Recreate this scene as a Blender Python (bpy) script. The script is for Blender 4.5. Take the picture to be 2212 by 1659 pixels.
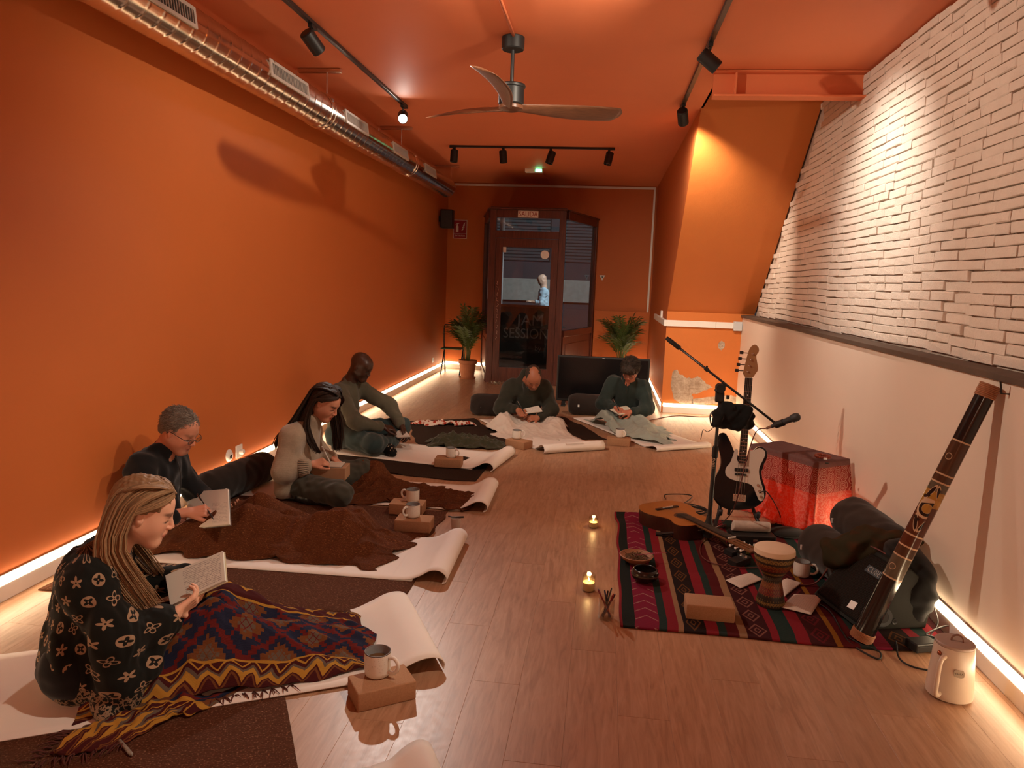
import bpy, bmesh, math, random
import numpy as np
from mathutils import Vector, Matrix
for o in list(bpy.data.objects): bpy.data.objects.remove(o)
scn = bpy.context.scene
C = scn.collection
random.seed(7); rng = np.random.default_rng(7)
PI = math.pi

# ---------------------------------------------------------------- camera
FOC, YAW, PITCH, ROLL, HCAM = 1600.0, -0.1182, 0.1392, 0.0367, 1.6
fw = Vector((math.sin(YAW)*math.cos(PITCH), math.cos(YAW)*math.cos(PITCH), -math.sin(PITCH)))
r0 = Vector((math.cos(YAW), -math.sin(YAW), 0)); u0 = r0.cross(fw)
rt = r0*math.cos(ROLL)+u0*math.sin(ROLL); up = u0*math.cos(ROLL)-r0*math.sin(ROLL)
cam_d = bpy.data.cameras.new('camera'); cam = bpy.data.objects.new('camera', cam_d); C.objects.link(cam)
cam.matrix_world = Matrix(((rt.x, up.x, -fw.x, 0), (rt.y, up.y, -fw.y, 0), (rt.z, up.z, -fw.z, HCAM), (0, 0, 0, 1)))
cam_d.sensor_width = 36; cam_d.lens = FOC/2212*36; cam_d.clip_start = .05; cam_d.clip_end = 100
scn.camera = cam

def ray(x, y): return rt*((x-1106)/FOC)+up*(-(y-829.5)/FOC)+fw
def at(x, y, Y=None, Z=None, X=None):
    d = ray(x, y); o = Vector((0, 0, HCAM))
    if Y is not None: t = Y/d.y
    elif Z is not None: t = (Z-HCAM)/d.z
    else: t = X/d.x
    return o+d*t

# ---------------------------------------------------------------- world, exposure
w = bpy.data.worlds.new('night'); scn.world = w; w.use_nodes = True
bg = w.node_tree.nodes['Background']; bg.inputs[0].default_value = (.30, .36, .5, 1); bg.inputs[1].default_value = .012
vs = scn.view_settings
vs.view_transform = 'Standard'; vs.look = 'None'; vs.gamma = 1; vs.use_curve_mapping = False
vs.exposure = 1.25

# light levels (tuned against the photograph)
LED_STRENGTH = 12.0
LED_COL = (1.0, .74, .46, 1)
SPOT_COL = (1.0, .84, .66)

# ---------------------------------------------------------------- object helpers
def link(o, parent=None):
    C.objects.link(o)
    if parent is not None: o.parent = parent
    return o
def tag(o, label=None, cat=None, group=None, kind=None):
    if label: o['label'] = label
    if cat: o['category'] = cat
    if group: o['group'] = group
    if kind: o['kind'] = kind
    return o
def thing(name, label, cat, loc=(0, 0, 0), rz=0, group=None):
    o = bpy.data.objects.new(name, None); C.objects.link(o); o.empty_display_size = .05
    o.location = loc; o.rotation_euler = (0, 0, rz)
    return tag(o, label, cat, group)
def mesh_obj(name, me, mat=None, parent=None, smooth=False):
    if mat is not None and not me.materials:
        me.materials.append(mat)
    if smooth:
        me.polygons.foreach_set('use_smooth', [True]*len(me.polygons))
    o = bpy.data.objects.new(name, me)
    return link(o, parent)
def obj(name, bm, mat=None, parent=None, smooth=False, sharp=None):
    me = bpy.data.meshes.new(name); bm.normal_update(); bm.to_mesh(me); bm.free()
    o = mesh_obj(name, me, mat, parent, smooth)
    if smooth and sharp is not None:
        me.set_sharp_from_angle(angle=math.radians(sharp))
    return o
def copy_tree(o, parent=None):
    c = o.copy(); C.objects.link(c)
    if parent is not None: c.parent = parent
    for ch in list(o.children): copy_tree(ch, c)
    return c

def bx(bm, c, s, rot=None, bev=0.0, seg=2, mi=0):
    """axis box centred at c with size s, optional 3x3/euler rotation and bevel"""
    m = Matrix.Translation(Vector(c))
    if rot is not None:
        m = m @ (rot.to_4x4() if isinstance(rot, Matrix) else Matrix.Rotation(rot, 4, 'Z'))
    m = m @ Matrix.Diagonal((s[0], s[1], s[2], 1))
    r = bmesh.ops.create_cube(bm, size=1, matrix=m)
    vs_ = r['verts']
    fs = set(f for v in vs_ for f in v.link_faces)
    for f in fs: f.material_index = mi
    if bev > 0:
        es = set(e for v in vs_ for e in v.link_edges)
        bmesh.ops.bevel(bm, geom=list(es), offset=bev, segments=seg, profile=.5, affect='EDGES')
    return bm
def basis(d):
    d = Vector(d).normalized()
    a = Vector((0, 0, 1)) if abs(d.z) < .95 else Vector((1, 0, 0))
    x = a.cross(d).normalized(); y = d.cross(x)
    return x, y, d
def tube(bm, pts, rad, seg=10, cap=True, mi=0, flat=None):
    """round tube through pts; rad number or list; parallel transported frame"""
    pts = [Vector(p) for p in pts]; n = len(pts)
    rr = rad if hasattr(rad, '__len__') else [rad]*n
    t0 = (pts[1]-pts[0]).normalized(); x, y, _ = basis(t0)
    rings = []
    for i in range(n):
        t = (pts[min(i+1, n-1)]-pts[max(i-1, 0)])
        t = t.normalized() if t.length > 1e-9 else t0
        q = t0.rotation_difference(t); x = q @ x; y = q @ y; t0 = t
        ring = []
        for k in range(seg):
            a = 2*PI*k/seg
            ring.append(bm.verts.new(pts[i]+x*(math.cos(a)*rr[i])+y*(math.sin(a)*rr[i]*(flat or 1))))
        rings.append(ring)
    for i in range(n-1):
        for k in range(seg):
            f = bm.faces.new((rings[i][k], rings[i][(k+1) % seg], rings[i+1][(k+1) % seg], rings[i+1][k])); f.material_index = mi
    if cap:
        f = bm.faces.new(list(reversed(rings[0]))); f.material_index = mi
        f = bm.faces.new(rings[-1]); f.material_index = mi
    return bm
def lathe(bm, prof, seg=32, m=None, mi=0, close=False):
    """profile [(r,z),...] spun round z; r==0 collapses to a point"""
    m = m or Matrix.Identity(4); rings = []
    for r, z in prof:
        if r < 1e-6: rings.append([bm.verts.new(m @ Vector((0, 0, z)))])
        else: rings.append([bm.verts.new(m @ Vector((r*math.cos(2*PI*k/seg), r*math.sin(2*PI*k/seg), z))) for k in range(seg)])
    for i in range(len(rings)-1):
        a, b = rings[i], rings[i+1]
        for k in range(seg):
            k2 = (k+1) % seg
            if len(a) == 1 and len(b) == 1: continue
            if len(a) == 1: f = bm.faces.new((a[0], b[k2], b[k]))
            elif len(b) == 1: f = bm.faces.new((a[k], a[k2], b[0]))
            else: f = bm.faces.new((a[k], a[k2], b[k2], b[k]))
            f.material_index = mi
    return bm
def prism(bm, poly, z0, z1, m=None, mi=0, bev=0):
    """closed 2D polygon extruded between z0 and z1 (local), matrix m"""
    m = m or Matrix.Identity(4)
    a = [bm.verts.new(m @ Vector((p[0], p[1], z0))) for p in poly]
    b = [bm.verts.new(m @ Vector((p[0], p[1], z1))) for p in poly]
    n = len(poly); fs = []
    fs.append(bm.faces.new(list(reversed(a)))); fs.append(bm.faces.new(b))
    for k in range(n): fs.append(bm.faces.new((a[k], a[(k+1) % n], b[(k+1) % n], b[k])))
    for f in fs: f.material_index = mi
    if bev > 0:
        es = list(set(e for f in fs[:2] for e in f.edges))
        bmesh.ops.bevel(bm, geom=es, offset=bev, segments=2, profile=.5, affect='EDGES')
    return bm
def BM(): return bmesh.new()
def frame(o, xdir, zdir=(0, 0, 1)):
    """matrix with origin o, local x along xdir, local z near zdir"""
    x = Vector(xdir).normalized(); z = Vector(zdir); z = (z-x*z.dot(x)).normalized(); y = z.cross(x)
    return Matrix(((x.x, y.x, z.x, o[0]), (x.y, y.y, z.y, o[1]), (x.z, y.z, z.z, o[2]), (0, 0, 0, 1)))
def grid_mesh(name, P, UV=None, closed=False):
    """P: (nu,nv,3) array -> quad grid mesh with uv map"""
    nu, nv = P.shape[:2]
    idx = np.arange(nu*nv).reshape(nu, nv)
    q = np.stack([idx[:-1, :-1], idx[1:, :-1], idx[1:, 1:], idx[:-1, 1:]], -1).reshape(-1, 4)
    me = bpy.data.meshes.new(name)
    me.vertices.add(nu*nv); me.vertices.foreach_set('co', P.reshape(-1).astype(np.float32))
    me.loops.add(q.size); me.loops.foreach_set('vertex_index', q.reshape(-1).astype(np.int32))
    me.polygons.add(len(q)); me.polygons.foreach_set('loop_start', np.arange(0, q.size, 4, dtype=np.int32))
    me.polygons.foreach_set('use_smooth', np.ones(len(q), bool))
    me.update(calc_edges=True)
    if UV is not None:
        l = me.uv_layers.new(name='uv'); l.data.foreach_set('uv', UV.reshape(-1, 2)[q.reshape(-1)].reshape(-1).astype(np.float32))
    return me
def solid(o, t, offset=-1):
    md = o.modifiers.new('solid', 'SOLIDIFY'); md.thickness = t; md.offset = offset; return o
def spline(pts, n):
    """Catmull-Rom through pts, n samples"""
    P = [Vector(p) for p in pts]; P = [P[0]*2-P[1]]+P+[P[-1]*2-P[-2]]; out = []; m = len(P)-3
    for i in range(n):
        s = i/(n-1)*m; k = min(int(s), m-1); t = s-k
        a, b, c, d = P[k:k+4]
        out.append(.5*((2*b)+(c-a)*t+(2*a-5*b+4*c-d)*t*t+(3*b-a-3*c+d)*t**3))
    return out
def text_mesh(name, s, size, mat, parent, m, align='CENTER', depth=.0008, font_scale=(1, 1)):
    cu = bpy.data.curves.new(name, 'FONT'); cu.body = s; cu.size = size; cu.align_x = align; cu.align_y = 'CENTER'; cu.extrude = depth
    cu.resolution_u = 3
    t = bpy.data.objects.new('tmp', cu); C.objects.link(t)
    me = bpy.data.meshes.new_from_object(t.evaluated_get(bpy.context.evaluated_depsgraph_get()))
    bpy.data.objects.remove(t); bpy.data.curves.remove(cu)
    me.transform(m @ Matrix.Diagonal((font_scale[0], font_scale[1], 1, 1))); me.name = name
    me.materials.clear()
    return mesh_obj(name, me, mat, parent)

# ---------------------------------------------------------------- node expressions
class N:
    """socket wrapper with arithmetic, so patterns are written as formulas"""
    def __init__(s, nt, so): s.nt = nt; s.so = so
    def _op(s, op, b=None, c=None):
        n = s.nt.nodes.new('ShaderNodeMath'); n.operation = op
        for i, v in enumerate((s, b, c)):
            if v is None: continue
            if isinstance(v, N): s.nt.links.new(v.so, n.inputs[i])
            else: n.inputs[i].default_value = v
        return N(s.nt, n.outputs[0])
    def __add__(s, b): return s._op('ADD', b)
    __radd__ = __add__
    def __sub__(s, b): return s._op('SUBTRACT', b)
    def __rsub__(s, b): return (s*-1)+b
    def __mul__(s, b): return s._op('MULTIPLY', b)
    __rmul__ = __mul__
    def __truediv__(s, b): return s._op('DIVIDE', b)
    def __neg__(s): return s*-1
    def lt(s, b): return s._op('LESS_THAN', b)
    def gt(s, b): return s._op('GREATER_THAN', b)
    def abs(s): return s._op('ABSOLUTE')
    def fr(s): return s._op('FRACT')
    def fl(s): return s._op('FLOOR')
    def sin(s): return s._op('SINE')
    def cos(s): return s._op('COSINE')
    def sqrt(s): return s._op('SQRT')
    def pow(s, b): return s._op('POWER', b)
    def min(s, b): return s._op('MINIMUM', b)
    def max(s, b): return s._op('MAXIMUM', b)
    def mod(s, b): return s._op('FLOORED_MODULO', b)
    def atan2(s, b): return s._op('ARCTAN2', b)
    def band(s, a, b): return s.gt(a)*s.lt(b)
class M:
    """material builder"""
    def __init__(s, name, rough=.7, spec=.4, metal=0.0):
        s.m = bpy.data.materials.new(name); s.m.use_nodes = True; s.nt = s.m.node_tree
        s.b = s.nt.nodes['Principled BSDF']; s.b.inputs['Roughness'].default_value = rough
        s.b.inputs['Specular IOR Level'].default_value = spec; s.b.inputs['Metallic'].default_value = metal
    def n(s, t): return s.nt.nodes.new(t)
    def ln(s, a, b): s.nt.links.new(a.so if isinstance(a, N) else a, b)
    def uv(s):
        n = s.n('ShaderNodeUVMap'); n.uv_map = 'uv'; x = s.n('ShaderNodeSeparateXYZ'); s.ln(n.outputs[0], x.inputs[0])
        return N(s.nt, x.outputs[0]), N(s.nt, x.outputs[1])
    def pos(s, kind='Object'):
        n = s.n('ShaderNodeTexCoord'); x = s.n('ShaderNodeSeparateXYZ'); s.ln(n.outputs[kind], x.inputs[0])
        return tuple(N(s.nt, x.outputs[i]) for i in range(3))
    def vec(s, a, b, c=0.0):
        n = s.n('ShaderNodeCombineXYZ')
        for i, v in enumerate((a, b, c)):
            if isinstance(v, N): s.ln(v, n.inputs[i])
            else: n.inputs[i].default_value = v
        return n.outputs[0]
    def noise(s, scale, detail=3, rough=.55, vec=None, dist=0.0):
        n = s.n('ShaderNodeTexNoise'); n.inputs['Scale'].default_value = scale; n.inputs['Detail'].default_value = detail
        n.inputs['Roughness'].default_value = rough; n.inputs['Distortion'].default_value = dist
        if vec is None:
            t = s.n('ShaderNodeTexCoord'); vec = t.outputs['Object']
        s.ln(vec, n.inputs['Vector'])
        return N(s.nt, n.outputs['Fac'])
    def rnd(s):
        n = s.n('ShaderNodeObjectInfo'); return N(s.nt, n.outputs['Random'])
    def attr(s, name):
        n = s.n('ShaderNodeAttribute'); n.attribute_name = name; return n.outputs['Color']
    def mix(s, a, b, f, mode='MIX'):
        n = s.n('ShaderNodeMix'); n.data_type = 'RGBA'; n.blend_type = mode; n.clamp_factor = True
        for v, so in ((f, n.inputs['Factor']), (a, n.inputs['A']), (b, n.inputs['B'])):
            if isinstance(v, N): s.ln(v, so)
            elif hasattr(v, 'links'): s.ln(v, so)
            elif hasattr(v, '__len__'): so.default_value = (v[0], v[1], v[2], 1)
            else: so.default_value = v
        return n.outputs['Result']
    def ramp(s, f, stops):
        n = s.n('ShaderNodeValToRGB'); s.ln(f, n.inputs[0]); r = n.color_ramp
        while len(r.elements) < len(stops): r.elements.new(.5)
        for e, (p, c) in zip(r.elements, stops): e.position = p; e.color = (c[0], c[1], c[2], 1)
        return n.outputs[0]
    def col(s, c):
        so = s.b.inputs['Base Color']
        if isinstance(c, (tuple, list)): so.default_value = (c[0], c[1], c[2], 1)
        else: s.ln(c, so)
        return s
    def rough(s, v): s.ln(v, s.b.inputs['Roughness']); return s
    def bump(s, h, strength=.3, dist=.002):
        n = s.n('ShaderNodeBump'); n.inputs['Strength'].default_value = strength; n.inputs['Distance'].default_value = dist
        s.ln(h, n.inputs['Height']); s.ln(n.outputs[0], s.b.inputs['Normal']); return s
    def emit(s, c, st):
        s.b.inputs['Emission Color'].default_value = (c[0], c[1], c[2], 1); s.b.inputs['Emission Strength'].default_value = st; return s
def lin(r, g, b):
    """sRGB 0-255 -> linear"""
    f = lambda v: ((v/255+.055)/1.055)**2.4 if v > 10 else v/255/12.92
    return (f(r), f(g), f(b))
def plain(name, c, rough=.6, spec=.4, metal=0.0, var=.12, vs_=20, bump=0.0, bs=60, bd=.002):
    m = M(name, rough, spec, metal)
    if var: m.col(m.mix(tuple(v*(1-var) for v in c), tuple(min(1, v*(1+var)) for v in c), m.noise(vs_, 4)))
    else: m.col(c)
    if bump: m.bump(m.noise(bs, 4), bump, bd)
    return m.m
def cloth(name, c, var=.25, scale=9, weave=900, bump=.35, rough=.95, c2=None):
    """woven fabric: slow mottling plus fine thread relief"""
    m = M(name, rough, .15); c2 = c2 or tuple(v*.6 for v in c)
    n1 = m.noise(scale, 5, .6); n2 = m.noise(weave, 2, .5)
    m.col(m.mix(m.mix(c, c2, n1*1.6-.4), c2, n2*var))
    m.bump(n2, bump, .0015)
    m.b.inputs['Sheen Weight'].default_value = .15
    return m.m
# ================================================================ materials of the room
XL, XR, XB, XS = -2.77, 1.72, 1.86, .80
YF, YA, Y0, CZ = 12.95, 9.50, -2.6, 3.24
SLP = .883                       # rise of the stair soffit per metre towards the camera
YW = 6.15                        # front of the stairwell opening behind the beam
ZW = 3.95
YT = YA-(ZW-1.29)/SLP

def paint(name, c, bump=.12):
    m = M(name, .62, .35)
    m.col(m.mix(tuple(v*.94 for v in c), tuple(v*1.05 for v in c), m.noise(1.7, 4)))
    m.bump(m.noise(140, 3)+m.noise(9, 3)*2, bump, .002); return m.m
m_orange = paint('orange_paint', (.54, .142, .030))
m_orange_rough = paint('orange_paint_rough', (.58, .17, .035), .5)
m_ceil = paint('ceiling_paint', (.72, .205, .082))
m_cream = paint('cream_paint', (.74, .60, .49), .08)
m_white_trim = plain('white_trim', (.78, .74, .68), .45, var=.04)
m_trunk = plain('white_plastic', (.80, .77, .72), .4, var=.03)
m_black = plain('black_plastic', (.012, .012, .012), .45, var=.2)
m_blackmetal = plain('black_metal', (.014, .014, .015), .35, .5, var=.2)
m_dark_grey = plain('dark_grey_plastic', (.03, .03, .032), .55)

# floor boards
def floor_mat():
    m = M('oak_boards', .42, .45)
    r = m.rnd(); x, y, z = m.pos('Object')
    v = m.vec(x*16+r*37, y*1.6+r*11, 0.0)
    g = m.noise(2.2, 6, .62, v, 1.2); kn = m.noise(1.1, 3, .5, m.vec(x*5+r*23, y*1.2, r*9), 2.5)
    c = m.ramp(g, [(.25, (.25, .125, .065)), (.48, (.38, .205, .115)), (.7, (.46, .27, .165))])
    c = m.mix(c, (.21, .10, .052), (kn-.60)*2.6)
    c = m.mix(c, (.34, .185, .105), r*.4)
    m.col(c); m.rough(m.noise(30, 4)*.16+.30)
    m.bump(g, .12, .001); return m.m
m_floor = floor_mat()
m_sub = plain('subfloor', (.06, .035, .02), .9)

# brick
def brick_mat():
    m = M('white_brick_paint', .75, .3)
    r = m.rnd()
    n = m.noise(6, 6, .65); n2 = m.noise(38, 4, .6)
    c = m.mix((.80, .70, .60), (.66, .55, .46), n*1.5-.45)
    c = m.mix(c, (.60, .48, .39), (n2-.62)*3.0)
    c = m.mix(c, (.70, .60, .51), r*.5)
    m.col(c); m.bump(n*.7+n2*.6+m.noise(120, 3)*.3, .9, .008); return m.m
m_brick = brick_mat()
m_mortar = plain('painted_mortar', (.56, .45, .37), .95, var=.35, vs_=25, bump=.8, bs=50, bd=.004)

def struct(name, bm, mat, parent=None, smooth=False):
    o = obj(name, bm, mat, parent, smooth)
    if parent is None: o['kind'] = 'structure'
    return o

# ================================================================ floor, one board after another
floor = struct('floor', bx(BM(), ((XL+XR)/2-.0, (Y0+YF)/2, -.055), (XR-XL+.5, YF-Y0+.2, .09)), m_sub)
PW, PL, GAP = .1936, 1.285, .0006
def board_mesh(w_, l_):
    bm = BM(); bx(bm, (0, 0, -.004), (w_-GAP, l_-GAP, .008), bev=.0007, seg=1)
    me = bpy.data.meshes.new('plank'); bm.to_mesh(me); bm.free(); me.materials.append(m_floor); return me
_bm = {}
ncol = int(round((XR+.03-XL)/PW))+1
for i in range(ncol):
    x0 = XL+i*PW; off = (i*.37 % 1)*PL
    y = .75-off
    while y < YF:
        a, b = max(y, .75), min(y+PL, YF)
        wd = min(PW, XR+.05-x0); ye = YA+.06
        rects = []
        if x0+wd <= XS+.02 or b <= ye: rects.append((a, b, wd))
        else: rects += [(a, min(b, ye), wd), (max(a, ye), b, XS+.02-x0)]
        for a_, b_, w_ in rects:
            if b_-a_ < .03 or w_ < .02: continue
            key = (round(w_, 3), round(b_-a_, 3))
            if key not in _bm: _bm[key] = board_mesh(*key)
            o = link(bpy.data.objects.new('plank', _bm[key]), floor); o.location = (x0+w_/2, (a_+b_)/2, 0)
        y += PL
rear = struct('floor_rear', bx(BM(), ((XL+XR)/2, (Y0+.75)/2, -.004), (XR-XL, .75-Y0, .008)), m_floor)

# ================================================================ walls and ceiling
struct('wall_left', bx(BM(), (XL-.06, (Y0+YF)/2, CZ/2), (.12, YF-Y0, CZ+.1)), m_orange)
struct('wall_back', bx(BM(), ((XL+XB)/2, Y0-.06, CZ/2), (XB-XL+.4, .12, CZ+.1)), m_orange)
bm = BM(); bx(bm, ((XL-.2+XS+.02)/2, (Y0+YF)/2, CZ+.05), (XS+.02-XL+.2, YF-Y0+.3, .1)); bx(bm, ((XS+.02+XB+.2)/2, (Y0+YW)/2, CZ+.05), (XB+.18-XS, YW-Y0, .1)); struct('ceiling', bm, m_ceil)
struct('ceiling_stairwell', bx(BM(), ((XS+XB+.2)/2, (YW+YT)/2, ZW+.05), (XB+.2-XS, YT-YW+.4, .1)), m_ceil)
struct('wall_stairwell', bx(BM(), ((XS+XB+.2)/2, YW-.03, (CZ+ZW)/2+.05), (XB+.2-XS, .06, ZW-CZ)), m_ceil)
# far wall with the opening for the glazed porch, and its proud lower panel
VX0, VX1 = -2.05, -.22
bm = BM()
bx(bm, ((XL+VX0)/2, YF+.06, CZ/2), (VX0-XL, .12, CZ))
bx(bm, ((VX1+XS)/2, YF+.06, CZ/2), (XS-VX1, .12, CZ))
bx(bm, ((VX0+VX1)/2, YF+.06, (2.67+CZ)/2), (VX1-VX0, .12, CZ-2.67))
struct('wall_far', bm, m_orange)
struct('wall_far_lower', bx(BM(), ((VX1+XS)/2+.03, YF-.02, .57), (XS-VX1-.08, .04, 1.14), bev=.004), m_orange)
# side wall of the narrow part (X = XS): outline follows the sloping soffit of the stair
ys = [(YF+.1, 0), (YA, 0), (YA, 1.29), (YT, ZW), (YW, ZW), (YW, CZ), (YT-.6, CZ), (YA-(CZ-1.29)/SLP, CZ), (YF+.1, CZ)]
ys = [(YF+.1, 0), (YA, 0), (YA, 1.29), (YA-(CZ-1.29)/SLP, CZ), (YF+.1, CZ)]
bm = BM(); prism(bm, ys, 0, .14, Matrix(((0, 0, 1, XS), (1, 0, 0, 0), (0, 1, 0, 0), (0, 0, 0, 1))))
struct('wall_side', bm, m_orange)
# alcove back wall, sloping stair soffit and flat soffit behind the beam
struct('wall_alcove', bx(BM(), ((XS+.001+XB)/2, YA+.047, .645), (XB-XS-.001, .1, 1.29)), m_orange_rough)
sl = [(YA-.003, 1.285), (YA+.15, 1.285), (YT+.15, ZW), (YT-.003, ZW)]
bm = BM(); prism(bm, sl, XS+.001, XB, Matrix(((0, 0, 1, 0), (1, 0, 0, 0), (0, 1, 0, 0), (0, 0, 0, 1))))
struct('wall_slope', bm, m_orange_rough)
struct('wall_stairwell_side', bx(BM(), (XS+.01, (YW+YA-(CZ-1.29)/SLP+.4)/2, (CZ+ZW)/2), (.02, YA-(CZ-1.29)/SLP+.4-YW, ZW-CZ)), m_orange)
# steel beam: two flanges, web, end plate
bm = BM(); xa, xb = XS-.05, XB+.02
bx(bm, ((xa+xb)/2, 6.10, 3.055), (xb-xa, .13, .016), bev=.003)
bx(bm, ((xa+xb)/2, 6.10, 3.232), (xb-xa, .13, .012), bev=.003)
bx(bm, ((xa+xb)/2, 6.13, 3.14), (xb-xa, .03, .17))
bx(bm, (xa+.16, 6.08, 3.14), (.012, .07, .165))
struct('trim_1', bm, m_ceil)
# plastered dado and its timber cap
struct('wall_right', bx(BM(), (XR+.06, (Y0+YA)/2, .625), (.12, YA-Y0, 1.25)), m_cream)
m_cap = plain('dark_timber', (.10, .065, .045), .7, var=.35, vs_=12, bump=.3)
struct('trim_2', bx(BM(), (XR+.055, (Y0+YA)/2, 1.262), (.15, YA-Y0, .03), bev=.003), m_cap)

# ---- brick wall above the dado
def soffit_z(y):
    if y >= YA: return 1.28
    if y < YW: return CZ+.03
    return min(1.29+(YA-y)*SLP, ZW)
wall_brick = struct('wall_right_upper', bx(BM(), (XB+.09, (Y0+YA)/2, 2.6), (.14, YA-Y0, 2.7)), m_mortar)
def brick_mesh(seed, l_, h_):
    r = random.Random(seed); bm = BM(); bx(bm, (0, 0, 0), (.05, l_, h_))
    es = [e for e in bm.edges if all(v.co.x < 0 for v in e.verts)]
    bmesh.ops.bevel(bm, geom=es, offset=.0035, segments=1, profile=.5, affect='EDGES')
    for v in bm.verts:
        v.co += Vector((r.uniform(-.0025, .0025), r.uniform(-.003, .003), r.uniform(-.0028, .0028)))
    return bm
COURSE, BL = .0555, .288
meshes = {}
for L_ in (BL-.004, BL/2-.004):
    meshes[L_] = []
    for s in range(7):
        bm = brick_mesh(s+int(L_*1000), L_, COURSE-.006); me = bpy.data.meshes.new('brick'); bm.normal_update(); bm.to_mesh(me); bm.free()
        me.materials.append(m_brick); meshes[L_].append(me)
spots = []
nc = int((ZW-1.285)/COURSE)
for k in range(nc):
    z = 1.285+COURSE*(k+.5); y = 1.2+(k % 2)*BL*.5+random.uniform(-.05, .05)
    while y < YA:
        L_ = BL if random.random() > .16 else BL/2
        yc = y+L_/2
        if soffit_z(yc+L_*.4) > z+COURSE*.5: spots.append((yc, z, L_-.004))
        y += L_
def in_view(y, z):
    q = Vector((XB, y, z-HCAM)); d = q.dot(fw)
    return d > 0 and abs(q.dot(rt)/d*FOC) < 1150 and abs(q.dot(up)/d*FOC) < 870
vis = sorted([s for s in spots if in_view(s[0], s[1])], key=lambda s: s[0])
single = set(vis[:300]); bmr = BM()
patch = [(3.95, 4.25, 1.38, 1.72)]
for s in spots:
    yc, z, L_ = s
    key = BL-.004 if L_ > .2 else BL/2-.004
    wob = .006*math.sin(yc*2.1+z*3)+.004*math.sin(yc*5.3+z*1.7)
    dx = random.uniform(-.003, .004)
    if s in single:
        o = link(bpy.data.objects.new('brick', random.choice(meshes[key])), wall_brick)
        o.location = (XB+.018+dx, yc, z+wob); o.rotation_euler = (random.uniform(-.012, .012), 0, random.uniform(-.012, .012))
        if any(a < yc < b and c < z < d for a, b, c, d in patch): o.location.x += .012
    else:
        t = brick_mesh(random.randint(0, 9999), key, COURSE-.006)
        bmesh.ops.translate(t, verts=t.verts, vec=(XB+.018+dx, yc, z+wob))
        me = bpy.data.meshes.new('t'); t.to_mesh(me); t.free(); bmr.from_mesh(me); bpy.data.meshes.remove(me)
o = obj('brick_courses', bmr, m_brick, wall_brick); o['kind'] = 'stuff'

# ================================================================ baseboards and LED strips
m_led = M('led_diffuser', .4).col((.9, .8, .65)).emit(LED_COL[:3], LED_STRENGTH).m
m_alu = plain('led_channel', (.7, .66, .6), .5, var=.03)
def base_run(side, a, b, nrm, z0=0.0, label=None, group='warm led strips along the wall bases'):
    """baseboard from a to b (xy), nrm points into the room; led strip rests on its top edge"""
    a = Vector((a[0], a[1], 0)); b = Vector((b[0], b[1], 0)); n = Vector((nrm[0], nrm[1], 0)); d = (b-a); L_ = d.length
    c = (a+b)/2
    m = frame(c, d, (0, 0, 1)); R3 = m.to_3x3(); s = 1 if R3.col[1].dot(n) > 0 else -1
    bm = BM(); bx(bm, c+n*.008+Vector((0, 0, .04)), (L_, .016, .08), R3, bev=.003)
    o = obj('baseboard_'+side, bm, m_white_trim); o['kind'] = 'structure'
    t = thing('led_strip', label, 'led strip', (c.x, c.y, .08), group=group)
    bm = BM(); bx(bm, n*.004+Vector((0, 0, .022)), (L_, .006, .044), R3); obj('channel', bm, m_alu, t)
    bm = BM(); bx(bm, n*.013+Vector((0, 0, .020)), (L_, .012, .030), R3, bev=.004); obj('diffuser', bm, m_led, t)
base_run('left', (XL, .6), (XL, YF), (1, 0), label='long glowing led strip along the base of the left orange wall')
base_run('far', (XL+.02, YF), (VX0, YF), (0, -1), label='short led strip behind the left potted palm')
base_run('far_panel', (VX1+.03, YF-.04), (XS-.02, YF-.04), (0, -1), label='led strip at the foot of the far orange panel behind the black screen')
base_run('side', (XS, YF-.06), (XS, YA), (-1, 0), label='led strip beside the teal-fleece woman on the narrow side wall')
base_run('alcove', (XS+.02, YA), (XR-.02, YA), (0, -1), label='led strip under the peeling plaster patch in the alcove')
base_run('right', (XR, YA), (XR, .6), (-1, 0), label='long led strip along the cream right wall behind the kettle')
# ================================================================ spiral duct
DX, DZ, DR = -2.48, 2.963, .14
def galv():
    m = M('galvanised_steel', .28, .5, 1.0)
    n = m.noise(7, 5, .7); n2 = m.noise(45, 3)
    m.col(m.mix((.78, .71, .62), (.60, .53, .45), n*1.4-.3)); m.rough(n2*.08+n*.10+.10); m.bump(n, .03, .002); return m.m
m_galv = galv()
duct = thing('spiral_duct', 'long round galvanised spiral air duct hung under the ceiling on the left', 'air duct', (DX, 6.5, DZ-DR))
def duct_body():
    nth, ds = 40, .0085; s = np.arange(1.2, 11.45, ds); th = np.linspace(0, 2*PI, nth+1)
    S, T = np.meshgrid(s, th, indexing='ij'); pit = .135
    ph = ((S-T/(2*PI)*pit)/pit) % 1
    r = DR+.0022*np.exp(-((ph-.5)/.045)**2)
    P = np.stack([np.cos(T)*r, S-6.5, np.sin(T)*r+DR], -1)
    return grid_mesh('duct_shell', P)
mesh_obj('duct_shell', duct_body(), m_galv, duct)
bm = BM(); lathe(bm, [(0, .0), (DR, .0), (DR, .02)], 40, Matrix.Translation((0, 11.43-6.5, DR)) @ Matrix.Rotation(-PI/2, 4, 'X')); obj('end_cap', bm, m_galv, duct)
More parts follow.
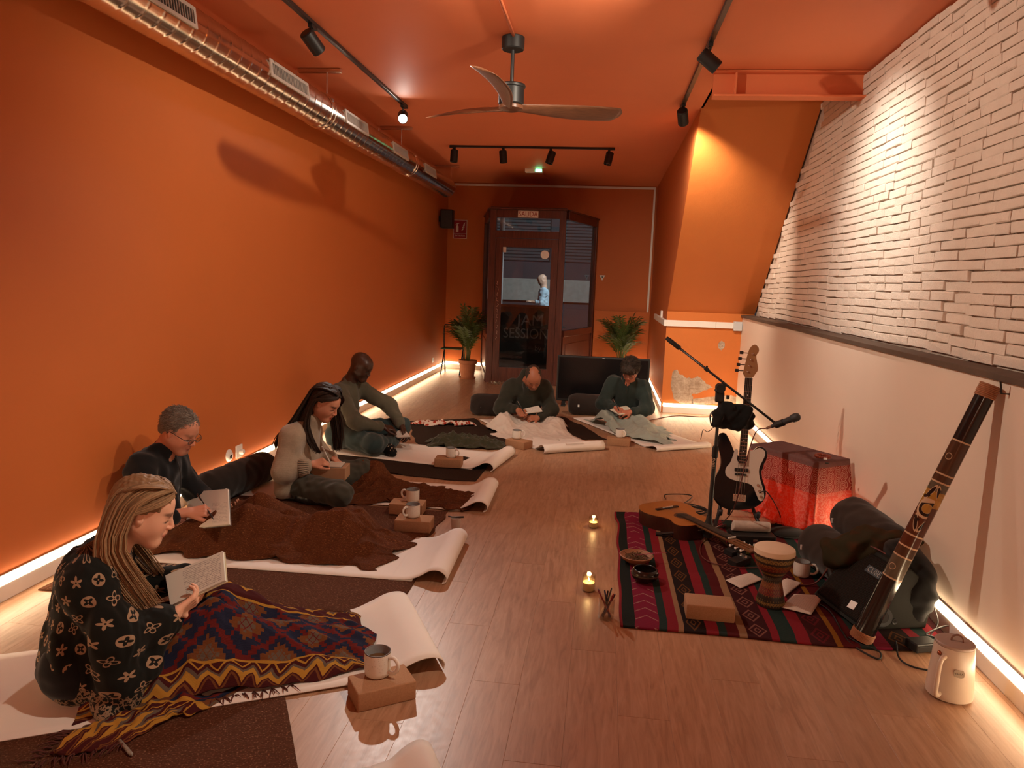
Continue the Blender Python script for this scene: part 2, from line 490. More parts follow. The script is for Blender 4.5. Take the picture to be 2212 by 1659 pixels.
for y in (3.35, 6.28, 9.1):
    bm = BM(); pr = [(DR+.001, -.05), (DR+.008, -.045), (DR+.008, -.03), (DR+.004, -.026), (DR+.004, .026), (DR+.009, .03), (DR+.009, .045), (DR+.001, .05)]
    lathe(bm, pr, 40, Matrix.Translation((0, y-6.5, DR)) @ Matrix.Rotation(-PI/2, 4, 'X')); c_ = obj('coupling', bm, m_galv, duct, True, 40)
    bm = BM(); bx(bm, (DR*.8, y-6.5, DR*1.62), (.03, .05, .03), bev=.004); obj('clamp_bolt', bm, m_galv, c_)
m_grille = plain('grille_white', (.55, .50, .45), .45, metal=.2, var=.05)
m_hole = plain('grille_dark', (.02, .016, .014), .8)
ang = math.radians(7)
for y0, y1 in ((3.45, 4.12), (5.06, 5.72), (6.55, 7.18), (8.05, 8.65), (9.5, 10.1)):
    yc = (y0+y1)/2-6.5; L_ = y1-y0; hh = .118
    rad = Vector((math.cos(ang), 0, math.sin(ang))); tg = Vector((-math.sin(ang), 0, math.cos(ang)))
    R3 = Matrix((rad, Vector((0, 1, 0)), tg)).transposed(); cen = rad*(DR+.002)+Vector((0, yc, DR))
    g = BM()
    for s in (-1, 1):
        bx(g, cen+tg*(s*(hh/2-.011)), (.012, L_, .022), R3, bev=.002)
        bx(g, cen+Vector((0, s*(L_/2-.011), 0)), (.012, .022, hh-.04), R3, bev=.002)
    go = obj('grille_frame', g, m_grille, duct)
    bm = BM(); bx(bm, cen-rad*.004, (.004, L_-.04, hh-.04), R3); obj('grille_core', bm, m_hole, go)
    bm = BM(); k = 0
    n_ = 24
    for i in range(n_): bx(bm, cen+Vector((0, (i+.5)/n_*(L_-.05)-(L_-.05)/2, 0)), (.008, .004, hh-.044), R3)
    o = obj('grille_slats', bm, m_grille, go); o['kind'] = 'stuff'
for y in (2.6, 6.05, 8.3, 11.0):
    bm = BM(); bx(bm, (.1, y-6.5, CZ-.018-DZ+DR), (.36, .045, .03), bev=.003)
    for s in (-.06, .2): tube(bm, [(s-.04, y-6.5, CZ-.02-DZ+DR), (s-.04, y-6.5, DR*1.6)], .004, 6)
    obj('hanger_bracket', bm, m_galv, duct)

# ================================================================ track rails and spotlights
m_lens = M('lit_lens', .3).col((1, 1, 1)).emit((1, .93, .82), 60).m
m_lens_dim = M('lit_lens_side', .3).col((1, 1, 1)).emit((.9, .95, 1.0), 2.5).m
m_lens_off = plain('dark_lens', (.03, .03, .03), .2)
def rail(a, b, label):
    a, b = Vector(a), Vector(b); c = (a+b)/2
    t = thing('track_rail', label, 'track rail', c, group=None)
    bm = BM(); R3 = frame((0, 0, 0), b-a).to_3x3(); L_ = (b-a).length
    bx(bm, (0, 0, -.012), (L_, .034, .024), R3, bev=.002); obj('rail', bm, m_blackmetal, t)
    for s in (-1, 1):
        bm = BM(); bx(bm, R3 @ Vector((s*(L_/2-.03), 0, -.015)), (.08, .036, .032), R3, bev=.003); obj('end_feed', bm, m_black, t)
    return t
rail((-2.0, -2.2, CZ), (-2.0, 7.30, CZ), 'black track rail on the ceiling beside the duct')
rail((.62, -2.2, CZ), (.62, 7.25, CZ), 'black track rail on the ceiling toward the brick wall')
rail((-2.0, 9.40, CZ), (.03, 9.40, CZ), 'short black track rail crossing the far ceiling')
def spot(x, y, aim, label, watts=0, size=60, blend=.6, lens=None, drop=.085, col=SPOT_COL, off=0.05, r=.048, L_=.15):
    t = thing('spotlight', label, 'spotlight', (x, y, CZ-.024), group='black track spotlights')
    bm = BM(); bx(bm, (0, 0, -.012), (.03, .09, .024), bev=.003)
    tube(bm, [(0, 0, -.02), (0, 0, -drop)], .0075, 8); obj('adapter', bm, m_black, t)
    p = Vector((0, 0, -drop-.02)); d = (Vector(aim)-(Vector(t.location)+p)).normalized()
    m = frame(p, d)
    m2 = Matrix.Translation(p) @ d.to_track_quat('Z', 'Y').to_matrix().to_4x4()
    bm = BM(); h = L_/2
    lathe(bm, [(0, -h), (r*.86, -h), (r, -h+.008), (r, h-.004), (r-.003, h), (r-.007, h), (r-.008, h-.012)], 28, m2)
    b_ = obj('lamp_body', bm, m_black, t, True, 35)
    bm = BM(); lathe(bm, [(0, h-.012), (r-.008, h-.012)], 28, m2); o = obj('lens', bm, lens or m_lens_off, b_)
    if watts:
        l = bpy.data.lights.new('beam', 'SPOT'); l.energy = watts; l.spot_size = math.radians(size); l.spot_blend = blend
        l.color = col; l.shadow_soft_size = .03
        lo = bpy.data.objects.new('beam', l); link(lo, t); lo.location = p+d*(h+.02)
        lo.rotation_euler = d.to_track_quat('-Z', 'Y').to_euler()
    return t
spot(-2.0, 4.96, (-.3, 8.3, .2), 'spotlight near the duct, first on the left rail, pointing away', 110, 62, .8)
spot(-2.0, 7.19, (-.5, 1.5, .2), 'lit spotlight glaring at the camera at the end of the left rail', 140, 60, .9, lens=m_lens, col=(1, .94, .86))
spot(.62, 5.36, (XB, 5.5, 2.15), 'spotlight with its pale lens turned to the white brick wall', 56, 84, 1.0, lens=m_lens_dim, col=(1, .92, .80))
spot(.62, 7.07, (1.05, 8.9, 1.75), 'spotlight at the far end of the right rail aimed at the sloping soffit', 105, 90, .9)
spot(.62, 3.95, (XL, 6.0, 1.5), 'spotlight on the right rail over the striped rug aimed at the left wall', 98, 96, .95)
spot(-2.0, 3.55, (XR, 5.3, 1.35), 'spotlight on the left rail over the front mats aimed at the cream wall', 115, 92, .9)
spot(.62, 2.3, (-1.55, 2.75, .55), 'spotlight on the right rail nearest the camera', 85, 62, .9)
spot(-2.0, .6, (-1.2, -1.2, 0), 'added fill spotlight on the left rail above the unseen rear floor', 60, 100, .9)  # added out of view: bounces warm fill off the rear floor
spot(.62, .6, (.2, -1.2, 0), 'added fill spotlight on the right rail above the unseen rear floor', 60, 100, .9)  # second added rear spot, bounce fill only
for x, a, n_, wt in ((-1.95, (-2.05, 9.2, 0), 'leftmost spotlight on the far rail, hanging straight', 0), (-1.33, (-1.0, 9.5, 0), 'second spotlight from the left on the far rail', 0),
                 (-.74, (-1.6, 9.0, 0), 'third spotlight from the left on the far rail, tilted left', 0), (-.03, (-.6, 9.0, 0), 'rightmost spotlight on the far rail', 0)):
    spot(x, 9.40, a, n_, wt, 50, lens=None)

# fill lamp added in the unseen rear of the room to lift the ambient light
pn = thing('fill_pendant', 'added round fill lamp hanging in the unseen rear of the room', 'lamp', (-.4, -1.9, CZ))
bm = BM(); tube(bm, [(0, 0, 0), (0, 0, -.92)], .004, 6); obj('flex', bm, m_black, pn)
bm = BM(); bmesh.ops.create_uvsphere(bm, u_segments=24, v_segments=14, radius=.20, matrix=Matrix.Translation((0, 0, -1.1))); obj('fill_globe', bm, M('fill_glow', .9).col((.9, .8, .65)).emit((1, .80, .58), 10).m, pn, True)

# ================================================================ ceiling fan
def walnut():
    m = M('walnut', .38, .4); x, y, z = m.pos('Generated')
    g = m.noise(3, 6, .6, m.vec(x*1.5, y*14, z*3), .8)
    m.col(m.ramp(g, [(.3, (.085, .032, .016)), (.55, (.17, .068, .032)), (.75, (.24, .10, .05))])); return m.m
m_walnut = walnut()
FX, FY = -.705, 5.28
fan = thing('ceiling_fan', 'three-blade wooden ceiling fan with black motor and rod', 'ceiling fan', (FX, FY, CZ))
bm = BM(); lathe(bm, [(0, 0), (.074, 0), (.078, -.004), (.078, -.078), (.072, -.085), (0, -.085)], 32); obj('canopy', bm, m_black, fan, True, 35)
bm = BM(); tube(bm, [(0, 0, -.08), (0, 0, -.34)], .0125, 12); obj('rod', bm, m_black, fan, True, 40)
bm = BM(); lathe(bm, [(0, -.300), (.02, -.305), (.092, -.310), (.097, -.318), (.095, -.330), (.088, -.334), (.088, -.437), (.080, -.446), (0, -.446)], 32); obj('motor', bm, m_black, fan, True, 35)
bm = BM(); lathe(bm, [(0, -.44), (.07, -.44), (.085, -.452), (.085, -.472), (.05, -.485), (0, -.487)], 32); obj('hub', bm, m_walnut, fan, True, 35)
def blade():
    n, k = 26, 9; top = np.zeros((n, 2*k, 3))
    for i in range(n):
        t = i/(n-1); r = .03+.80*t
        wd = .038+.052*math.sin(min(1, t*1.25)*PI*.5)**1.5; wd *= (1 if t < .93 else math.sqrt(max(.05, 1-((t-.93)/.075)**2)))
        sweep = .05*math.sin(t*PI*.9)-.02; tw = -math.radians(30-12*t); zz = -.462+.035*t*t+.012*math.sin(t*PI)
        for j in range(k):
            v = (j/(k-1)-.5)*2; th = .011*(1-.55*t)*math.sqrt(max(0, 1-v*v))+.0008
            c, s = math.cos(tw), math.sin(tw)
            for sg, jj in ((1, j), (-1, 2*k-1-j)):
                a, b = v*wd, sg*th
                top[i, jj] = (r, sweep+a*c-b*s, zz+a*s+b*c)
    P = np.concatenate([top, top[:, :1]], 1)
    me = grid_mesh('blade', P)
    bm = BM(); bm.from_mesh(me); bmesh.ops.remove_doubles(bm, verts=bm.verts, dist=1e-6)
    bmesh.ops.holes_fill(bm, edges=bm.edges, sides=0); bmesh.ops.recalc_face_normals(bm, faces=bm.faces); bm.to_mesh(me); bm.free(); return me
bl = blade()
for a in (25, 145, 265):
    o = mesh_obj('blade', bl, m_walnut, fan); o.rotation_euler = (0, 0, math.radians(a))
bm = BM(); tube(bm, [(0, -2.1, -.011), (0, 2.1, -.011)], .011, 10)
o = obj('conduit_pipe', bm, m_ceil, None, True); o.location = (FX+.01, FY-2.12, CZ); tag(o, 'orange painted conduit pipe running along the ceiling to the fan', 'pipe')

# emergency light on the ceiling
em = thing('emergency_light', 'small white emergency light with a green led on the far ceiling', 'emergency light', (-1.12, 11.2, CZ))
bm = BM(); bx(bm, (0, 0, -.03), (.26, .11, .06), bev=.01); obj('housing', bm, m_trunk, em)
bm = BM(); bx(bm, (.075, -.056, -.035), (.09, .012, .04), bev=.004); obj('green_lamp', bm, M('green_led', .4).col((.1, .8, .4)).emit((.1, 1, .45), 5).m, em)
bm = BM(); tube(bm, [(.05, .05, -.01), (.13, .9, -.012), (.12, 1.7, -.015)], .006, 6); obj('cable', bm, m_ceil, em)

# ================================================================ white trunking, outlets
def trunk_piece(bm, a, b, s): 
    a, b = Vector(a), Vector(b); bx(bm, (a+b)/2, tuple(abs(b[i]-a[i])+s[i] for i in range(3)), bev=.003)
t = thing('cable_trunking', 'thin white cable trunking framing the top of the far wall', 'trunking', (.2, YF-.015, 1.05))
bm = BM(); trunk_piece(bm, (-2.85, 0, 2.155), (.57, 0, 2.155), (0, .03, .035)); obj('top_run', bm, m_trunk, t)
bm = BM(); trunk_piece(bm, (.555, 0, 0), (.555, 0, 2.137), (.032, .03, 0)); obj('drop_run', bm, m_trunk, t)
t = thing('alcove_trunking', 'wide white cable trunking with junction box across the alcove wall', 'trunking', (XS, YA, 1.105))
bm = BM(); trunk_piece(bm, (0, -.018, .035), (.60, -.018, .035), (0, .036, .075)); obj('run', bm, m_trunk, t)
bm = BM(); trunk_piece(bm, (.602, -.018, .035), (.84, -.018, .035), (0, .036, .075)); obj('run', bm, m_trunk, t)
bm = BM(); trunk_piece(bm, (-.018, -.036, .035), (-.018, 1.9, .035), (.036, 0, .075)); obj('return_run', bm, m_trunk, t)
m_greyp = plain('grey_plastic', (.52, .54, .56), .45, var=.04)
bm = BM(); bx(bm, (.865, -.03, .03), (.105, .06, .115), bev=.008); j = obj('junction_box', bm, m_greyp, t)
bm = BM()
for sx in (-1, 1):
    for sz in (-1, 1): lathe(bm, [(0, .002), (.006, .002), (.006, 0)], 10, Matrix.Translation((.865+sx*.04, -.0605, .03+sz*.045)) @ Matrix.Rotation(PI/2, 4, 'X'))
o = obj('screws', bm, m_trunk, j); o['kind'] = 'stuff'
bm = BM(); bx(bm, (-.012, .75, .115), (.03, .09, .09), bev=.008); obj('socket_box', bm, m_trunk, t)

ou = thing('wall_outlet', 'white wall socket with plugs above the black bolster', 'outlet', (XL, 5.36, .20))
bm = BM(); bx(bm, (.006, 0, 0), (.012, .10, .10), bev=.004); obj('plate', bm, m_trunk, ou)
bm = BM(); lathe(bm, [(0, .03), (.018, .03), (.021, .02), (.021, 0)], 20, Matrix.Translation((.012, .01, -.005)) @ Matrix.Rotation(PI/2, 4, 'Y')); obj('plug', bm, m_trunk, ou, True, 40)
sp_ = thing('round_sensor', 'round white disc with a dark eye beside the wall socket', 'sensor', (XL, 5.21, .20))
bm = BM(); lathe(bm, [(0, .022), (.03, .02), (.046, .008), (.048, 0)], 28, Matrix.Rotation(PI/2, 4, 'Y')); obj('disc', bm, m_trunk, sp_, True, 50)
bm = BM(); lathe(bm, [(0, .006), (.014, .004), (.017, 0)], 20, Matrix.Translation((.021, -.004, -.008)) @ Matrix.Rotation(PI/2, 4, 'Y')); obj('eye', bm, m_black, sp_, True)
sp2 = thing('round_diffuser_plug', 'round white plug below the disc sensor', 'plug', (XL+.02, 5.13, .085))
bm = BM(); lathe(bm, [(0, .03), (.03, .024), (.042, .006), (.04, 0)], 28, Matrix.Rotation(PI/2, 4, 'Y')); obj('cap', bm, m_trunk, sp2, True, 50)
so = thing('wall_socket', 'small white socket low on the far left wall', 'outlet', (XL, 12.0, .235))
bm = BM(); bx(bm, (.005, 0, 0), (.01, .08, .08), bev=.004); obj('plate', bm, m_trunk, so)
bm = BM(); lathe(bm, [(0, .004), (.02, .004), (.022, 0)], 20, Matrix.Translation((.01, 0, 0)) @ Matrix.Rotation(PI/2, 4, 'Y')); obj('insert', bm, m_greyp, so)

# loudspeaker, signs on the far wall
ls = thing('wall_speaker', 'small black loudspeaker mounted high on the left wall', 'speaker', (XL, 12.25, 2.42))
bm = BM(); bx(bm, (.14, 0, .14), (.20, .19, .30), bev=.012); obj('cabinet', bm, m_black, ls)
bm = BM(); bx(bm, (.14, -.1, .14), (.17, .012, .27), bev=.004); obj('mesh_front', bm, m_dark_grey, ls)
bm = BM(); bx(bm, (.02, 0, .14), (.04, .05, .1), bev=.004); obj('wall_bracket', bm, m_black, ls)
m_red = plain('sign_red', (.30, .012, .018), .5, var=.05); m_signw = plain('sign_white', (.75, .68, .6), .5, var=.03)
sg = thing('extinguisher_sign', 'red fire extinguisher sign on the far orange wall', 'sign', (-2.545, YF-.003, 2.445))
bm = BM(); bx(bm, (0, 0, 0), (.24, .004, .32), bev=.001); obj('border', bm, m_signw, sg)
bm = BM(); bx(bm, (0, -.002, .04), (.222, .004, .222)); bx(bm, (0, -.002, -.113), (.222, .004, .076)); obj('plate', bm, m_red, sg)
RX = Matrix.Rotation(PI/2, 4, 'X')
bm = BM(); mm = Matrix.Translation((0, -.0045, 0)) @ RX
prism(bm, [(-.075, -.05), (-.03, -.05), (-.03, .045), (-.04, .065), (-.065, .065), (-.075, .045)], 0, .001, mm)
prism(bm, [(-.058, .065), (-.046, .065), (-.046, .09), (-.02, .095), (-.02, .103), (-.058, .1), (-.085, .075), (-.08, .07), (-.058, .088)], 0, .001, mm)
for k in range(3): prism(bm, [(.02+k*.012, -.03+k*.04), (.055+k*.01, -.005+k*.04), (.085, .05+k*.035), (.06, .02+k*.038), (.03+k*.012, -.005+k*.04)], 0, .001, mm)
obj('pictogram', bm, m_signw, sg)
text_mesh('lettering', 'EXTINTOR', .036, m_signw, sg, Matrix.Translation((0, -.0045, -.113)) @ RX)
ts = thing('triangle_sign', 'tiny white triangular sticker on the far wall', 'sign', (-.045, YF-.003, 1.69))
bm = BM(); prism(bm, [(-.05, .05), (.05, .05), (0, -.045)], 0, .003, RX); obj('plate', bm, m_signw, ts)
bm = BM(); prism(bm, [(-.014, .03), (.014, .03), (0, -.005)], .003, .004, RX); obj('mark', bm, m_black, ts)

# peeling plaster patches on the alcove wall
def plaster_mat():
    m = M('bare_plaster', .95, .2); n = m.noise(9, 6, .7); n2 = m.noise(40, 5, .65)
    x, y, z = m.pos('Object'); st = m.noise(3, 3, .5, m.vec(x*2, y*2, z*14))
    c = m.ramp(n*.6+n2*.4, [(.3, (.22, .15, .10)), (.5, (.46, .36, .27)), (.68, (.62, .52, .42))])
    m.col(m.mix(c, (.26, .17, .11), (st-.52)*3)); m.bump(n*.6+n2, 1.0, .012); return m.m
m_plaster = plaster_mat()
alc = bpy.data.objects['wall_alcove']
def ragged(pts, amp, n, seed):
    r = random.Random(seed); out = []
    for i in range(len(pts)):
        a, b = Vector(pts[i]), Vector(pts[(i+1) % len(pts)])
        for k in range(n):
            t = k/n; p = a.lerp(b, t); nn = Vector((-(b-a).y, (b-a).x)); nn = nn.normalized() if nn.length else nn
            p = p+nn*r.uniform(-amp, amp); out.append((p.x, p.y))
    return out
def px_alc(pts): return [(at(x, y, Y=YA).x, at(x, y, Y=YA).z) for x, y in pts]
big = px_alc([(1455, 800), (1462, 798), (1470, 808), (1484, 816), (1497, 818), (1508, 812), (1516, 820), (1526, 828), (1540, 838), (1520, 843), (1508, 849), (1494, 851), (1496, 860), (1498, 873), (1470, 872), (1455, 862), (1450, 835), (1452, 815)])
small = px_alc([(1552, 741), (1558, 736), (1565, 739), (1566, 748), (1558, 757), (1551, 751)])
low_ = px_alc([(1494, 862), (1520, 859), (1548, 855), (1575, 853), (1590, 858), (1590, 871), (1540, 873), (1496, 873)])
for p, am in ((big, .010), (low_, .006), (small, .004)):
    bm = BM(); prism(bm, ragged(p, am, 3, 3), 0, .004, Matrix.Translation((0, YA-.001, 0)) @ RX); obj('plaster_patch', bm, m_plaster, alc)

# ================================================================ glazed entrance porch
def dwood():
    m = M('red_brown_wood', .35, .5); x, y, z = m.pos('Object')
    g = m.noise(2.5, 6, .6, m.vec(x*18, y*18, z*1.6), .7)
    m.col(m.ramp(g, [(.3, (.055, .012, .008)), (.6, (.105, .026, .014)), (.8, (.15, .045, .025))])); m.bump(g, .1, .001); return m.m
m_dwood = dwood()
def glass_mat(name, tint=(.86, .9, .92), gl=.09):
    m = bpy.data.materials.new(name); m.use_nodes = True; nt = m.node_tree; nt.nodes.clear()
    o = nt.nodes.new('ShaderNodeOutputMaterial'); mx = nt.nodes.new('ShaderNodeMixShader'); t = nt.nodes.new('ShaderNodeBsdfTransparent'); g = nt.nodes.new('ShaderNodeBsdfGlossy')
    t.inputs[0].default_value = (*tint, 1); g.inputs['Roughness'].default_value = .02
    f = nt.nodes.new('ShaderNodeLayerWeight'); f.inputs[0].default_value = gl
    ml = nt.nodes.new('ShaderNodeMath'); ml.operation = 'MULTIPLY_ADD'; ml.inputs[1].default_value = .6; ml.inputs[2].default_value = gl*.6
    nt.links.new(f.outputs['Facing'], ml.inputs[0]); nt.links.new(ml.outputs[0], mx.inputs[0]); nt.links.new(t.outputs[0], mx.inputs[1]); nt.links.new(g.outputs[0], mx.inputs[2]); nt.links.new(mx.outputs[0], o.inputs[0])
    return m
m_glass = glass_mat('window_glass')
porch = thing('entrance_porch', 'dark red-brown glazed wooden entrance porch with an angled side', 'porch', (-1.2, 11.43, 0))
PX0, PX1, PH = -.58, .58, 2.66
def part(name, boxes, mat, par, bev=.004):
    bm = BM()
    for c_, s_ in boxes: bx(bm, c_, s_, bev=bev)
    return obj(name, bm, mat, par)
part('post', [((PX0+.05, 0, PH/2), (.10, .09, PH))], m_dwood, porch); part('post', [((PX1-.05, 0, PH/2), (.10, .09, PH))], m_dwood, porch)
part('head_rail', [((0, 0, PH-.06), (PX1-PX0-.2, .085, .12))], m_dwood, porch)
part('transom_rail', [((0, 0, 2.29), (PX1-PX0-.2, .085, .11))], m_dwood, porch)
part('transom_pane', [((0, 0, 2.445), (PX1-PX0-.2, .006, .20))], m_glass, porch, 0)
part('cornice', [((0, -.012, PH+.012), (PX1-PX0+.04, .13, .024))], m_dwood, porch)
leaf = part('door_leaf', [((-.425, -.01, 1.12), (.105, .05, 2.22)), ((.425, -.01, 1.12), (.105, .05, 2.22)), ((0, -.01, 2.165), (.75, .05, .13)), ((0, -.01, .13), (.75, .05, .24))], m_dwood, porch)
part('pane', [((0, -.01, 1.175), (.75, .006, 1.85))], m_glass, leaf, 0)
bm = BM(); lathe(bm, [(0, .001), (.065, .001), (.065, 0)], 32, Matrix.Translation((.275, -.0135, 2.0)) @ RX); obj('disc_sticker', bm, m_trunk, leaf)
part('corner_sticker', [((-.345, -.014, 2.06), (.05, .001, .08))], m_trunk, leaf, 0)
m_brass = plain('pale_metal_letters', (.62, .42, .34), .3, metal=.7)
sal = part('exit_sign', [((.0, -.048, 2.595), (.31, .004, .10))], m_trunk, porch, .001)
text_mesh('lettering', 'SALIDA', .105, plain('sign_text_red', (.30, .04, .03), .5), sal, Matrix.Translation((.0, -.0508, 2.595)) @ RX, font_scale=(.84, 1))
# vertical silver lettering on the closing stile
bm = BM(); r_ = random.Random(4)
for i in range(11):
    z = 1.55-.085*i
    tube(bm, [(-.435+r_.uniform(-.015, .015), -.037, z+.03), (-.42+r_.uniform(-.02, .02), -.037, z+.012), (-.44+r_.uniform(-.02, .02), -.037, z-.012), (-.425+r_.uniform(-.015, .015), -.037, z-.026)], .0035, 5)
obj('stile_ornament', bm, m_brass, leaf)
# side screens run back to the far wall
def side(x0, y0, x1, y1, nm):
    a, b = Vector((x0, y0, 0)), Vector((x1, y1, 0)); d = b-a; L_ = d.length; R3 = frame((0, 0, 0), d).to_3x3(); c_ = (a+b)/2
    def pc(n2, boxes, mat, par, bev=.004):
        bm = BM()
        for (u_, z_), (su, sy, sz) in boxes: bx(bm, a+d.normalized()*u_+Vector((0, 0, z_)), (su, sy, sz), R3, bev=bev)
        return obj(n2, bm, mat, par)
    fr_ = pc(nm+'_frame', [((L_-.045, PH/2), (.09, .08, PH)), ((L_/2, PH-.06), (L_-.1, .075, .12)), ((L_/2, .80), (L_-.1, .075, .10)), ((L_/2, .06), (L_-.1, .075, .12)), ((L_/2, PH+.012), (L_, .12, .024))], m_dwood, porch)
    pc('pane', [((L_/2, 1.70), (L_-.12, .006, 1.70))], m_glass, fr_, 0)
    pc('panel', [((L_/2, .43), (L_-.12, .03, .64))], m_dwood, fr_)
    pc('panel_moulding', [((L_/2, .43), (L_-.34, .05, .42))], m_dwood, fr_, .012)
side(PX1-.01, .045, VX1+1.2+.03, YF-11.43, 'right_screen')
side(PX0+.01, .045, VX0+1.2-.03, YF-11.43, 'left_screen')
bm = BM(); bx(bm, (.0, .75, PH+.03), (1.16, 1.5, .02)); obj('porch_roof', bm, m_dwood, porch)

# ================================================================ street seen through the porch
m_pave = plain('pavement', (.10, .10, .105), .8, var=.3, vs_=3)
m_fac = plain('facade_grey', (.055, .055, .06), .85, var=.2, vs_=3)
m_stone = plain('facade_stone', (.34, .32, .27), .85, var=.35, vs_=8, bump=.4)
st = struct('floor_street', bx(BM(), (-1.5, 17.2, -.06), (16, 8.2, .1)), m_pave)
fac = thing('facade_opposite', 'dark building front with louvred shutters across the street', 'building', (-1.5, 21.0, 0))
bm = BM(); bx(bm, (0, .2, 2.6), (16, .3, 5.2)); obj('wall', bm, m_fac, fac)
bm = BM(); bx(bm, (0, 0, 1.35), (16, .14, .62), bev=.02); obj('stone_band', bm, m_stone, fac)
m_slat = plain('shutter_slat', (.10, .105, .105), .55, var=.15)
for x0, x1 in ((-2.1, -.05), (.2, 1.9)):
    bm = BM(); bx(bm, ((x0+x1)/2, .03, 3.2), (x1-x0, .05, 2.1)); sh = obj('shutter', bm, plain('shutter_back', (.012, .012, .012), .8), fac)
    z = 2.2
    sme = None
    while z < 4.2:
        if sme is None:
            bm = BM(); bx(bm, (0, 0, 0), (x1-x0-.06, .02, .06), Matrix.Rotation(.5, 3, 'X'), bev=.004); sme = bpy.data.meshes.new('slat'); bm.to_mesh(sme); bm.free(); sme.materials.append(m_slat)
        o = link(bpy.data.objects.new('slat', sme), sh); o.location = ((x0+x1)/2, -.01, z); z += .087
pl_ = thing('street_post', 'pale vertical pipe on the street beyond the door glass', 'post', (-2.12, 15.2, -.01))
bm = BM(); tube(bm, [(0, 0, 0), (0, 0, 3.4)], .05, 14); lathe(bm, [(.05, 0), (.10, .0), (.10, .03), (.055, .06)], 16); obj('pipe', bm, m_trunk, pl_, True, 40)
cb = thing('chalkboard', 'dark chalkboard reading jam session behind the door glass', 'chalkboard', (-1.33, 12.7, -.01))
m_board = plain('board_black', (.010, .011, .012), .6); m_chalk = plain('chalk', (.22, .22, .22), .9)
bm = BM(); bx(bm, (0, 0, .60), (.92, .02, 1.12), bev=.003); obj('board', bm, m_board, cb)
bm = BM()
for s in (-1, 1): bx(bm, (s*.47, 0, .60), (.04, .04, 1.2), bev=.004)
bx(bm, (0, 0, 1.18), (.98, .04, .04), bev=.004); bx(bm, (0, 0, .03), (.98, .04, .04), bev=.004); obj('frame', bm, m_dwood, cb)
text_mesh('chalk_lettering', 'JAM', .27, m_chalk, cb, Matrix.Translation((.10, -.012, .93)) @ RX)
text_mesh('chalk_lettering', 'SESSION', .25, m_chalk, cb, Matrix.Translation((.03, -.012, .70)) @ RX, font_scale=(.85, 1))
text_mesh('chalk_lettering', 'by', .12, m_chalk, cb, Matrix.Translation((.25, -.012, .46)) @ RX)
l = bpy.data.lights.new('street_lamp_light', 'SPOT'); l.energy = 420; l.spot_size = math.radians(120); l.spot_blend = .5; l.color = (.85, .95, 1.0); l.shadow_soft_size = .12
slamp = thing('street_lamp', 'street lamp on a dark pole outside the door', 'street lamp', (.9, 14.7, -.01))
bm = BM(); tube(bm, [(0, 0, 0), (0, 0, 4.0)], [.06, .04], 12); obj('pole', bm, m_blackmetal, slamp, True)
bm = BM(); lathe(bm, [(0, 4.28), (.10, 4.25), (.14, 4.12), (.10, 4.0), (0, 3.98)], 20); obj('globe', bm, M('street_globe', .4).emit((.9, .97, 1), 4).m, slamp, True)
lo = bpy.data.objects.new('lamp_light', l); link(lo, slamp); lo.location = (-.1, .2, 4.05); lo.rotation_euler = (math.radians(60), 0, math.radians(18))

# ================================================================ palms and television
m_terra = plain('terracotta', (.40, .155, .075), .85, var=.25, vs_=12, bump=.2)
m_soil = plain('soil', (.02, .014, .01), .95, bump=.6, bs=90)
def leaf_mat():
    m = M('palm_leaf', .45, .4); r = m.rnd(); m.col(m.mix((.045, .085, .016), (.11, .15, .035), m.noise(8, 3)*.7+r*.3)); return m.m
m_leaf = leaf_mat(); m_stem = plain('palm_stem', (.11, .13, .035), .5)
def frond(r, h, lean, az, nleaf=22):
    bm = BM(); d = Vector((math.cos(az), math.sin(az), 0)); n = 14; pts = []
    for i in range(n+1):
        t = i/n; pts.append(d*(lean*(t**1.9))+Vector((0, 0, h*(t-.32*t**3*(lean/.45)))))
    pts = [p+d*.02 for p in pts]
    tube(bm, pts, [.006*(1-.75*i/n) for i in range(n+1)], 5, mi=1)
    side_ = Vector((-d.y, d.x, 0))
    for i in range(nleaf):
        t = .36+.64*i/(nleaf-1); k = min(int(t*n), n-1); p = pts[k].lerp(pts[k+1], t*n-k); tg = (pts[k+1]-pts[k]).normalized()
        for s in (-1, 1):
            L_ = (.24*math.sin(min(1, (t-.3)*2.1)*PI*.5)*(1.1-.55*t)+.05)*r.uniform(.85, 1.15)
            dr = (tg*.75+side_*s*.75+Vector((0, 0, r.uniform(-.1, .15)))).normalized(); nn = tg.cross(dr).normalized(); wv = dr.cross(nn)
            q1 = p+dr*L_*.45+Vector((0, 0, .004)); q2 = p+dr*L_+Vector((0, 0, -.28*L_)); wd = .0105
            v = [bm.verts.new(x) for x in (p, q1+wv*wd, q2, q1-wv*wd, q1+nn*.003*s)]
            bm.faces.new((v[0], v[1], v[4])); bm.faces.new((v[1], v[2], v[4])); bm.faces.new((v[2], v[3], v[4])); bm.faces.new((v[3], v[0], v[4]))
    return bm
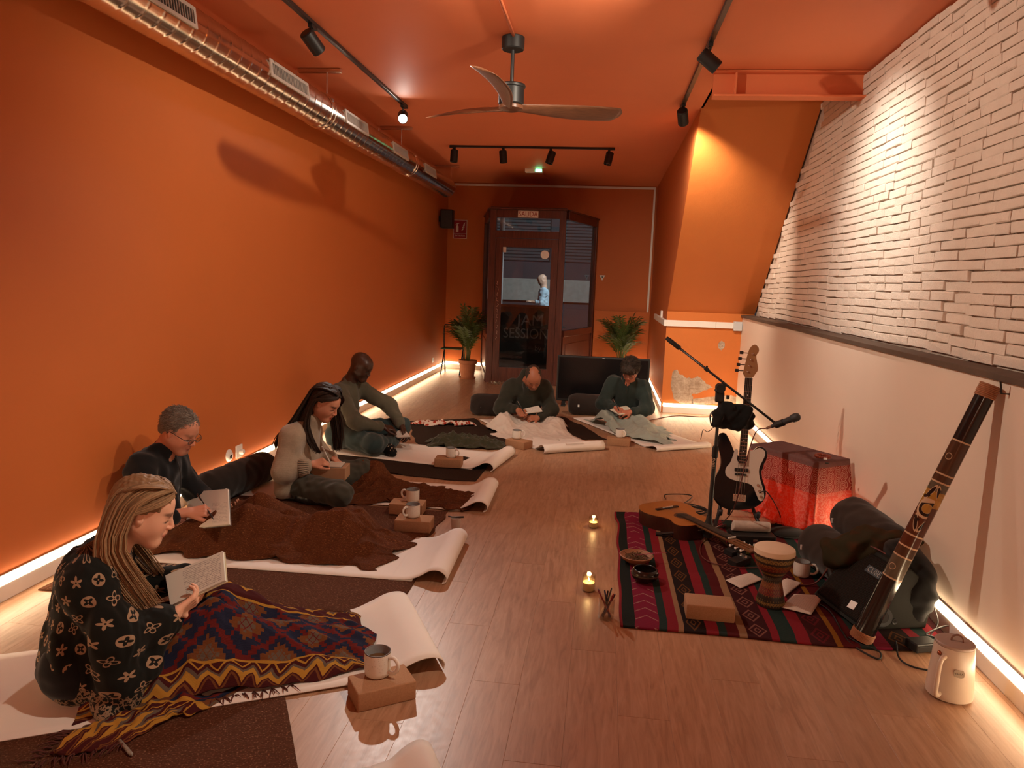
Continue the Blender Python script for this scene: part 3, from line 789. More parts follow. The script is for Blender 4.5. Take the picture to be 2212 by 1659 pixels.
def palm(loc, label, seed, hh):
    r = random.Random(seed); t = thing('potted_palm', label, 'potted plant', loc, group='potted palms by the entrance')
    bm = BM(); lathe(bm, [(0, .0), (.10, .0), (.135, .24), (.15, .245), (.155, .30), (.145, .302), (.138, .27), (0, .268)], 32); obj('pot', bm, m_terra, t, True, 40)
    bm = BM(); lathe(bm, [(0, .272), (.138, .272)], 24); obj('soil', bm, m_soil, t)
    bm = BM(); lathe(bm, [(0, .001), (.125, .001), (.14, .028), (.13, .028), (.115, .008)], 28); obj('saucer', bm, m_terra, t, True, 40)
    for i in range(24):
        k = r.random(); az = i*2.399+r.uniform(-.3, .3); ln = r.uniform(.08, .42); h = r.uniform(.62, .95)*hh*(1 if ln < .3 else .85)
        o = obj('frond', frond(r, h, ln, az), m_leaf, t); o.data.materials.append(m_stem); o.location = (r.uniform(-.04, .04), r.uniform(-.04, .04), .27)
palm((-2.12, 11.7, 0), 'potted palm in a terracotta pot left of the porch', 3, 1.0)
palm((.34, 12.2, 0), 'potted palm in a terracotta pot behind the black television', 9, .98)
# folding chair frame half hidden behind the left palm
ch = thing('folding_chair', 'black folding chair frame with a green seat behind the left palm', 'chair', (-2.48, 12.3, 0))
bm = BM()
for s in (-.16, .16): tube(bm, spline([(s, .12, 0), (s, 0, .42), (s, -.03, .78), (s*.7, -.03, .82)], 14), .011, 8)
tube(bm, [(-.12, -.03, .82), (.12, -.03, .82)], .011, 8); obj('frame', bm, m_black, ch, True)
bm = BM(); bx(bm, (0, -.1, .43), (.34, .30, .02), bev=.006); obj('seat', bm, plain('green_seat', (.02, .11, .05), .5), ch)
bm = BM()
for s in (-.16, .16): tube(bm, [(s, -.25, 0), (s, .05, .44)], .011, 8)
obj('leg', bm, m_black, ch)

tv = thing('television', 'wide black flat television standing on the floor on short feet', 'television', (.04, 9.62, 0))
W_, Hh = 1.19, .60
bm = BM(); bx(bm, (0, 0, .06+Hh/2), (W_, .05, Hh), bev=.012, seg=3); obj('casing', bm, m_black, tv)
def screen_mat():
    m = M('screen_black', .18, .5); m.col((.004, .004, .005)); m.rough(m.noise(3, 2)*.08+.2); return m.m
bm = BM(); bx(bm, (0, -.0265, .065+Hh/2), (W_-.05, .003, Hh-.06)); obj('screen', bm, screen_mat(), tv)
bm = BM(); bx(bm, (0, -.0285, .06+Hh-.018), (.03, .002, .007)); obj('badge', bm, m_greyp, tv)
for s in (-1, 1):
    bm = BM(); bx(bm, (s*(W_/2-.1), 0, .035), (.05, .03, .07), bev=.004); bx(bm, (s*(W_/2-.1), 0, .006), (.06, .22, .012), bev=.004); obj('foot', bm, m_black, tv)
# ================================================================ implicit surfaces for bodies and clothes
class SDF:
    PAD = .05
    def __init__(s, lo, hi, res):
        s.lo = np.array(lo, np.float32); s.res = res
        s.n = np.ceil((np.array(hi)-s.lo)/res).astype(int)+1
        s.d = np.full(s.n, .5, np.float32)
        s.ax = [s.lo[i]+np.arange(s.n[i], dtype=np.float32)*res for i in range(3)]
    def box(s, lo, hi, pad=None):
        pad = s.PAD if pad is None else pad
        a = np.clip(np.floor((np.array(lo)-pad-s.lo)/s.res).astype(int), 0, s.n); b = np.clip(np.ceil((np.array(hi)+pad-s.lo)/s.res).astype(int)+1, 0, s.n)
        sl = tuple(slice(a[i], b[i]) for i in range(3))
        return sl, s.ax[0][sl[0]][:, None, None], s.ax[1][sl[1]][None, :, None], s.ax[2][sl[2]][None, None, :]
    def comb(s, sl, d, k, mode):
        c = s.d[sl]
        if mode == 'u':
            h = np.maximum(k-np.abs(c-d), 0)/max(k, 1e-6); s.d[sl] = np.minimum(c, d)-h*h*(k*.25)
        else:
            h = np.maximum(k-np.abs(c+d), 0)/max(k, 1e-6); s.d[sl] = np.maximum(c, -d)+h*h*(k*.25)
    def cone(s, a, b, ra, rb=None, k=.02, mode='u', fl=None):
        """tapered capsule; fl=(axis, factor) squashes it along axis"""
        rb = ra if rb is None else rb
        a = np.array(a, np.float32); b = np.array(b, np.float32); R = max(ra, rb)*1.05
        sl, X, Y, Z = s.box(np.minimum(a, b)-R, np.maximum(a, b)+R)
        if X.size*Y.size*Z.size == 0: return s
        ba = b-a; L = float(ba@ba)+1e-12
        px, py, pz = X-a[0], Y-a[1], Z-a[2]
        if fl is not None:
            n = np.array(fl[0], np.float32); n /= np.linalg.norm(n); f = 1/fl[1]-1
            q = (px*n[0]+py*n[1]+pz*n[2])*f; px, py, pz = px+q*n[0], py+q*n[1], pz+q*n[2]
            ba = ba+n*float(ba@n)*f; L = float(ba@ba)+1e-12
        h = np.clip((px*ba[0]+py*ba[1]+pz*ba[2])/L, 0, 1)
        d = np.sqrt((px-ba[0]*h)**2+(py-ba[1]*h)**2+(pz-ba[2]*h)**2)-(ra+(rb-ra)*h)
        if fl is not None: d = d*min(1, fl[1])
        s.comb(sl, d, k, mode); return s
    def ell(s, c, r, R=None, k=.02, mode='u'):
        c = np.array(c, np.float32); r = np.array(r, np.float32); m = r.max()
        sl, X, Y, Z = s.box(c-m, c+m)
        if X.size*Y.size*Z.size == 0: return s
        px, py, pz = X-c[0], Y-c[1], Z-c[2]
        if R is not None:
            R = np.array(R, np.float32)  # columns are local axes
            px, py, pz = (px*R[0, i]+py*R[1, i]+pz*R[2, i] for i in range(3))
        px, py, pz = px/r[0], py/r[1], pz/r[2]
        k0 = np.sqrt(px*px+py*py+pz*pz)+1e-9; k1 = np.sqrt((px/r[0])**2+(py/r[1])**2+(pz/r[2])**2)+1e-9
        s.comb(sl, k0*(k0-1)/k1, k, mode); return s
    def chain(s, pts, rad, k=.02, **kw):
        for i in range(len(pts)-1): s.cone(pts[i], pts[i+1], rad[i], rad[i+1], k, **kw)
        return s
    def plane(s, p, n, lo=None, hi=None):
        """cut away everything on the n side of the plane (inside lo..hi)"""
        lo = s.lo if lo is None else lo; hi = s.lo+s.n*s.res if hi is None else hi
        sl, X, Y, Z = s.box(lo, hi, 0); n = np.array(n, np.float32); n /= np.linalg.norm(n)
        s.d[sl] = np.maximum(s.d[sl], (X-p[0])*n[0]+(Y-p[1])*n[1]+(Z-p[2])*n[2]); return s
    def wrinkle(s, amp, wl=.06, seed=0, stretch=(1, 1, 1), band=.035):
        r = np.random.default_rng(seed); idx = np.nonzero(np.abs(s.d) < band)
        P = np.stack([s.ax[i][idx[i]]*stretch[i] for i in range(3)], -1); n = np.zeros(len(P), np.float32)
        for i in range(7):
            k = r.normal(size=3); k *= (2*PI/wl*r.uniform(.5, 1.3))/np.linalg.norm(k); k2 = r.normal(size=3); k2 *= (2*PI/(wl*2.2))/np.linalg.norm(k2)
            n += np.sin(P@k+r.uniform(0, 6)+1.6*np.sin(P@k2+r.uniform(0, 6)))
        s.d[idx] += (amp*n/2.6).astype(np.float32); return s
    def mesh(s, name):
        d = s.d; ins = d < 0; n = s.n
        m = np.zeros(tuple(n-1), np.int8)
        for i in (0, 1):
            for j in (0, 1):
                for k in (0, 1): m += ins[i:n[0]-1+i, j:n[1]-1+j, k:n[2]-1+k]
        act = np.nonzero((m > 0) & (m < 8)); ci = np.stack(act, -1)
        vid = np.full(tuple(n-1), -1, np.int32); vid[act] = np.arange(len(ci), dtype=np.int32)
        cor = [(i, j, k) for i in (0, 1) for j in (0, 1) for k in (0, 1)]
        cv = {c: d[ci[:, 0]+c[0], ci[:, 1]+c[1], ci[:, 2]+c[2]] for c in cor}
        acc = np.zeros((len(ci), 3), np.float32); cnt = np.zeros(len(ci), np.float32)
        for a in cor:
            for ax in range(3):
                if a[ax]: continue
                b = tuple(a[i]+(i == ax) for i in range(3)); va, vb = cv[a], cv[b]; x = (va < 0) != (vb < 0)
                t = va[x]/(va[x]-vb[x]); p = np.tile(np.array(a, np.float32), (x.sum(), 1)); p[:, ax] += t
                acc[x] += p; cnt[x] += 1
        V = s.lo+(ci+acc/cnt[:, None])*s.res
        Q = []
        for ax in range(3):
            o1, o2 = (ax+1) % 3, (ax+2) % 3
            A = [slice(0, None)]*3; A[ax] = slice(0, n[ax]-1); B = [slice(0, None)]*3; B[ax] = slice(1, n[ax])
            x = ins[tuple(A)] != ins[tuple(B)]; e = np.stack(np.nonzero(x), -1)
            ok = (e[:, o1] > 0) & (e[:, o2] > 0) & (e[:, o1] < n[o1]-1) & (e[:, o2] < n[o2]-1); e = e[ok]
            fl_ = ins[tuple(A)][tuple(e.T)]
            def g(a, b):
                f = e.copy(); f[:, o1] -= a; f[:, o2] -= b; return vid[tuple(f.T)]
            q = np.stack([g(1, 1), g(0, 1), g(0, 0), g(1, 0)], -1); q[~fl_] = q[~fl_][:, ::-1]; Q.append(q)
        Q = np.concatenate(Q); Q = Q[(Q >= 0).all(1)]
        me = bpy.data.meshes.new(name)
        me.vertices.add(len(V)); me.vertices.foreach_set('co', V.astype(np.float32).reshape(-1))
        me.loops.add(Q.size); me.loops.foreach_set('vertex_index', Q.reshape(-1).astype(np.int32))
        me.polygons.add(len(Q)); me.polygons.foreach_set('loop_start', np.arange(0, Q.size, 4, dtype=np.int32))
        me.polygons.foreach_set('use_smooth', np.ones(len(Q), bool)); me.update(calc_edges=True)
        return me
def verts_of(me):
    v = np.empty(len(me.vertices)*3, np.float32); me.vertices.foreach_get('co', v); return v.reshape(-1, 3)
def set_col(me, col):
    a = me.color_attributes.new('Col', 'FLOAT_COLOR', 'POINT'); c = np.ones((len(me.vertices), 4), np.float32); c[:, :3] = col
    a.data.foreach_set('color', c.reshape(-1))

# ---------------------------------------------------------------- heads and hands
def head_axes(yaw, pitch, roll=0):
    """yaw to the left, pitch down, roll towards the left shoulder; columns f, l, t"""
    m = Matrix.Rotation(yaw, 3, 'Z') @ Matrix.Rotation(pitch, 3, 'Y') @ Matrix.Rotation(-roll, 3, 'X')
    return np.array(m, np.float32)
class Head:
    def __init__(s, c, yaw=0, pitch=0, roll=0, sc=1.0): s.c = np.array(c, np.float32); s.R = head_axes(yaw, pitch, roll); s.s = sc
    def w(s, f, l, t): return s.c+s.R@(np.array((f, l, t), np.float32)*s.s)
    def loc(s, V): return ((V-s.c)@s.R)/s.s
def build_head(S, H, jaw=1.0, nose=1.0):
    k = H.s; w = H.w; R = H.R
    S.ell(w(-.014, 0, .030), np.array((.098, .076, .088))*k, R, .01)
    S.ell(w(.020, 0, -.030), np.array((.070, .060, .085))*k, R, .045)
    S.ell(w(.036, 0, .045), np.array((.052, .058, .045))*k, R, .03)
    S.cone(w(.064, -.012, -.098), w(.064, .012, -.098), .021*k*jaw, k=.025)
    for s in (-1, 1):
        S.cone(w(-.004, s*.050, -.048), w(.056, s*.020, -.096), .019*k*jaw, .018*k, .045)
        S.ell(w(.052, s*.034, -.034), np.array((.024, .024, .030))*k, R, .04)
        S.ell(w(.100, s*.031, .000), np.array((.018, .017, .012))*k, R, .012, 's')
        S.ell(w(.074, s*.031, -.001), np.array((.0145, .0155, .0125))*k, R, .004)
        S.ell(w(-.004, s*.077, -.004), np.array((.017, .007, .030))*k, R@np.array(Matrix.Rotation(s*.35, 3, 'Z'), np.float32)@np.array(Matrix.Rotation(-.2, 3, 'Y'), np.float32), .006)
        S.ell(w(.002, s*.083, .002), np.array((.009, .005, .017))*k, R, .004, 's')
        S.ell(w(.101, s*.0105, -.036), np.array((.009, .0065, .006))*k, R, .006)
    S.cone(w(.080, -.030, .021), w(.080, .030, .021), .010*k, k=.018)
    S.cone(w(.086, 0, .014), w(.1085*nose, 0, -.030), .0070*k, .0088*k, .010)
    S.ell(w(.094, 0, -.056), np.array((.008, .014, .012))*k, R, .01)
    S.ell(w(.0905, 0, -.0640), np.array((.0080, .019, .0050))*k, R, .005)
    S.ell(w(.0880, 0, -.0745), np.array((.0080, .017, .0055))*k, R, .005)
    S.cone(w(.0985, -.014, -.0695), w(.0985, .014, -.0695), .0020*k, k=.002, mode='s')
def skin_colour(me, H, base, lip, brow, browcol, lash=True, stubble=None, seed=0, ref=.0):
    V = verts_of(me); q = H.loc(V); col = np.tile(np.array(base, np.float32), (len(V), 1))
    r = np.random.default_rng(seed); k = r.normal(size=(4, 3))*40; nz = np.sin(V@k.T).sum(1)[:, None]*.02; col = col*(1+nz)
    near = (np.abs(q[:, 0]) < .14) & (np.abs(q[:, 1]) < .1) & (q[:, 2] > -.14) & (q[:, 2] < .14)
    def blend(mask, c, a): col[mask] = col[mask]*(1-a[mask][:, None])+np.array(c, np.float32)*a[mask][:, None]
    def g(c, s): return np.exp(-(((q-np.array(c))/np.array(s))**2).sum(1))
    red = np.array(base)*np.array((1.12, .80, .76))
    blend(near, red, np.clip(.32*g((.07, .04, -.03), (.03, .025, .025))+.32*g((.07, -.04, -.03), (.03, .025, .025))+.3*g((.11, 0, -.03), (.02, .02, .02)), 0, 1))
    if stubble is not None: blend(near, stubble, np.clip(.75*g((.06, 0, -.085), (.06, .06, .035)), 0, .6))
    blend(near, lip, np.clip(1.5*g((.098, 0, -.069), (.02, .021, .0095)), 0, 1))
    for s in (-1, 1):
        blend(near, browcol, np.clip(2.0*g((.088, s*.034, .0215), (.022, .019, .0055)), 0, brow))
        if lash: blend(near, tuple(v*.4 for v in browcol), np.clip(2.2*g((.088, s*.032, -.0085), (.016, .0150, .0034)), 0, .95))
        blend(near, np.array(base)*.72, np.clip(.8*g((.085, s*.031, .007), (.02, .016, .006)), 0, .5))
    set_col(me, col)
def unit(v): v = np.array(v, float); return v/np.linalg.norm(v)
def build_hand(S, wr, f, n, side, curl=(25, 35, 25), thumb=(.6, .75, -.15), tcurl=25, sc=1.0, spread=.05, curls=None, k=.008):
    """wr wrist, f finger direction, n back-of-hand normal; side=+1 if the thumb lies on f x n"""
    f = unit(f); n = unit(np.array(n)-f*np.dot(n, f)); t = np.cross(f, n)*side; wr = np.array(wr, float)
    P = lambda a, b, c: wr+(f*a+t*b+n*c)*sc
    for i in range(4): S.cone(P(.012, .018-.012*i, 0), P(.088-.004*abs(i-1), .031-.0205*i, 0), .0135*sc, .0105*sc, .012)
    L = (.072, .080, .075, .058); tips = []
    for i in range(4):
        p = P(.088-.004*abs(i-1), .031-.0205*i, 0); d = f+t*spread*(1.2-i*.9); d /= np.linalg.norm(d)
        cu = curls[i] if curls else curl; m = n.copy(); r = .0092*sc if i < 3 else .008*sc
        for j, fr in enumerate((.46, .31, .23)):
            a = math.radians(cu[j]); d2 = d*math.cos(a)-m*math.sin(a); m = m*math.cos(a)+d*math.sin(a); d = d2
            q = p+d*L[i]*fr*sc; S.cone(p, q, r, r*.9, k if j == 0 else .004); p = q; r *= .9
        tips.append(p)
    p = P(.022, .026, -.004); d = f*thumb[0]+t*thumb[1]+n*thumb[2]; d /= np.linalg.norm(d); r = .0135*sc
    for j, ln in enumerate((.042, .034, .027)):
        q = p+d*ln*sc; S.cone(p, q, r, r*.86, .012 if j == 0 else .004); p = q; r *= .86
        a = math.radians(tcurl); ax = f-d*np.dot(f, d); ax /= np.linalg.norm(ax)+1e-9; d = d*math.cos(a)+ax*math.sin(a)
    tips.append(p)
    return tips

# ---------------------------------------------------------------- materials for people
def skin_mat(name, rough=.5):
    m = M(name, rough, .35); m.col(m.attr('Col')); m.bump(m.noise(260, 3), .12, .001)
    m.b.inputs['Subsurface Weight'].default_value = .08; m.b.inputs['Subsurface Radius'].default_value = (.01, .004, .002); return m.m
m_skin = skin_mat('skin')
def hair_mat(name, a, b, scale=60, rough=.42):
    m = M(name, rough+.18, .22); n = m.noise(scale, 4, .6); r2 = m.noise(6, 2)
    x = m.n('ShaderNodeSeparateColor'); m.nt.links.new(m.attr('Col'), x.inputs[0]); at_ = N(m.nt, x.outputs[0])
    m.col(m.mix(a, b, (n-.5)*.8+(r2-.5)*.6+at_)); m.bump(n, .35, .002); return m.m
def strands(name, guides, n, spread, rad, mat, parent, seed=0, seg=5, npts=12, keep=None):
    """hair locks: tapered tubes following interpolated guide curves"""
    r = random.Random(seed); bm = BM(); G = [spline(g, npts) for g in guides]
    for i in range(n):
        a = r.random()*(len(G)-1); k = min(int(a), len(G)-2); t = a-k
        off = Vector((r.gauss(0, spread), r.gauss(0, spread), r.gauss(0, spread*.6))); ph = r.uniform(0, 6); am = r.uniform(.2, 1)*.006
        ln = r.uniform(.8, 1.05); pts = []
        for j in range(npts):
            s = j/(npts-1); p = G[k][j].lerp(G[k+1][j], t)
            if ln < 1 and j > 0: p = p.lerp(pts[-1], (1-ln)*s)
            pts.append(p+off*(.25+.75*s)+Vector((math.sin(s*7+ph), math.cos(s*6+ph), 0))*am*s)
        rr = rad*r.uniform(.6, 1.3)
        tube(bm, pts, [rr*(.55+.45*math.sin(PI*min(1, .2+s_/(npts-1)*.75)))*(1-.75*(s_/(npts-1))**3) for s_ in range(npts)], seg, cap=False)
    o = obj(name, bm, mat, parent, True); o['kind'] = 'stuff'
    v = np.repeat(np.random.default_rng(seed).uniform(.0, 1.0, n), npts*seg)[:, None]; set_col(o.data, np.tile(v, (1, 3))); return o
def person(label, p0, deg):
    return thing('person', label, 'person', (p0[0], p0[1], .008), math.radians(deg), group='people sitting on the floor writing')
def sd(H=None, lo=(-.5, -.55, -.02), hi=(1.2, .55, .95), res=.005): return SDF(lo, hi, res)
# ================================================================ people
def hair_obj(S, mat, par):
    me = S.mesh('hair'); set_col(me, np.full((len(me.vertices), 3), .45)); return mesh_obj('hair', me, mat, par)
def wmat(p0, deg): return Matrix.Translation((p0[0], p0[1], 0)) @ Matrix.Rotation(math.radians(deg), 4, 'Z')
def quad_on(pxs, c, n):
    """pixel corners laid onto the plane through world point c with normal n"""
    c, n = Vector(c), Vector(n); out = []
    for x, y in pxs:
        d = ray(x, y); o = Vector((0, 0, HCAM)); out.append(o+d*((c-o).dot(n)/d.dot(n)))
    return out
m_cover = plain('notebook_cover', (.10, .09, .085), .6); m_penblack = plain('pen_black', (.012, .012, .014), .3)
def page_mat(name, c=(.72, .68, .61), u0=0.1, u1=.9, v0=.1, v1=.9, lines=16, dens=.5):
    m = M(name, .8, .2); u, v = m.uv()
    row = (v*lines).fr(); k = (v*lines).fl()
    nz = m.noise(1, 2, .6, m.vec(u*95, k*7.3, row*3.2)); gap = m.noise(1, 1, .5, m.vec(u*16, k*3.7, 0.0))
    ink = (nz-.5).abs().lt(.055)*row.band(.22, .78)*u.band(u0, u1)*v.band(v0, v1)*gap.gt(.40)*dens
    m.col(m.mix(m.mix(c, tuple(x*.9 for x in c), m.noise(4, 2)), (.09, .08, .09), ink)); return m.m
def slab(name, q, n, t, mat, parent, inv):
    """rectangular sheet from 4 corners with thickness t below, uv 0..1"""
    n = Vector(n).normalized(); bm = BM(); uvl = bm.loops.layers.uv.new('uv')
    a = [bm.verts.new(inv @ p) for p in q]; b = [bm.verts.new(inv @ (p-n*t)) for p in q]
    f = bm.faces.new(a)
    for l_, uv in zip(f.loops, ((0, 1), (1, 1), (1, 0), (0, 0))): l_[uvl].uv = uv
    bm.faces.new(list(reversed(b)))
    for i in range(4): bm.faces.new((a[i], a[(i+1) % 4], b[(i+1) % 4], b[i]))
    bmesh.ops.recalc_face_normals(bm, faces=bm.faces)
    return obj(name, bm, mat, parent)
def notebook(label, pxs, c, n, pm, t=.010, spine=0, cover=None, cat='notebook'):
    """pxs: TL TR BR BL; open notebook = page block + cover under it"""
    q = quad_on(pxs, c, n); ctr = sum(q, Vector())/4; n = Vector(n).normalized()
    o = thing('notebook', label, cat, ctr-n*t); inv = Matrix.Translation(-o.location)
    slab('pages', q, n, t*.8, pm, o, inv)
    qc = [ctr+(p-ctr)*1.03-n*t*.8 for p in q]; slab('cover', qc, n, t*.25, cover or m_cover, o, inv)
    return o
def pen(a, b, label, mat=None, r=.0045):
    a, b = Vector(a), Vector(b); d = b-a
    o = thing('pen', label, 'pen', a); bm = BM(); tube(bm, [(0, 0, 0), d*.08, d*.1, d*.98, d], [r*.2, r*.7, r, r, r*.7], 10); obj('barrel', bm, mat or m_penblack, o, True, 50)
    bm = BM(); s = d.normalized(); x, y, _ = basis(s); tube(bm, [d*.97+x*r*1.3, d*.72+x*r*1.3], r*.3, 6); obj('clip', bm, m_galv, o); return o

# ---------------------------------------------------------------- woman with the monogram shawl (front left)
P1, A1 = (-1.87, 2.48), 28
w1 = person('woman in a black monogram shawl reading a notebook on the nearest mat', P1, A1)
H1 = Head((.18, 0, .662), -.05, math.radians(20), 0, 1.05)
S = SDF((-.25, -.36, .0), (.95, .36, .88), .0036)
build_head(S, H1)
S.cone(H1.w(-.03, 0, -.05), (.055, 0, .50), .050, .056, .03); S.cone((.055, 0, .50), (0, 0, .12), .06, .09, .04)
for s, el, wr in ((-1, (.13, -.23, .25), (.285, -.125, .285)), (1, (.16, .21, .25), (.345, .150, .305))):
    S.chain([(.05, 0, .48), (.04, s*.15, .46), el, wr], [.04, .04, .036, .026], .03)
h1r = build_hand(S, (.285, -.125, .285), (.80, .50, .33), (.25, -.75, -.6), 1, curls=[(10, 18, 12), (22, 35, 25), (30, 40, 30), (36, 44, 30)], thumb=(.55, .45, .75), tcurl=14, sc=.98)
build_hand(S, (.345, .150, .305), (.55, -.70, .30), (.45, .6, -.65), -1, curl=(20, 30, 25), sc=.95)
S.chain([(0, -.09, .10), (.40, -.09, .17), (.75, -.08, .05)], [.07, .05, .035], .03); S.chain([(0, .09, .10), (.42, .09, .18), (.78, .08, .05)], [.07, .05, .035], .03)
S.cone((0, -.09, .1), (0, .09, .1), .09, k=.04)
me = S.mesh('body'); skin_colour(me, H1, lin(226, 174, 146), lin(186, 108, 94), .8, lin(80, 52, 34))
mesh_obj('body', me, m_skin, w1)
# shawl
S = SDF((-.30, -.42, -.005), (.42, .40, .60), .0045)
S.cone((-.01, 0, .14), (.0, 0, .40), .175, .145, .05, fl=((1, 0, 0), .92)); S.cone((.0, -.13, .43), (.02, .13, .43), .085, k=.06)
S.cone((.045, 0, .46), (.075, 0, .545), .085, .068, .03)
S.chain([(.01, -.15, .45), (.10, -.235, .27), (.255, -.145, .275)], [.075, .08, .058], .06); S.chain([(.02, .15, .44), (.13, .22, .27), (.30, .16, .32)], [.075, .075, .055], .06)
S.chain([(.10, -.24, .26), (.11, -.26, .13), (.12, -.27, .035)], [.07, .06, .05], .05); S.chain([(.24, -.15, .25), (.20, -.22, .13), (.10, -.28, .03)], [.04, .035, .03], .05)
S.chain([(.03, -.20, .05), (.07, -.34, .02)], [.05, .025], .04)
S.cone((-.02, -.06, .12), (-.02, .08, .12), .17, k=.05)
S.ell((.10, 0, .575), (.052, .050, .06), None, .01, 's'); S.cone((.13, 0, .56), (.16, 0, .66), .055, k=.01, mode='s')
S.ell((.33, -.12, .28), (.055, .045, .035), None, .01, 's')
S.plane((0, 0, .002), (0, 0, -1))
S.wrinkle(.0065, .12, 3, (1, 1, .45)); S.wrinkle(.002, .04, 5, (1, 1, .5))
def shawl_mat():
    m = M('monogram_shawl', .95, .15); x, y, z = m.pos('Object')
    a = y.atan2(x+.02)*.205*15.5; b = z*15.5
    ca = (b).fl(); a2 = a+ca.mod(2.0)*.5
    ia = a2.fl(); fa = a2.fr()-.5; fb = b.fr()-.5
    r = (fa*fa+fb*fb).sqrt(); th = fb.atan2(fa)+ia*1.1
    typ = (ia+ca*2.0).mod(3.0)
    fl5 = r.lt((th*5).cos()*.10+.20)*r.gt(.045)
    ring = r.lt(.30)*(1-r.lt((th*4).cos()*.07+.165))*1.0+r.lt(.035)
    star_o = r.lt((th*4).cos()*.09+.25); star = star_o*(1-r.lt((th*4).cos()*.075+.185))+r.lt((th*4+3.14).cos()*.05+.10)*r.gt(.03)
    mot = typ.lt(.5)*fl5+typ.band(.5, 1.5)*ring+typ.gt(1.5)*star
    lp = m.noise(52, 3, .5); hem = z.lt(.085); hemp = (lp-.5).abs().lt(.055)*.7
    mot = mot.min(1.0)*(1-hem)+hem*hemp
    wv = m.noise(900, 2)
    c = m.mix((.0075, .0085, .0075), (.42, .27, .165), mot*.95)
    m.col(m.mix(c, (.02, .018, .015), wv*.35)); m.bump(wv, .4, .0015); m.b.inputs['Sheen Weight'].default_value = .05; return m.m
mesh_obj('shawl', S.mesh('shawl'), shawl_mat(), w1)
# trousers peeking out under the shawl
S = SDF((-.26, -.25, -.005), (.25, .3, .30), .007); S.cone((-.05, -.10, .115), (.0, .10, .11), .128, k=.03); S.cone((-.02, -.12, .10), (.2, -.12, .12), .10, .08, .03); S.plane((0, 0, .004), (0, 0, -1)); S.wrinkle(.003, .08, 2)
mesh_obj('trousers', S.mesh('trousers'), cloth('black_trousers', (.012, .012, .014), .3), w1)
# hair
m_hair1 = hair_mat('brown_blond_hair', (.16, .085, .042), (.34, .205, .105), 90)
S = SDF((-.06, -.15, .45), (.34, .15, .85), .004)
S.ell(H1.w(-.020, 0, .036), np.array((.108, .087, .096))*1.05, H1.R, .01)
S.cone(H1.w(-.06, 0, -.01), (.07, 0, .54), .062, .06, .03)
S.ell(H1.w(.128, 0, -.060), np.array((.108, .13, .135))*1.05, H1.R, .012, 's'); S.ell(H1.w(.07, -.10, -.015), np.array((.080, .06, .060)), H1.R, .01, 's'); S.ell(H1.w(.07, .10, -.015), np.array((.080, .06, .060)), H1.R, .01, 's')
S.ell(H1.w(-.02, -.095, -.015), np.array((.028, .03, .035)), H1.R, .008, 's')
S.wrinkle(.0028, .03, 8, (1, 2.2, .55))
hr = hair_obj(S, m_hair1, w1)
w_ = lambda *a: tuple(float(v) for v in H1.w(*a))
g = [[w_(.055, -.028, .115), w_(.0, -.080, .085), w_(-.045, -.098, .01), (.085, -.115, .56), (.13, -.135, .46), (.215, -.155, .33)],
     [w_(.07, -.02, .105), w_(.025, -.075, .085), w_(-.022, -.094, .03), (.115, -.115, .57), (.165, -.13, .47), (.235, -.135, .34)],
     [w_(.02, -.02, .125), w_(-.06, -.075, .09), w_(-.09, -.085, .0), (.055, -.12, .56), (.10, -.14, .45), (.19, -.165, .32)],
     [w_(-.03, -.01, .125), w_(-.105, -.055, .06), w_(-.115, -.06, -.02), (.02, -.10, .55), (.06, -.14, .45), (.16, -.175, .33)]]
strands('hair_locks', g, 190, .007, .0042, m_hair1, hr, 4)
gt_ = [[w_(.082, -.030, .088), w_(.055, -.074, .060), w_(.012, -.092, .030), w_(-.030, -.100, -.005), (.10, -.118, .57), (.15, -.135, .46), (.225, -.15, .34)],
       [w_(.074, -.026, .100), w_(.040, -.076, .075), w_(-.005, -.094, .040), w_(-.045, -.100, .0), (.08, -.118, .57), (.13, -.14, .46), (.21, -.16, .33)]]
strands('hair_locks', gt_, 90, .0035, .0036, m_hair1, hr, 24, npts=14)
g2 = [[(x, -y, z) for x, y, z in q] for q in g]
strands('hair_locks', g2, 70, .008, .0050, m_hair1, hr, 5)
g3 = [[w_(.080, 0, .092), w_(.03, sg*.055, .117), w_(-.05, sg*.075, .095), w_(-.11, sg*.05, .02), (.04, sg*.06, .55)] for sg in (-1.15, -.7, -.35, 0, .35, .7, 1.15)]
strands('hair_locks', g3, 230, .004, .0038, m_hair1, hr, 6)
M1 = wmat(P1, A1)
pm_hand = page_mat('handwritten_page', (.70, .70, .62), .30, .95, .06, .94, 17, .75)
n1 = M1.to_3x3() @ Vector((-.45, -.38, .80)); c1 = M1 @ Vector((.37, -.02, .375))
notebook('open notebook with handwriting held by the shawled woman', [(357, 1243), (481, 1190), (486, 1253), (368, 1308)], c1, n1, pm_hand, .014, cover=plain('cream_edge', (.60, .55, .38), .7))

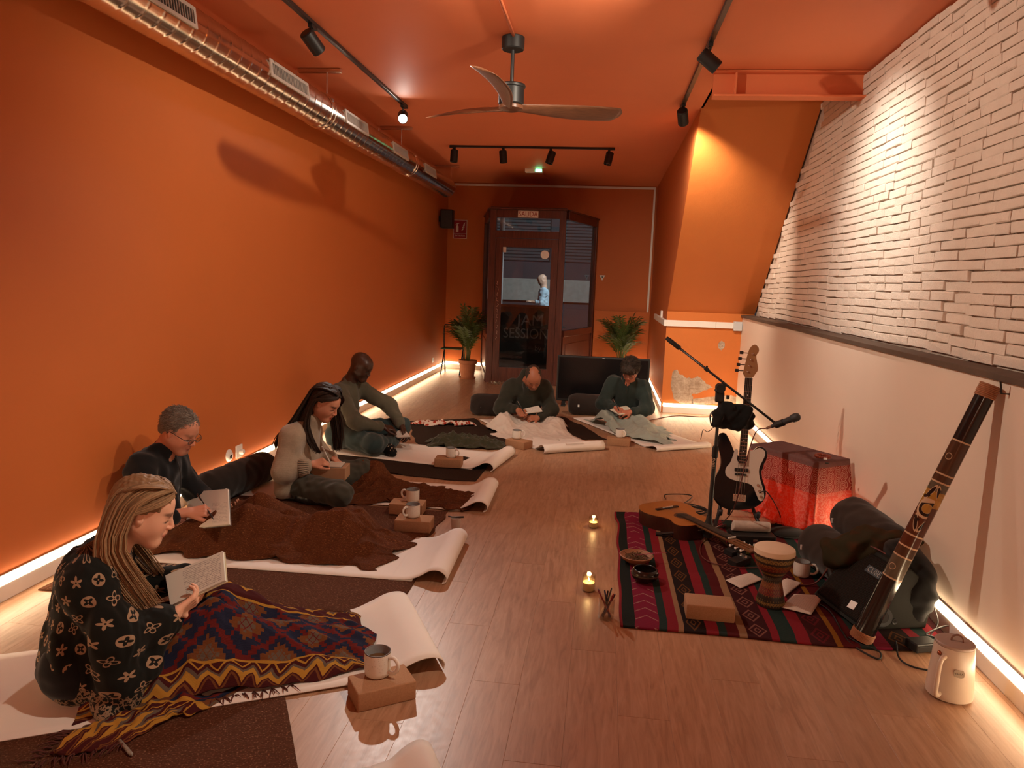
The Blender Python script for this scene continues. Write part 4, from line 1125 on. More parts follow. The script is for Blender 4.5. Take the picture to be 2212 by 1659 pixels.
# ---------------------------------------------------------------- grey-haired man with glasses
P2, A2 = (-2.40, 3.98), 2
m2 = person('grey-haired man in glasses and a black zip top writing by the wall', P2, A2)
H2 = Head((-.015, 0, .655), -.12, math.radians(27), 0, 1.04)
S = SDF((-.40, -.36, .0), (.55, .36, .84), .0042)
build_head(S, H2, 1.12, 1.02)
S.cone(H2.w(-.03, 0, -.05), (-.13, 0, .50), .057, .062, .03); S.cone((-.13, 0, .50), (-.18, 0, .12), .06, .09, .04)
wrR, wrL = (.090, -.115, .200), (.12, .20, .17)
for s, el, wr in ((-1, (-.13, -.26, .19), wrR), (1, (-.08, .27, .20), wrL)):
    S.chain([(-.14, 0, .47), (-.16, s*.15, .46), el, wr], [.04, .04, .036, .029], .03)
build_hand(S, wrR, (.95, .25, .12), (.05, -.55, .82), 1, curls=[(35, 62, 40), (45, 68, 45), (52, 72, 48), (58, 72, 48)], thumb=(.85, .42, -.25), tcurl=8, sc=1.05)
build_hand(S, (.16, .155, .16), (.80, -.35, .1), (.2, .35, -.9), -1, curl=(18, 30, 25), thumb=(.62, -.1, .75), tcurl=6, sc=1.0)
S.cone(wrL, (.16, .155, .16), .028, .026, .02)
S.cone((-.18, -.1, .1), (-.18, .1, .1), .09, k=.04); S.chain([(-.15, -.09, .09), (.38, -.09, .09)], [.06, .035]); S.chain([(-.15, .09, .09), (.38, .09, .10)], [.06, .035])
me = S.mesh('body'); skin_colour(me, H2, lin(192, 130, 104), lin(158, 92, 80), .5, lin(105, 82, 66), stubble=lin(140, 100, 84)); mesh_obj('body', me, m_skin, m2)
S = SDF((-.42, -.40, -.005), (.22, .40, .60), .005)
S.cone((-.19, 0, .13), (-.175, 0, .40), .165, .15, .05, fl=((1, 0, 0), .85)); S.cone((-.165, -.14, .445), (-.165, .14, .445), .082, k=.06); S.cone((-.14, 0, .47), (-.11, 0, .535), .082, .070, .03)
for s, el, wr in ((-1, (-.13, -.26, .19), (.02, -.16, .185)), (1, (-.08, .27, .20), (.09, .21, .175))): S.chain([(-.165, s*.16, .45), el, wr], [.078, .062, .044], .05)
S.ell((-.10, 0, .57), (.062, .056, .06), None, .008, 's'); S.cone((-.07, 0, .50), (.02, 0, .56), .03, .05, k=.01, mode='s'); S.plane((0, 0, .003), (0, 0, -1)); S.wrinkle(.006, .09, 12, (1, 1, .6))
tp = mesh_obj('zip_top', S.mesh('zip_top'), cloth('black_knit', (.010, .0105, .012), .3), m2)
bm = BM(); tube(bm, spline([(-.045, -.005, .50), (-.020, -.008, .44), (-.01, -.01, .36), (-.02, -.01, .28)], 10), .0035, 6); obj('zip', bm, m_dark_grey, tp)
m_hair2 = hair_mat('grey_brown_hair', (.10, .075, .058), (.24, .195, .16), 160, .6)
S = SDF((-.18, -.12, .55), (.14, .12, .82), .0036)
S.ell(H2.w(-.018, 0, .036), np.array((.104, .082, .091))*1.04, H2.R, .01); S.ell(H2.w(-.07, 0, -.01), np.array((.05, .066, .07))*1.04, H2.R, .02)
S.ell(H2.w(.105, 0, -.04), np.array((.085, .11, .118))*1.04, H2.R, .01, 's')
for s in (-1, 1): S.ell(H2.w(.01, s*.09, -.03), np.array((.038, .034, .05)), H2.R, .008, 's')
S.plane(H2.w(0, 0, -.052), H2.R[:, 2]*-1); S.wrinkle(.0007, .022, 4)
hr2 = hair_obj(S, m_hair2, m2)
def short_hair(par, H, n, mat, keep, seed, rad=(.104, .083, .092), cen=(-.018, 0, .036), L_=.022, r0=.0013):
    r = random.Random(seed); bm = BM(); k = 0
    while k < n:
        v = Vector((r.gauss(0, 1), r.gauss(0, 1), r.gauss(0, 1))).normalized(); p = Vector((cen[0]+v.x*rad[0], cen[1]+v.y*rad[1], cen[2]+v.z*rad[2]))
        if not keep(p): continue
        nrm = Vector((v.x/rad[0], v.y/rad[1], v.z/rad[2])).normalized(); d = Vector((-.55, v.y*.5, -.6)); d = (d-nrm*d.dot(nrm)).normalized()
        d = (d+Vector((r.gauss(0, .25), r.gauss(0, .25), r.gauss(0, .25)))).normalized(); ln = L_*r.uniform(.7, 1.2)
        pts = [p-nrm*.002, p+d*ln*.5+nrm*.003, p+d*ln+nrm*.0005]
        tube(bm, [Vector([float(c_) for c_ in H.w(*q)]) for q in pts], [r0, r0, r0*.4], 4, cap=False); k += 1
    o = obj('hair_strands', bm, mat, par, True); o['kind'] = 'stuff'
    vv = np.repeat(np.random.default_rng(seed).uniform(.0, 1.0, n), 12)[:, None]; set_col(o.data, np.tile(vv, (1, 3))); return o
def glasses(par, H, frame_mat, rim=True, rad=.0016):
    bm = BM(); lenses = []
    for s in (-1, 1):
        pts = [H.w(.108, s*(.034+.024*math.cos(a)), -.006+.016*math.sin(a)) for a in np.linspace(0, 2*PI, 21)]
        if rim: tube(bm, pts, rad, 6, cap=False)
        lens = BM(); lenses.append(lens); lathe(lens, [(0, 0), (.0225, 0)], 18, Matrix.Translation(Vector(H.w(.108, s*.034, -.006))) @ Matrix(np.array(H.R).tolist()).to_4x4() @ Matrix.Rotation(PI/2, 4, 'Y') @ Matrix.Diagonal((.66, 1, 1, 1)))
        tube(bm, [H.w(.106, s*.058, .0), H.w(.09, s*.074, .002), H.w(.03, s*.079, .004), H.w(-.005, s*.082, .004), H.w(-.02, s*.08, -.015)], rad*1.3, 6)
    tube(bm, [H.w(.108, -.011, -.002), H.w(.114, 0, .002), H.w(.108, .011, -.002)], rad, 6)
    g_ = obj('glasses', bm, frame_mat, par); [obj('lens', l_, m_glass, g_) for l_ in lenses]
glasses(m2, H2, m_blackmetal)
short_hair(hr2, H2, 2600, m_hair2, lambda p: p.z > -.045 and not (p.x > .030 and p.z < .080-.3*abs(p.y)) and not (p.x > .0 and p.z < .015), 3)
M2 = wmat(P2, A2); pm_lined = page_mat('lined_page', (.66, .60, .52), .62, .97, .06, .62, 26, .45)
n2 = M2.to_3x3() @ Vector((-.50, -.42, .76)); c2 = M2 @ Vector((.17, .0, .225))
notebook('open notebook the grey-haired man is writing in', [(406, 1063), (492, 1056), (495, 1132), (402, 1141)], c2, n2, pm_lined, .012)
pq = quad_on([(463, 1124), (439, 1078)], c2, n2); pen(pq[0]+n2*.004, pq[1]+n2*.05, 'black pen in the hand of the grey-haired man')

# ---------------------------------------------------------------- long-haired woman in the beige sweater
P3, A3 = (-2.12, 5.0), 0
w3 = person('long dark-haired woman in a beige knit sweater writing', P3, A3)
H3 = Head((.195, 0, .685), -.15, math.radians(30), 0, 1.03)
S = SDF((-.25, -.40, .0), (.60, .40, .86), .0045)
build_head(S, H3)
S.cone(H3.w(-.03, 0, -.05), (.06, 0, .51), .048, .055, .03); S.cone((.06, 0, .50), (.02, 0, .12), .06, .09, .04)
wrR3 = (.155, -.15, .265)
for s, el, wr in ((-1, (-.02, -.25, .22), wrR3), (1, (.05, .24, .24), (.22, .10, .25))): S.chain([(.05, 0, .47), (.02, s*.15, .46), el, wr], [.04, .04, .034, .025], .03)
build_hand(S, wrR3, (.92, .35, .22), (.1, -.5, .85), 1, curls=[(30, 55, 35), (38, 62, 40), (45, 65, 42), (50, 66, 42)], thumb=(.8, .45, -.2), tcurl=8, sc=.95)
build_hand(S, (.22, .10, .25), (.7, -.6, -.2), (.2, .2, .95), -1, curl=(20, 30, 20), sc=.93)
S.cone((0, -.1, .1), (0, .1, .1), .08, k=.04); S.chain([(.05, -.1, .1), (.40, -.28, .12)], [.07, .05]); S.chain([(.05, .1, .1), (.38, .28, .16)], [.07, .05])
me = S.mesh('body'); skin_colour(me, H3, lin(190, 132, 106), lin(162, 86, 78), .85, lin(34, 22, 18)); mesh_obj('body', me, m_skin, w3)
S = SDF((-.30, -.42, -.005), (.32, .40, .62), .005)
S.cone((-.01, 0, .10), (.005, 0, .40), .165, .145, .05, fl=((1, 0, 0), .9)); S.cone((.01, -.14, .45), (.02, .14, .45), .082, k=.06); S.cone((.05, 0, .47), (.100, 0, .560), .080, .068, .03)
for s, el, wr in ((-1, (-.015, -.25, .23), (.12, -.165, .258)), (1, (.05, .24, .24), (.19, .12, .25))): S.chain([(.01, s*.15, .445), el, wr], [.074, .068, .050], .06)
S.cone((-.03, -.18, .08), (-.02, -.16, .22), .075, .09, .05)
S.ell((.118, 0, .600), (.058, .054, .06), None, .008, 's'); S.plane((0, 0, .02), (0, 0, -1)); S.wrinkle(.0045, .15, 21, (1, 1, .6))
def knit_mat():
    m = M('beige_knit', .97, .1); x, y, z = m.pos('Object'); n = m.noise(26, 5, .65); n2 = m.noise(420, 2)
    rib = (z*520).sin()*.5+.5
    m.col(m.mix(m.mix((.40, .315, .23), (.25, .19, .135), n*1.5-.35), (.20, .15, .105), n2*.4)); m.bump(n2*.7+n+rib*.12, .6, .004); m.b.inputs['Sheen Weight'].default_value = .4; return m.m
m_knit = knit_mat(); sw = mesh_obj('sweater', S.mesh('sweater'), m_knit, w3)
bm = BM(); ax = Vector((.92, .35, .08)).normalized()
for i in range(26):
    a = 2*PI*i/26; x, y, _ = basis(ax); r_ = .055; o_ = x*math.cos(a)*r_+y*math.sin(a)*r_; c_ = Vector((.075, -.185, .248)); tube(bm, [c_+o_*1.25, c_+ax*.07+o_*.92], [.0062, .0055], 5)
obj('ribbed_cuff', bm, m_knit, sw, True)
S = SDF((-.15, -.45, -.005), (.56, .44, .30), .006); S.chain([(.0, -.11, .10), (.40, -.27, .105), (.20, .04, .06)], [.10, .085, .05], .04); S.chain([(.0, .11, .10), (.38, .26, .13), (.2, 0, .07)], [.10, .085, .05], .04); S.plane((0, 0, .004), (0, 0, -1)); S.wrinkle(.004, .07, 31)
mesh_obj('jeans', S.mesh('jeans'), cloth('olive_grey_denim', (.060, .056, .042), .3), w3)
S = SDF((0, -.32, -.005), (.45, .1, .12), .006); S.chain([(.30, -.24, .045), (.18, -.22, .04), (.10, -.2, .04)], [.035, .045, .04], .02); S.plane((0, 0, .003), (0, 0, -1)); mesh_obj('boot', S.mesh('boot'), plain('black_leather', (.012, .011, .011), .4), w3)
m_hair3 = hair_mat('dark_brown_hair', (.012, .007, .005), (.040, .022, .015), 90, .35)
S = SDF((-.06, -.14, .40), (.36, .16, .86), .0042)
S.ell(H3.w(-.020, 0, .036), np.array((.107, .086, .095))*1.03, H3.R, .01); S.cone(H3.w(-.065, 0, .0), (.02, 0, .52), .07, .075, .03)
S.ell(H3.w(.128, 0, -.060), np.array((.108, .085, .132))*1.03, H3.R, .01, 's'); S.ell(H3.w(.07, -.10, -.015), np.array((.080, .062, .062)), H3.R, .01, 's'); S.ell(H3.w(.0, -.095, -.01), np.array((.025, .03, .03)), H3.R, .008, 's')
S.wrinkle(.0022, .03, 9, (1, 2, .5)); hr3 = hair_obj(S, m_hair3, w3)
w_ = lambda *a: tuple(float(v) for v in H3.w(*a))
gb = [[w_(.0, -.02, .125), w_(-.085, -.07, .08), w_(-.10, -.085, -.02), (-.02, -.12, .53), (-.10, -.13, .44), (-.13, -.14, .36)],
      [w_(-.03, 0, .12), w_(-.11, -.02, .05), w_(-.12, 0, -.05), (-.04, 0, .52), (-.13, 0, .42), (-.165, 0, .32)],
      [w_(.0, .03, .12), w_(-.09, .07, .06), w_(-.10, .08, -.04), (-.01, .12, .52), (-.08, .14, .42), (-.11, .14, .34)]]
strands('hair_locks', gb, 110, .010, .0055, m_hair3, hr3, 14)
gf = [[w_(.065, .02, .112), w_(.060, .078, .06), w_(.045, .088, -.03), (.25, .10, .54), (.27, .09, .43), (.275, .075, .31)],
      [w_(.03, .025, .12), w_(.02, .085, .07), w_(.015, .092, -.03), (.20, .11, .52), (.22, .10, .42), (.23, .08, .32)],
      [w_(.078, .012, .10), w_(.085, .066, .06), w_(.075, .078, -.02), (.29, .085, .55), (.30, .075, .44), (.295, .06, .33)]]
strands('hair_locks', gf, 130, .007, .0055, m_hair3, hr3, 15)
gc = [[w_(.082, 0, .090), w_(.03, sg*.055, .118), w_(-.05, sg*.075, .097), w_(-.11, sg*.055, .02), (.02, sg*.07, .54)] for sg in (-1.2, -.7, -.35, 0, .35, .7, 1.2)]
strands('hair_locks', gc, 200, .004, .0040, m_hair3, hr3, 17)
gn = [[w_(.05, -.02, .118), w_(.0, -.083, .085), w_(-.045, -.095, .0), (.11, -.10, .54), (.15, -.11, .43), (.20, -.10, .335)], [w_(.03, -.02, .122), w_(-.03, -.083, .085), w_(-.065, -.09, .0), (.08, -.11, .53), (.12, -.13, .42), (.17, -.125, .34)]]
gq = [[w_(.082, -.028, .088), w_(.055, -.072, .060), w_(.012, -.090, .032), w_(-.030, -.098, -.005), (.11, -.105, .55), (.15, -.115, .43), (.20, -.105, .335)], [w_(.074, -.024, .100), w_(.040, -.074, .075), w_(-.005, -.092, .042), w_(-.045, -.098, .0), (.09, -.11, .54), (.13, -.125, .43), (.18, -.115, .34)]]
strands('hair_locks', gq, 90, .0035, .0036, m_hair3, hr3, 25, npts=14)
strands('hair_locks', gn, 60, .006, .0050, m_hair3, hr3, 16)

# ---------------------------------------------------------------- bald man in the grey-green sweater
P4, A4 = (-2.30, 6.55), -8
m4 = person('bald man in a grey-green sweater and jeans sitting cross-legged', P4, A4)
H4 = Head((.130, 0, .760), -.1, math.radians(26), 0, 1.05)
S = SDF((-.25, -.45, .0), (.75, .45, .95), .0052)
build_head(S, H4, 1.05, .97); S.cone(H4.w(-.03, 0, -.05), (.0, 0, .58), .060, .066, .03); S.cone((0, 0, .58), (-.05, 0, .12), .07, .1, .04)
aR, aL = ((.0, -.17, .53), (.22, -.29, .30), (.40, -.10, .235)), ((.02, .17, .53), (.30, .27, .36), (.49, .12, .20))
for arm, s in ((aR, -1), (aL, 1)): S.chain([(-.01, 0, .54), *arm], [.05, .045, .04, .03], .03)
build_hand(S, aR[2], (.75, .6, -.2), (.1, -.3, .9), 1, curl=(35, 50, 35), sc=1.05); build_hand(S, aL[2], (.6, -.55, -.55), (.5, .3, .8), -1, curl=(25, 40, 30), sc=1.05)
S.cone((-.05, -.1, .1), (-.05, .1, .1), .09, k=.04)
for s in (-1, 1): S.chain([(-.03, s*.1, .11), (.40, s*.29, .115), (.43, -s*.04, .07)], [.06, .04, .03], .03)
me = S.mesh('body'); skin_colour(me, H4, lin(62, 40, 30), lin(70, 40, 36), .3, lin(24, 16, 13)); mesh_obj('body', me, skin_mat('dark_skin', .38), m4)
S = SDF((-.30, -.42, .02), (.58, .42, .68), .006)
S.cone((-.06, 0, .14), (-.045, 0, .44), .165, .16, .05, fl=((1, 0, 0), .85)); S.cone((-.03, -.16, .505), (-.03, .16, .505), .085, k=.06); S.cone((-.01, 0, .53), (.015, 0, .605), .085, .074, .03)
for arm, wr in ((aR, (.37, -.125, .24)), (aL, (.46, .14, .22))): S.chain([arm[0], arm[1], wr], [.082, .066, .048], .05)
S.ell((.03, 0, .64), (.064, .062, .06), None, .008, 's'); S.wrinkle(.006, .10, 41, (1, 1, .6))
mesh_obj('sweater', S.mesh('sweater'), cloth('grey_green_wool', (.105, .098, .068), .3, 8, 500), m4)
S = SDF((-.25, -.48, -.005), (.62, .48, .32), .007)
S.cone((-.05, -.1, .12), (-.05, .1, .12), .12, k=.04)
for s, kz in ((-1, .115), (1, .165)): S.chain([(-.03, s*.1, .12), (.40, s*.30, kz), (.44, -s*.04, .075)], [.105, .09, .05], .04)
S.plane((0, 0, .004), (0, 0, -1)); S.wrinkle(.005, .09, 43)
mesh_obj('jeans', S.mesh('jeans'), cloth('blue_green_denim', (.035, .058, .060), .35), m4)
S = SDF((.30, -.30, -.005), (.70, .1, .14), .006); S.chain([(.42, -.10, .055), (.50, -.18, .05), (.56, -.24, .045)], [.045, .048, .038], .03); S.plane((0, 0, .003), (0, 0, -1))
def sock_mat():
    m = M('speckled_sock', .9, .1); v = m.n('ShaderNodeTexVoronoi'); v.inputs['Scale'].default_value = 38; t = m.n('ShaderNodeTexCoord'); m.ln(t.outputs['Object'], v.inputs['Vector'])
    m.col(m.mix((.012, .012, .012), (.50, .42, .28), N(m.nt, v.outputs['Distance']).lt(.32)*m.noise(30, 2).gt(.5))); return m.m
mesh_obj('sock', S.mesh('sock'), sock_mat(), m4)
M4 = wmat(P4, A4)
notebook('small notebook on the lap of the bald man', [(843, 936), (872, 926), (886, 942), (858, 944)], M4 @ Vector((.48, -.02, .14)), (-.1, -.3, .95), page_mat('plain_page', (.60, .54, .48), lines=12), .012)

# ---------------------------------------------------------------- balding man in the dark hoodie
P5, A5 = (-.80, 8.15), -78
m5 = person('balding man in a dark green hoodie bowed over a notebook', P5, A5)
H5 = Head((.275, .035, .565), .05, math.radians(50), -.08, 1.05)
S = SDF((-.30, -.45, .0), (.62, .45, .76), .0055)
build_head(S, H5, 1.08, 1.0); S.cone(H5.w(-.03, 0, -.05), (.10, 0, .48), .060, .068, .03); S.cone((.10, 0, .48), (-.02, 0, .12), .07, .1, .04)
aR5, aL5 = ((.06, -.18, .42), (.13, -.29, .20), (.30, -.12, .205)), ((.06, .18, .42), (.13, .27, .19), (.31, .10, .13))
for arm in (aR5, aL5): S.chain([(.08, 0, .44), *arm], [.05, .045, .04, .03], .03)
build_hand(S, aR5[2], (.7, .62, -.1), (.3, -.3, .9), 1, curls=[(35, 60, 40), (42, 65, 40), (48, 66, 42), (52, 66, 42)], thumb=(.8, .45, -.2), sc=1.05); build_hand(S, aL5[2], (.35, -.9, .0), (.7, .2, .7), -1, curl=(30, 45, 30), sc=1.05)
S.cone((-.02, -.1, .1), (-.02, .1, .1), .09, k=.04)
for s in (-1, 1): S.chain([(0, s*.1, .1), (.33, s*.26, .085)], [.06, .035])
me = S.mesh('body'); skin_colour(me, H5, lin(160, 102, 76), lin(140, 78, 66), .6, lin(50, 36, 28), stubble=lin(110, 78, 62)); mesh_obj('body', me, m_skin, m5)
S = SDF((-.30, -.44, -.005), (.42, .44, .64), .006)
S.cone((-.03, 0, .14), (.03, 0, .37), .175, .165, .05, fl=((1, 0, 0), .85)); S.cone((.05, -.17, .405), (.05, .17, .405), .088, k=.06)
S.cone((.07, -.06, .47), (.07, .06, .47), .075, k=.05); S.ell((.06, 0, .55), (.055, .10, .085), None, .04); S.cone((.12, 0, .42), (.17, 0, .47), .075, .07, .03)
for arm, wr in ((aR5, (.27, -.145, .205)), (aL5, (.28, .13, .14))): S.chain([arm[0], arm[1], wr], [.092, .078, .05], .05)
S.ell((.235, .01, .545), (.115, .078, .12), None, .012, 's'); S.plane((0, 0, .004), (0, 0, -1)); S.wrinkle(.006, .10, 51, (1, 1, .6))
mesh_obj('hoodie', S.mesh('hoodie'), cloth('dark_green_fleece', (.034, .034, .025), .3, 8, 500), m5)
S = SDF((.1, -.12, .45), (.42, .2, .76), .005); S.ell(H5.w(-.018, 0, .030), np.array((.103, .0825, .086))*1.05, H5.R, .01); S.ell(H5.w(.105, 0, -.04), np.array((.085, .11, .11)), H5.R, .01, 's')
S.ell(H5.w(.02, 0, .125), np.array((.085, .050, .05)), H5.R, .012, 's'); S.ell(H5.w(.085, 0, .085), np.array((.055, .075, .05)), H5.R, .01, 's')
for s in (-1, 1): S.ell(H5.w(.01, s*.09, -.03), np.array((.035, .034, .045)), H5.R, .008, 's')
S.plane(H5.w(0, 0, -.055), H5.R[:, 2]*-1); S.wrinkle(.002, .02, 4); hair_obj(S, hair_mat('thin_dark_hair', (.022, .015, .011), (.06, .042, .032), 120, .6), m5)
M5 = wmat(P5, A5)
notebook('notebook with curling pages held by the hooded man', [(1128, 884), (1163, 876), (1172, 888), (1128, 893)], M5 @ Vector((.36, .0, .20)), (.15, -.35, .92), page_mat('plain_page_2', (.72, .68, .62), lines=10), .012)
pen(M5 @ Vector((.40, -.05, .19)), M5 @ Vector((.33, -.13, .32)), 'pen held by the hooded man', r=.005)

# ---------------------------------------------------------------- woman in the teal fleece
P6, A6 = (.33, 8.45), -97
w6 = person('short-haired woman in a teal half-zip fleece writing in a notebook', P6, A6)
H6 = Head((.225, .03, .665), -.30, math.radians(44), .12, 1.04)
S = SDF((-.30, -.42, .0), (.60, .42, .84), .0055)
build_head(S, H6); S.cone(H6.w(-.03, 0, -.05), (.09, 0, .53), .052, .062, .03); S.cone((.09, 0, .53), (-.02, 0, .12), .07, .1, .04)
aR6, aL6 = ((.05, -.18, .48), (.12, -.27, .25), (.28, -.10, .23)), ((.05, .17, .45), (.13, .24, .22), (.30, .06, .20))
for arm in (aR6, aL6): S.chain([(.07, 0, .49), *arm], [.05, .045, .04, .028], .03)
build_hand(S, aR6[2], (.75, .6, -.1), (.3, -.3, .9), 1, curls=[(35, 60, 40), (42, 65, 40), (48, 66, 42), (52, 66, 42)], thumb=(.8, .45, -.2)); build_hand(S, aL6[2], (.55, -.8, -.1), (.5, .2, .8), -1, curl=(30, 45, 30))
S.cone((-.02, -.1, .1), (-.02, .1, .1), .09, k=.04)
for s in (-1, 1): S.chain([(0, s*.1, .1), (.33, s*.18, .085)], [.06, .03])
me = S.mesh('body'); skin_colour(me, H6, lin(178, 112, 88), lin(150, 80, 70), .6, lin(50, 38, 30)); mesh_obj('body', me, m_skin, w6)
S = SDF((-.30, -.42, .02), (.40, .42, .66), .006)
S.cone((-.03, 0, .14), (.02, 0, .40), .165, .155, .05, fl=((1, 0, 0), .85)); S.cone((.04, -.16, .455), (.04, .15, .445), .083, k=.06); S.cone((.08, 0, .48), (.11, 0, .56), .080, .072, .03)
for arm, wr in ((aR6, (.25, -.13, .232)), (aL6, (.27, .09, .205))): S.chain([arm[0], arm[1], wr], [.082, .068, .046], .05)
S.ell((.14, 0, .585), (.075, .06, .07), None, .008, 's'); S.cone((.16, 0, .50), (.24, 0, .55), .025, .05, k=.01, mode='s'); S.wrinkle(.006, .10, 61, (1, 1, .6))
fl6 = mesh_obj('fleece', S.mesh('fleece'), cloth('teal_fleece', (.030, .044, .040), .3, 8, 500), w6)
bm = BM(); tube(bm, spline([(.195, -.005, .50), (.19, -.005, .44), (.185, -.005, .38)], 6), .004, 6); obj('zip', bm, m_black, fl6)
S = SDF((.06, -.12, .55), (.40, .18, .84), .005); S.ell(H6.w(-.012, 0, .034), np.array((.112, .092, .098))*1.04, H6.R, .01); S.ell(H6.w(.062, 0, .070), np.array((.055, .075, .042)), H6.R, .03); S.ell(H6.w(-.07, 0, -.03), np.array((.055, .075, .06)), H6.R, .03)
S.ell(H6.w(.120, 0, -.06), np.array((.080, .10, .095)), H6.R, .01, 's'); S.wrinkle(.004, .03, 7, (1, 1.5, .7)); hr6 = hair_obj(S, hair_mat('short_dark_hair', (.018, .012, .009), (.055, .038, .028), 100, .5), w6)
glasses(w6, H6, m_blackmetal)
short_hair(hr6, H6, 1600, hr6.data.materials[0], lambda p: p.z > -.05 and not (p.x > .045 and p.z < .06), 5, rad=(.113, .093, .099), cen=(-.012, 0, .034), L_=.04, r0=.0022)
M6 = wmat(P6, A6)
notebook('notebook on the lap of the woman in teal fleece', [(1318, 884), (1352, 876), (1372, 888), (1340, 896)], M6 @ Vector((.36, -.03, .205)), (.1, -.3, .95), page_mat('plain_page_3', (.66, .62, .50), lines=10), .012)
pen(M6 @ Vector((.37, -.05, .22)), M6 @ Vector((.30, -.13, .34)), 'pen held by the woman in teal fleece', r=.005)

# ---------------------------------------------------------------- passer-by outside the door
pp = thing('person', 'bearded man in a pale blue shirt seen outside through the door', 'person', (at(1176, 600, Y=17.0).x, 17.0, -.01), math.radians(185))
HP = Head((.05, 0, 1.64), 0, math.radians(28), 0, 1.05)
S = SDF((-.3, -.3, 0), (.5, .3, 1.85), .011); build_head(S, HP); S.cone(HP.w(-.03, 0, -.05), (0, 0, 1.45), .06, .065, .03); S.cone((0, 0, 1.45), (0, 0, .95), .07, .1, .04)
for s in (-1, 1):
    S.chain([(0, 0, 1.42), (0, s*.17, 1.40), (.05, s*.21, 1.12), (.26, s*.12, 1.14)], [.05, .045, .04, .03]); build_hand(S, (.26, s*.12, 1.14), (.9, -s*.3, .2), (0, 0, 1), -s)
    S.chain([(0, s*.09, .92), (.02, s*.10, .5), (-.02, s*.10, .07), (.12, s*.11, .04)], [.08, .06, .045, .035])
S.plane((0, 0, .012), (0, 0, -1)); me = S.mesh('body'); skin_colour(me, HP, lin(190, 150, 125), lin(150, 90, 80), .5, lin(60, 45, 35), stubble=lin(30, 22, 18)); mesh_obj('body', me, m_skin, pp)
S = SDF((-.3, -.35, .85), (.4, .35, 1.55), .012); S.cone((0, 0, .98), (0, 0, 1.30), .165, .17, .05, fl=((1, 0, 0), .75)); S.cone((0, -.15, 1.38), (0, .15, 1.38), .08, k=.06)
for s in (-1, 1): S.chain([(0, s*.17, 1.39), (.05, s*.22, 1.12), (.16, s*.16, 1.13)], [.08, .065, .05], .04)
S.wrinkle(.006, .1, 3); mesh_obj('shirt', S.mesh('shirt'), cloth('pale_blue_shirt', (.42, .55, .62)), pp)
S = SDF((-.2, -.28, .0), (.25, .28, 1.0), .014)
for s in (-1, 1): S.chain([(0, s*.08, .92), (.02, s*.10, .5), (-.02, s*.10, .08)], [.12, .09, .07], .04)
S.plane((0, 0, .06), (0, 0, -1)); mesh_obj('trousers', S.mesh('trousers'), cloth('dark_trousers', (.02, .022, .03)), pp)
# ================================================================ rugs under the mats, mats, blankets
def flatcloth(name, label, corners, mat, cat='rug', z=.004, group=None, n=(60, 60), ruck=.004, seed=0, th=.006, rag=.006):
    """flat woven rug from 4 floor corners (x,y), uv in metres"""
    r = np.random.default_rng(seed); A, B, Cc, D = [np.array(c, float) for c in corners]
    s, t = np.meshgrid(np.linspace(0, 1, n[0]), np.linspace(0, 1, n[1]), indexing='ij')
    XY = ((1-s)*(1-t))[..., None]*A+(s*(1-t))[..., None]*B+(s*t)[..., None]*Cc+((1-s)*t)[..., None]*D
    e = np.zeros_like(s)
    for i in range(6):
        k = r.normal(size=2)*r.uniform(4, 11); e += np.sin(XY@k+r.uniform(0, 6))
    edge = np.minimum(np.minimum(s, 1-s), np.minimum(t, 1-t)); XY = XY+(rag*np.exp(-(edge/.04)**2)*e)[..., None]
    Z = z+np.maximum(0, e-1.2)*ruck
    L1, L2 = np.linalg.norm(B-A), np.linalg.norm(D-A)
    c = XY.reshape(-1, 2).mean(0); P = np.concatenate([XY-c, (Z)[..., None]], -1)
    o = mesh_obj(name, grid_mesh(name, P, np.stack([s*L1, t*L2], -1)), mat); o.location = (c[0], c[1], 0); solid(o, th, 0)
    return tag(o, label, cat, group)
def rust_mat(name, a, b, c):
    m = M(name, .95, .12); u, v = m.uv()
    st = m.noise(1, 4, .7, m.vec(u*14, v*170, 0.0)); st2 = m.noise(1, 3, .6, m.vec(u*260, v*30, 0.0)); n = m.noise(5, 4)
    fk = m.noise(1, 2, .5, m.vec(u*95, v*240, 3.0))
    col = m.mix(m.mix(a, b, st*2.0-.5), c, ((fk-.56)*6.0).max(0.0)*.75); m.col(m.mix(col, a, n*.35))
    w1_ = (u*1600).sin()*(v*1600).sin(); m.bump(st*.8+st2*.5+fk*.8+w1_*.2, .8, .004); return m.m
m_rust = rust_mat('rust_weave', (.060, .020, .009), (.120, .042, .020), (.40, .20, .11))
m_rust_b = rust_mat('rust_weave_bright', (.060, .016, .006), (.135, .040, .013), (.34, .14, .05))
m_choc = rust_mat('chocolate_weave', (.020, .011, .008), (.042, .022, .014), (.10, .05, .03))
g_ = 'woven blankets laid under the mats'
flatcloth('brown_rug', 'rust brown woven rug at the bottom left corner before the nearest mat', [(-2.55, 1.30), (-.62, 1.66), (-1.12, 2.50), (-2.35, 1.92)], m_rust, seed=1, group=g_)
flatcloth('brown_rug', 'rust brown woven rug between the two nearest mats', [(-2.68, 3.18), (-.92, 3.18), (-.91, 4.28), (-2.68, 4.25)], m_rust, seed=2, group=g_)
flatcloth('brown_rug', 'rust brown woven rug under the two stacked mug blocks', [(-2.6, 4.34), (-1.0, 4.34), (-.98, 4.86), (-2.6, 4.86)], m_rust, seed=3, group=g_)
flatcloth('brown_rug', 'dark chocolate rug before the bald man\'s mat', [(-2.3, 5.72), (-.94, 5.66), (-.93, 6.35), (-2.3, 6.5)], m_choc, seed=4, group=g_)
flatcloth('brown_rug', 'dark chocolate rug under the olive jacket', [(-1.62, 6.62), (-.72, 7.02), (-1.42, 8.30), (-2.10, 7.90)], m_choc, seed=5, group=g_)
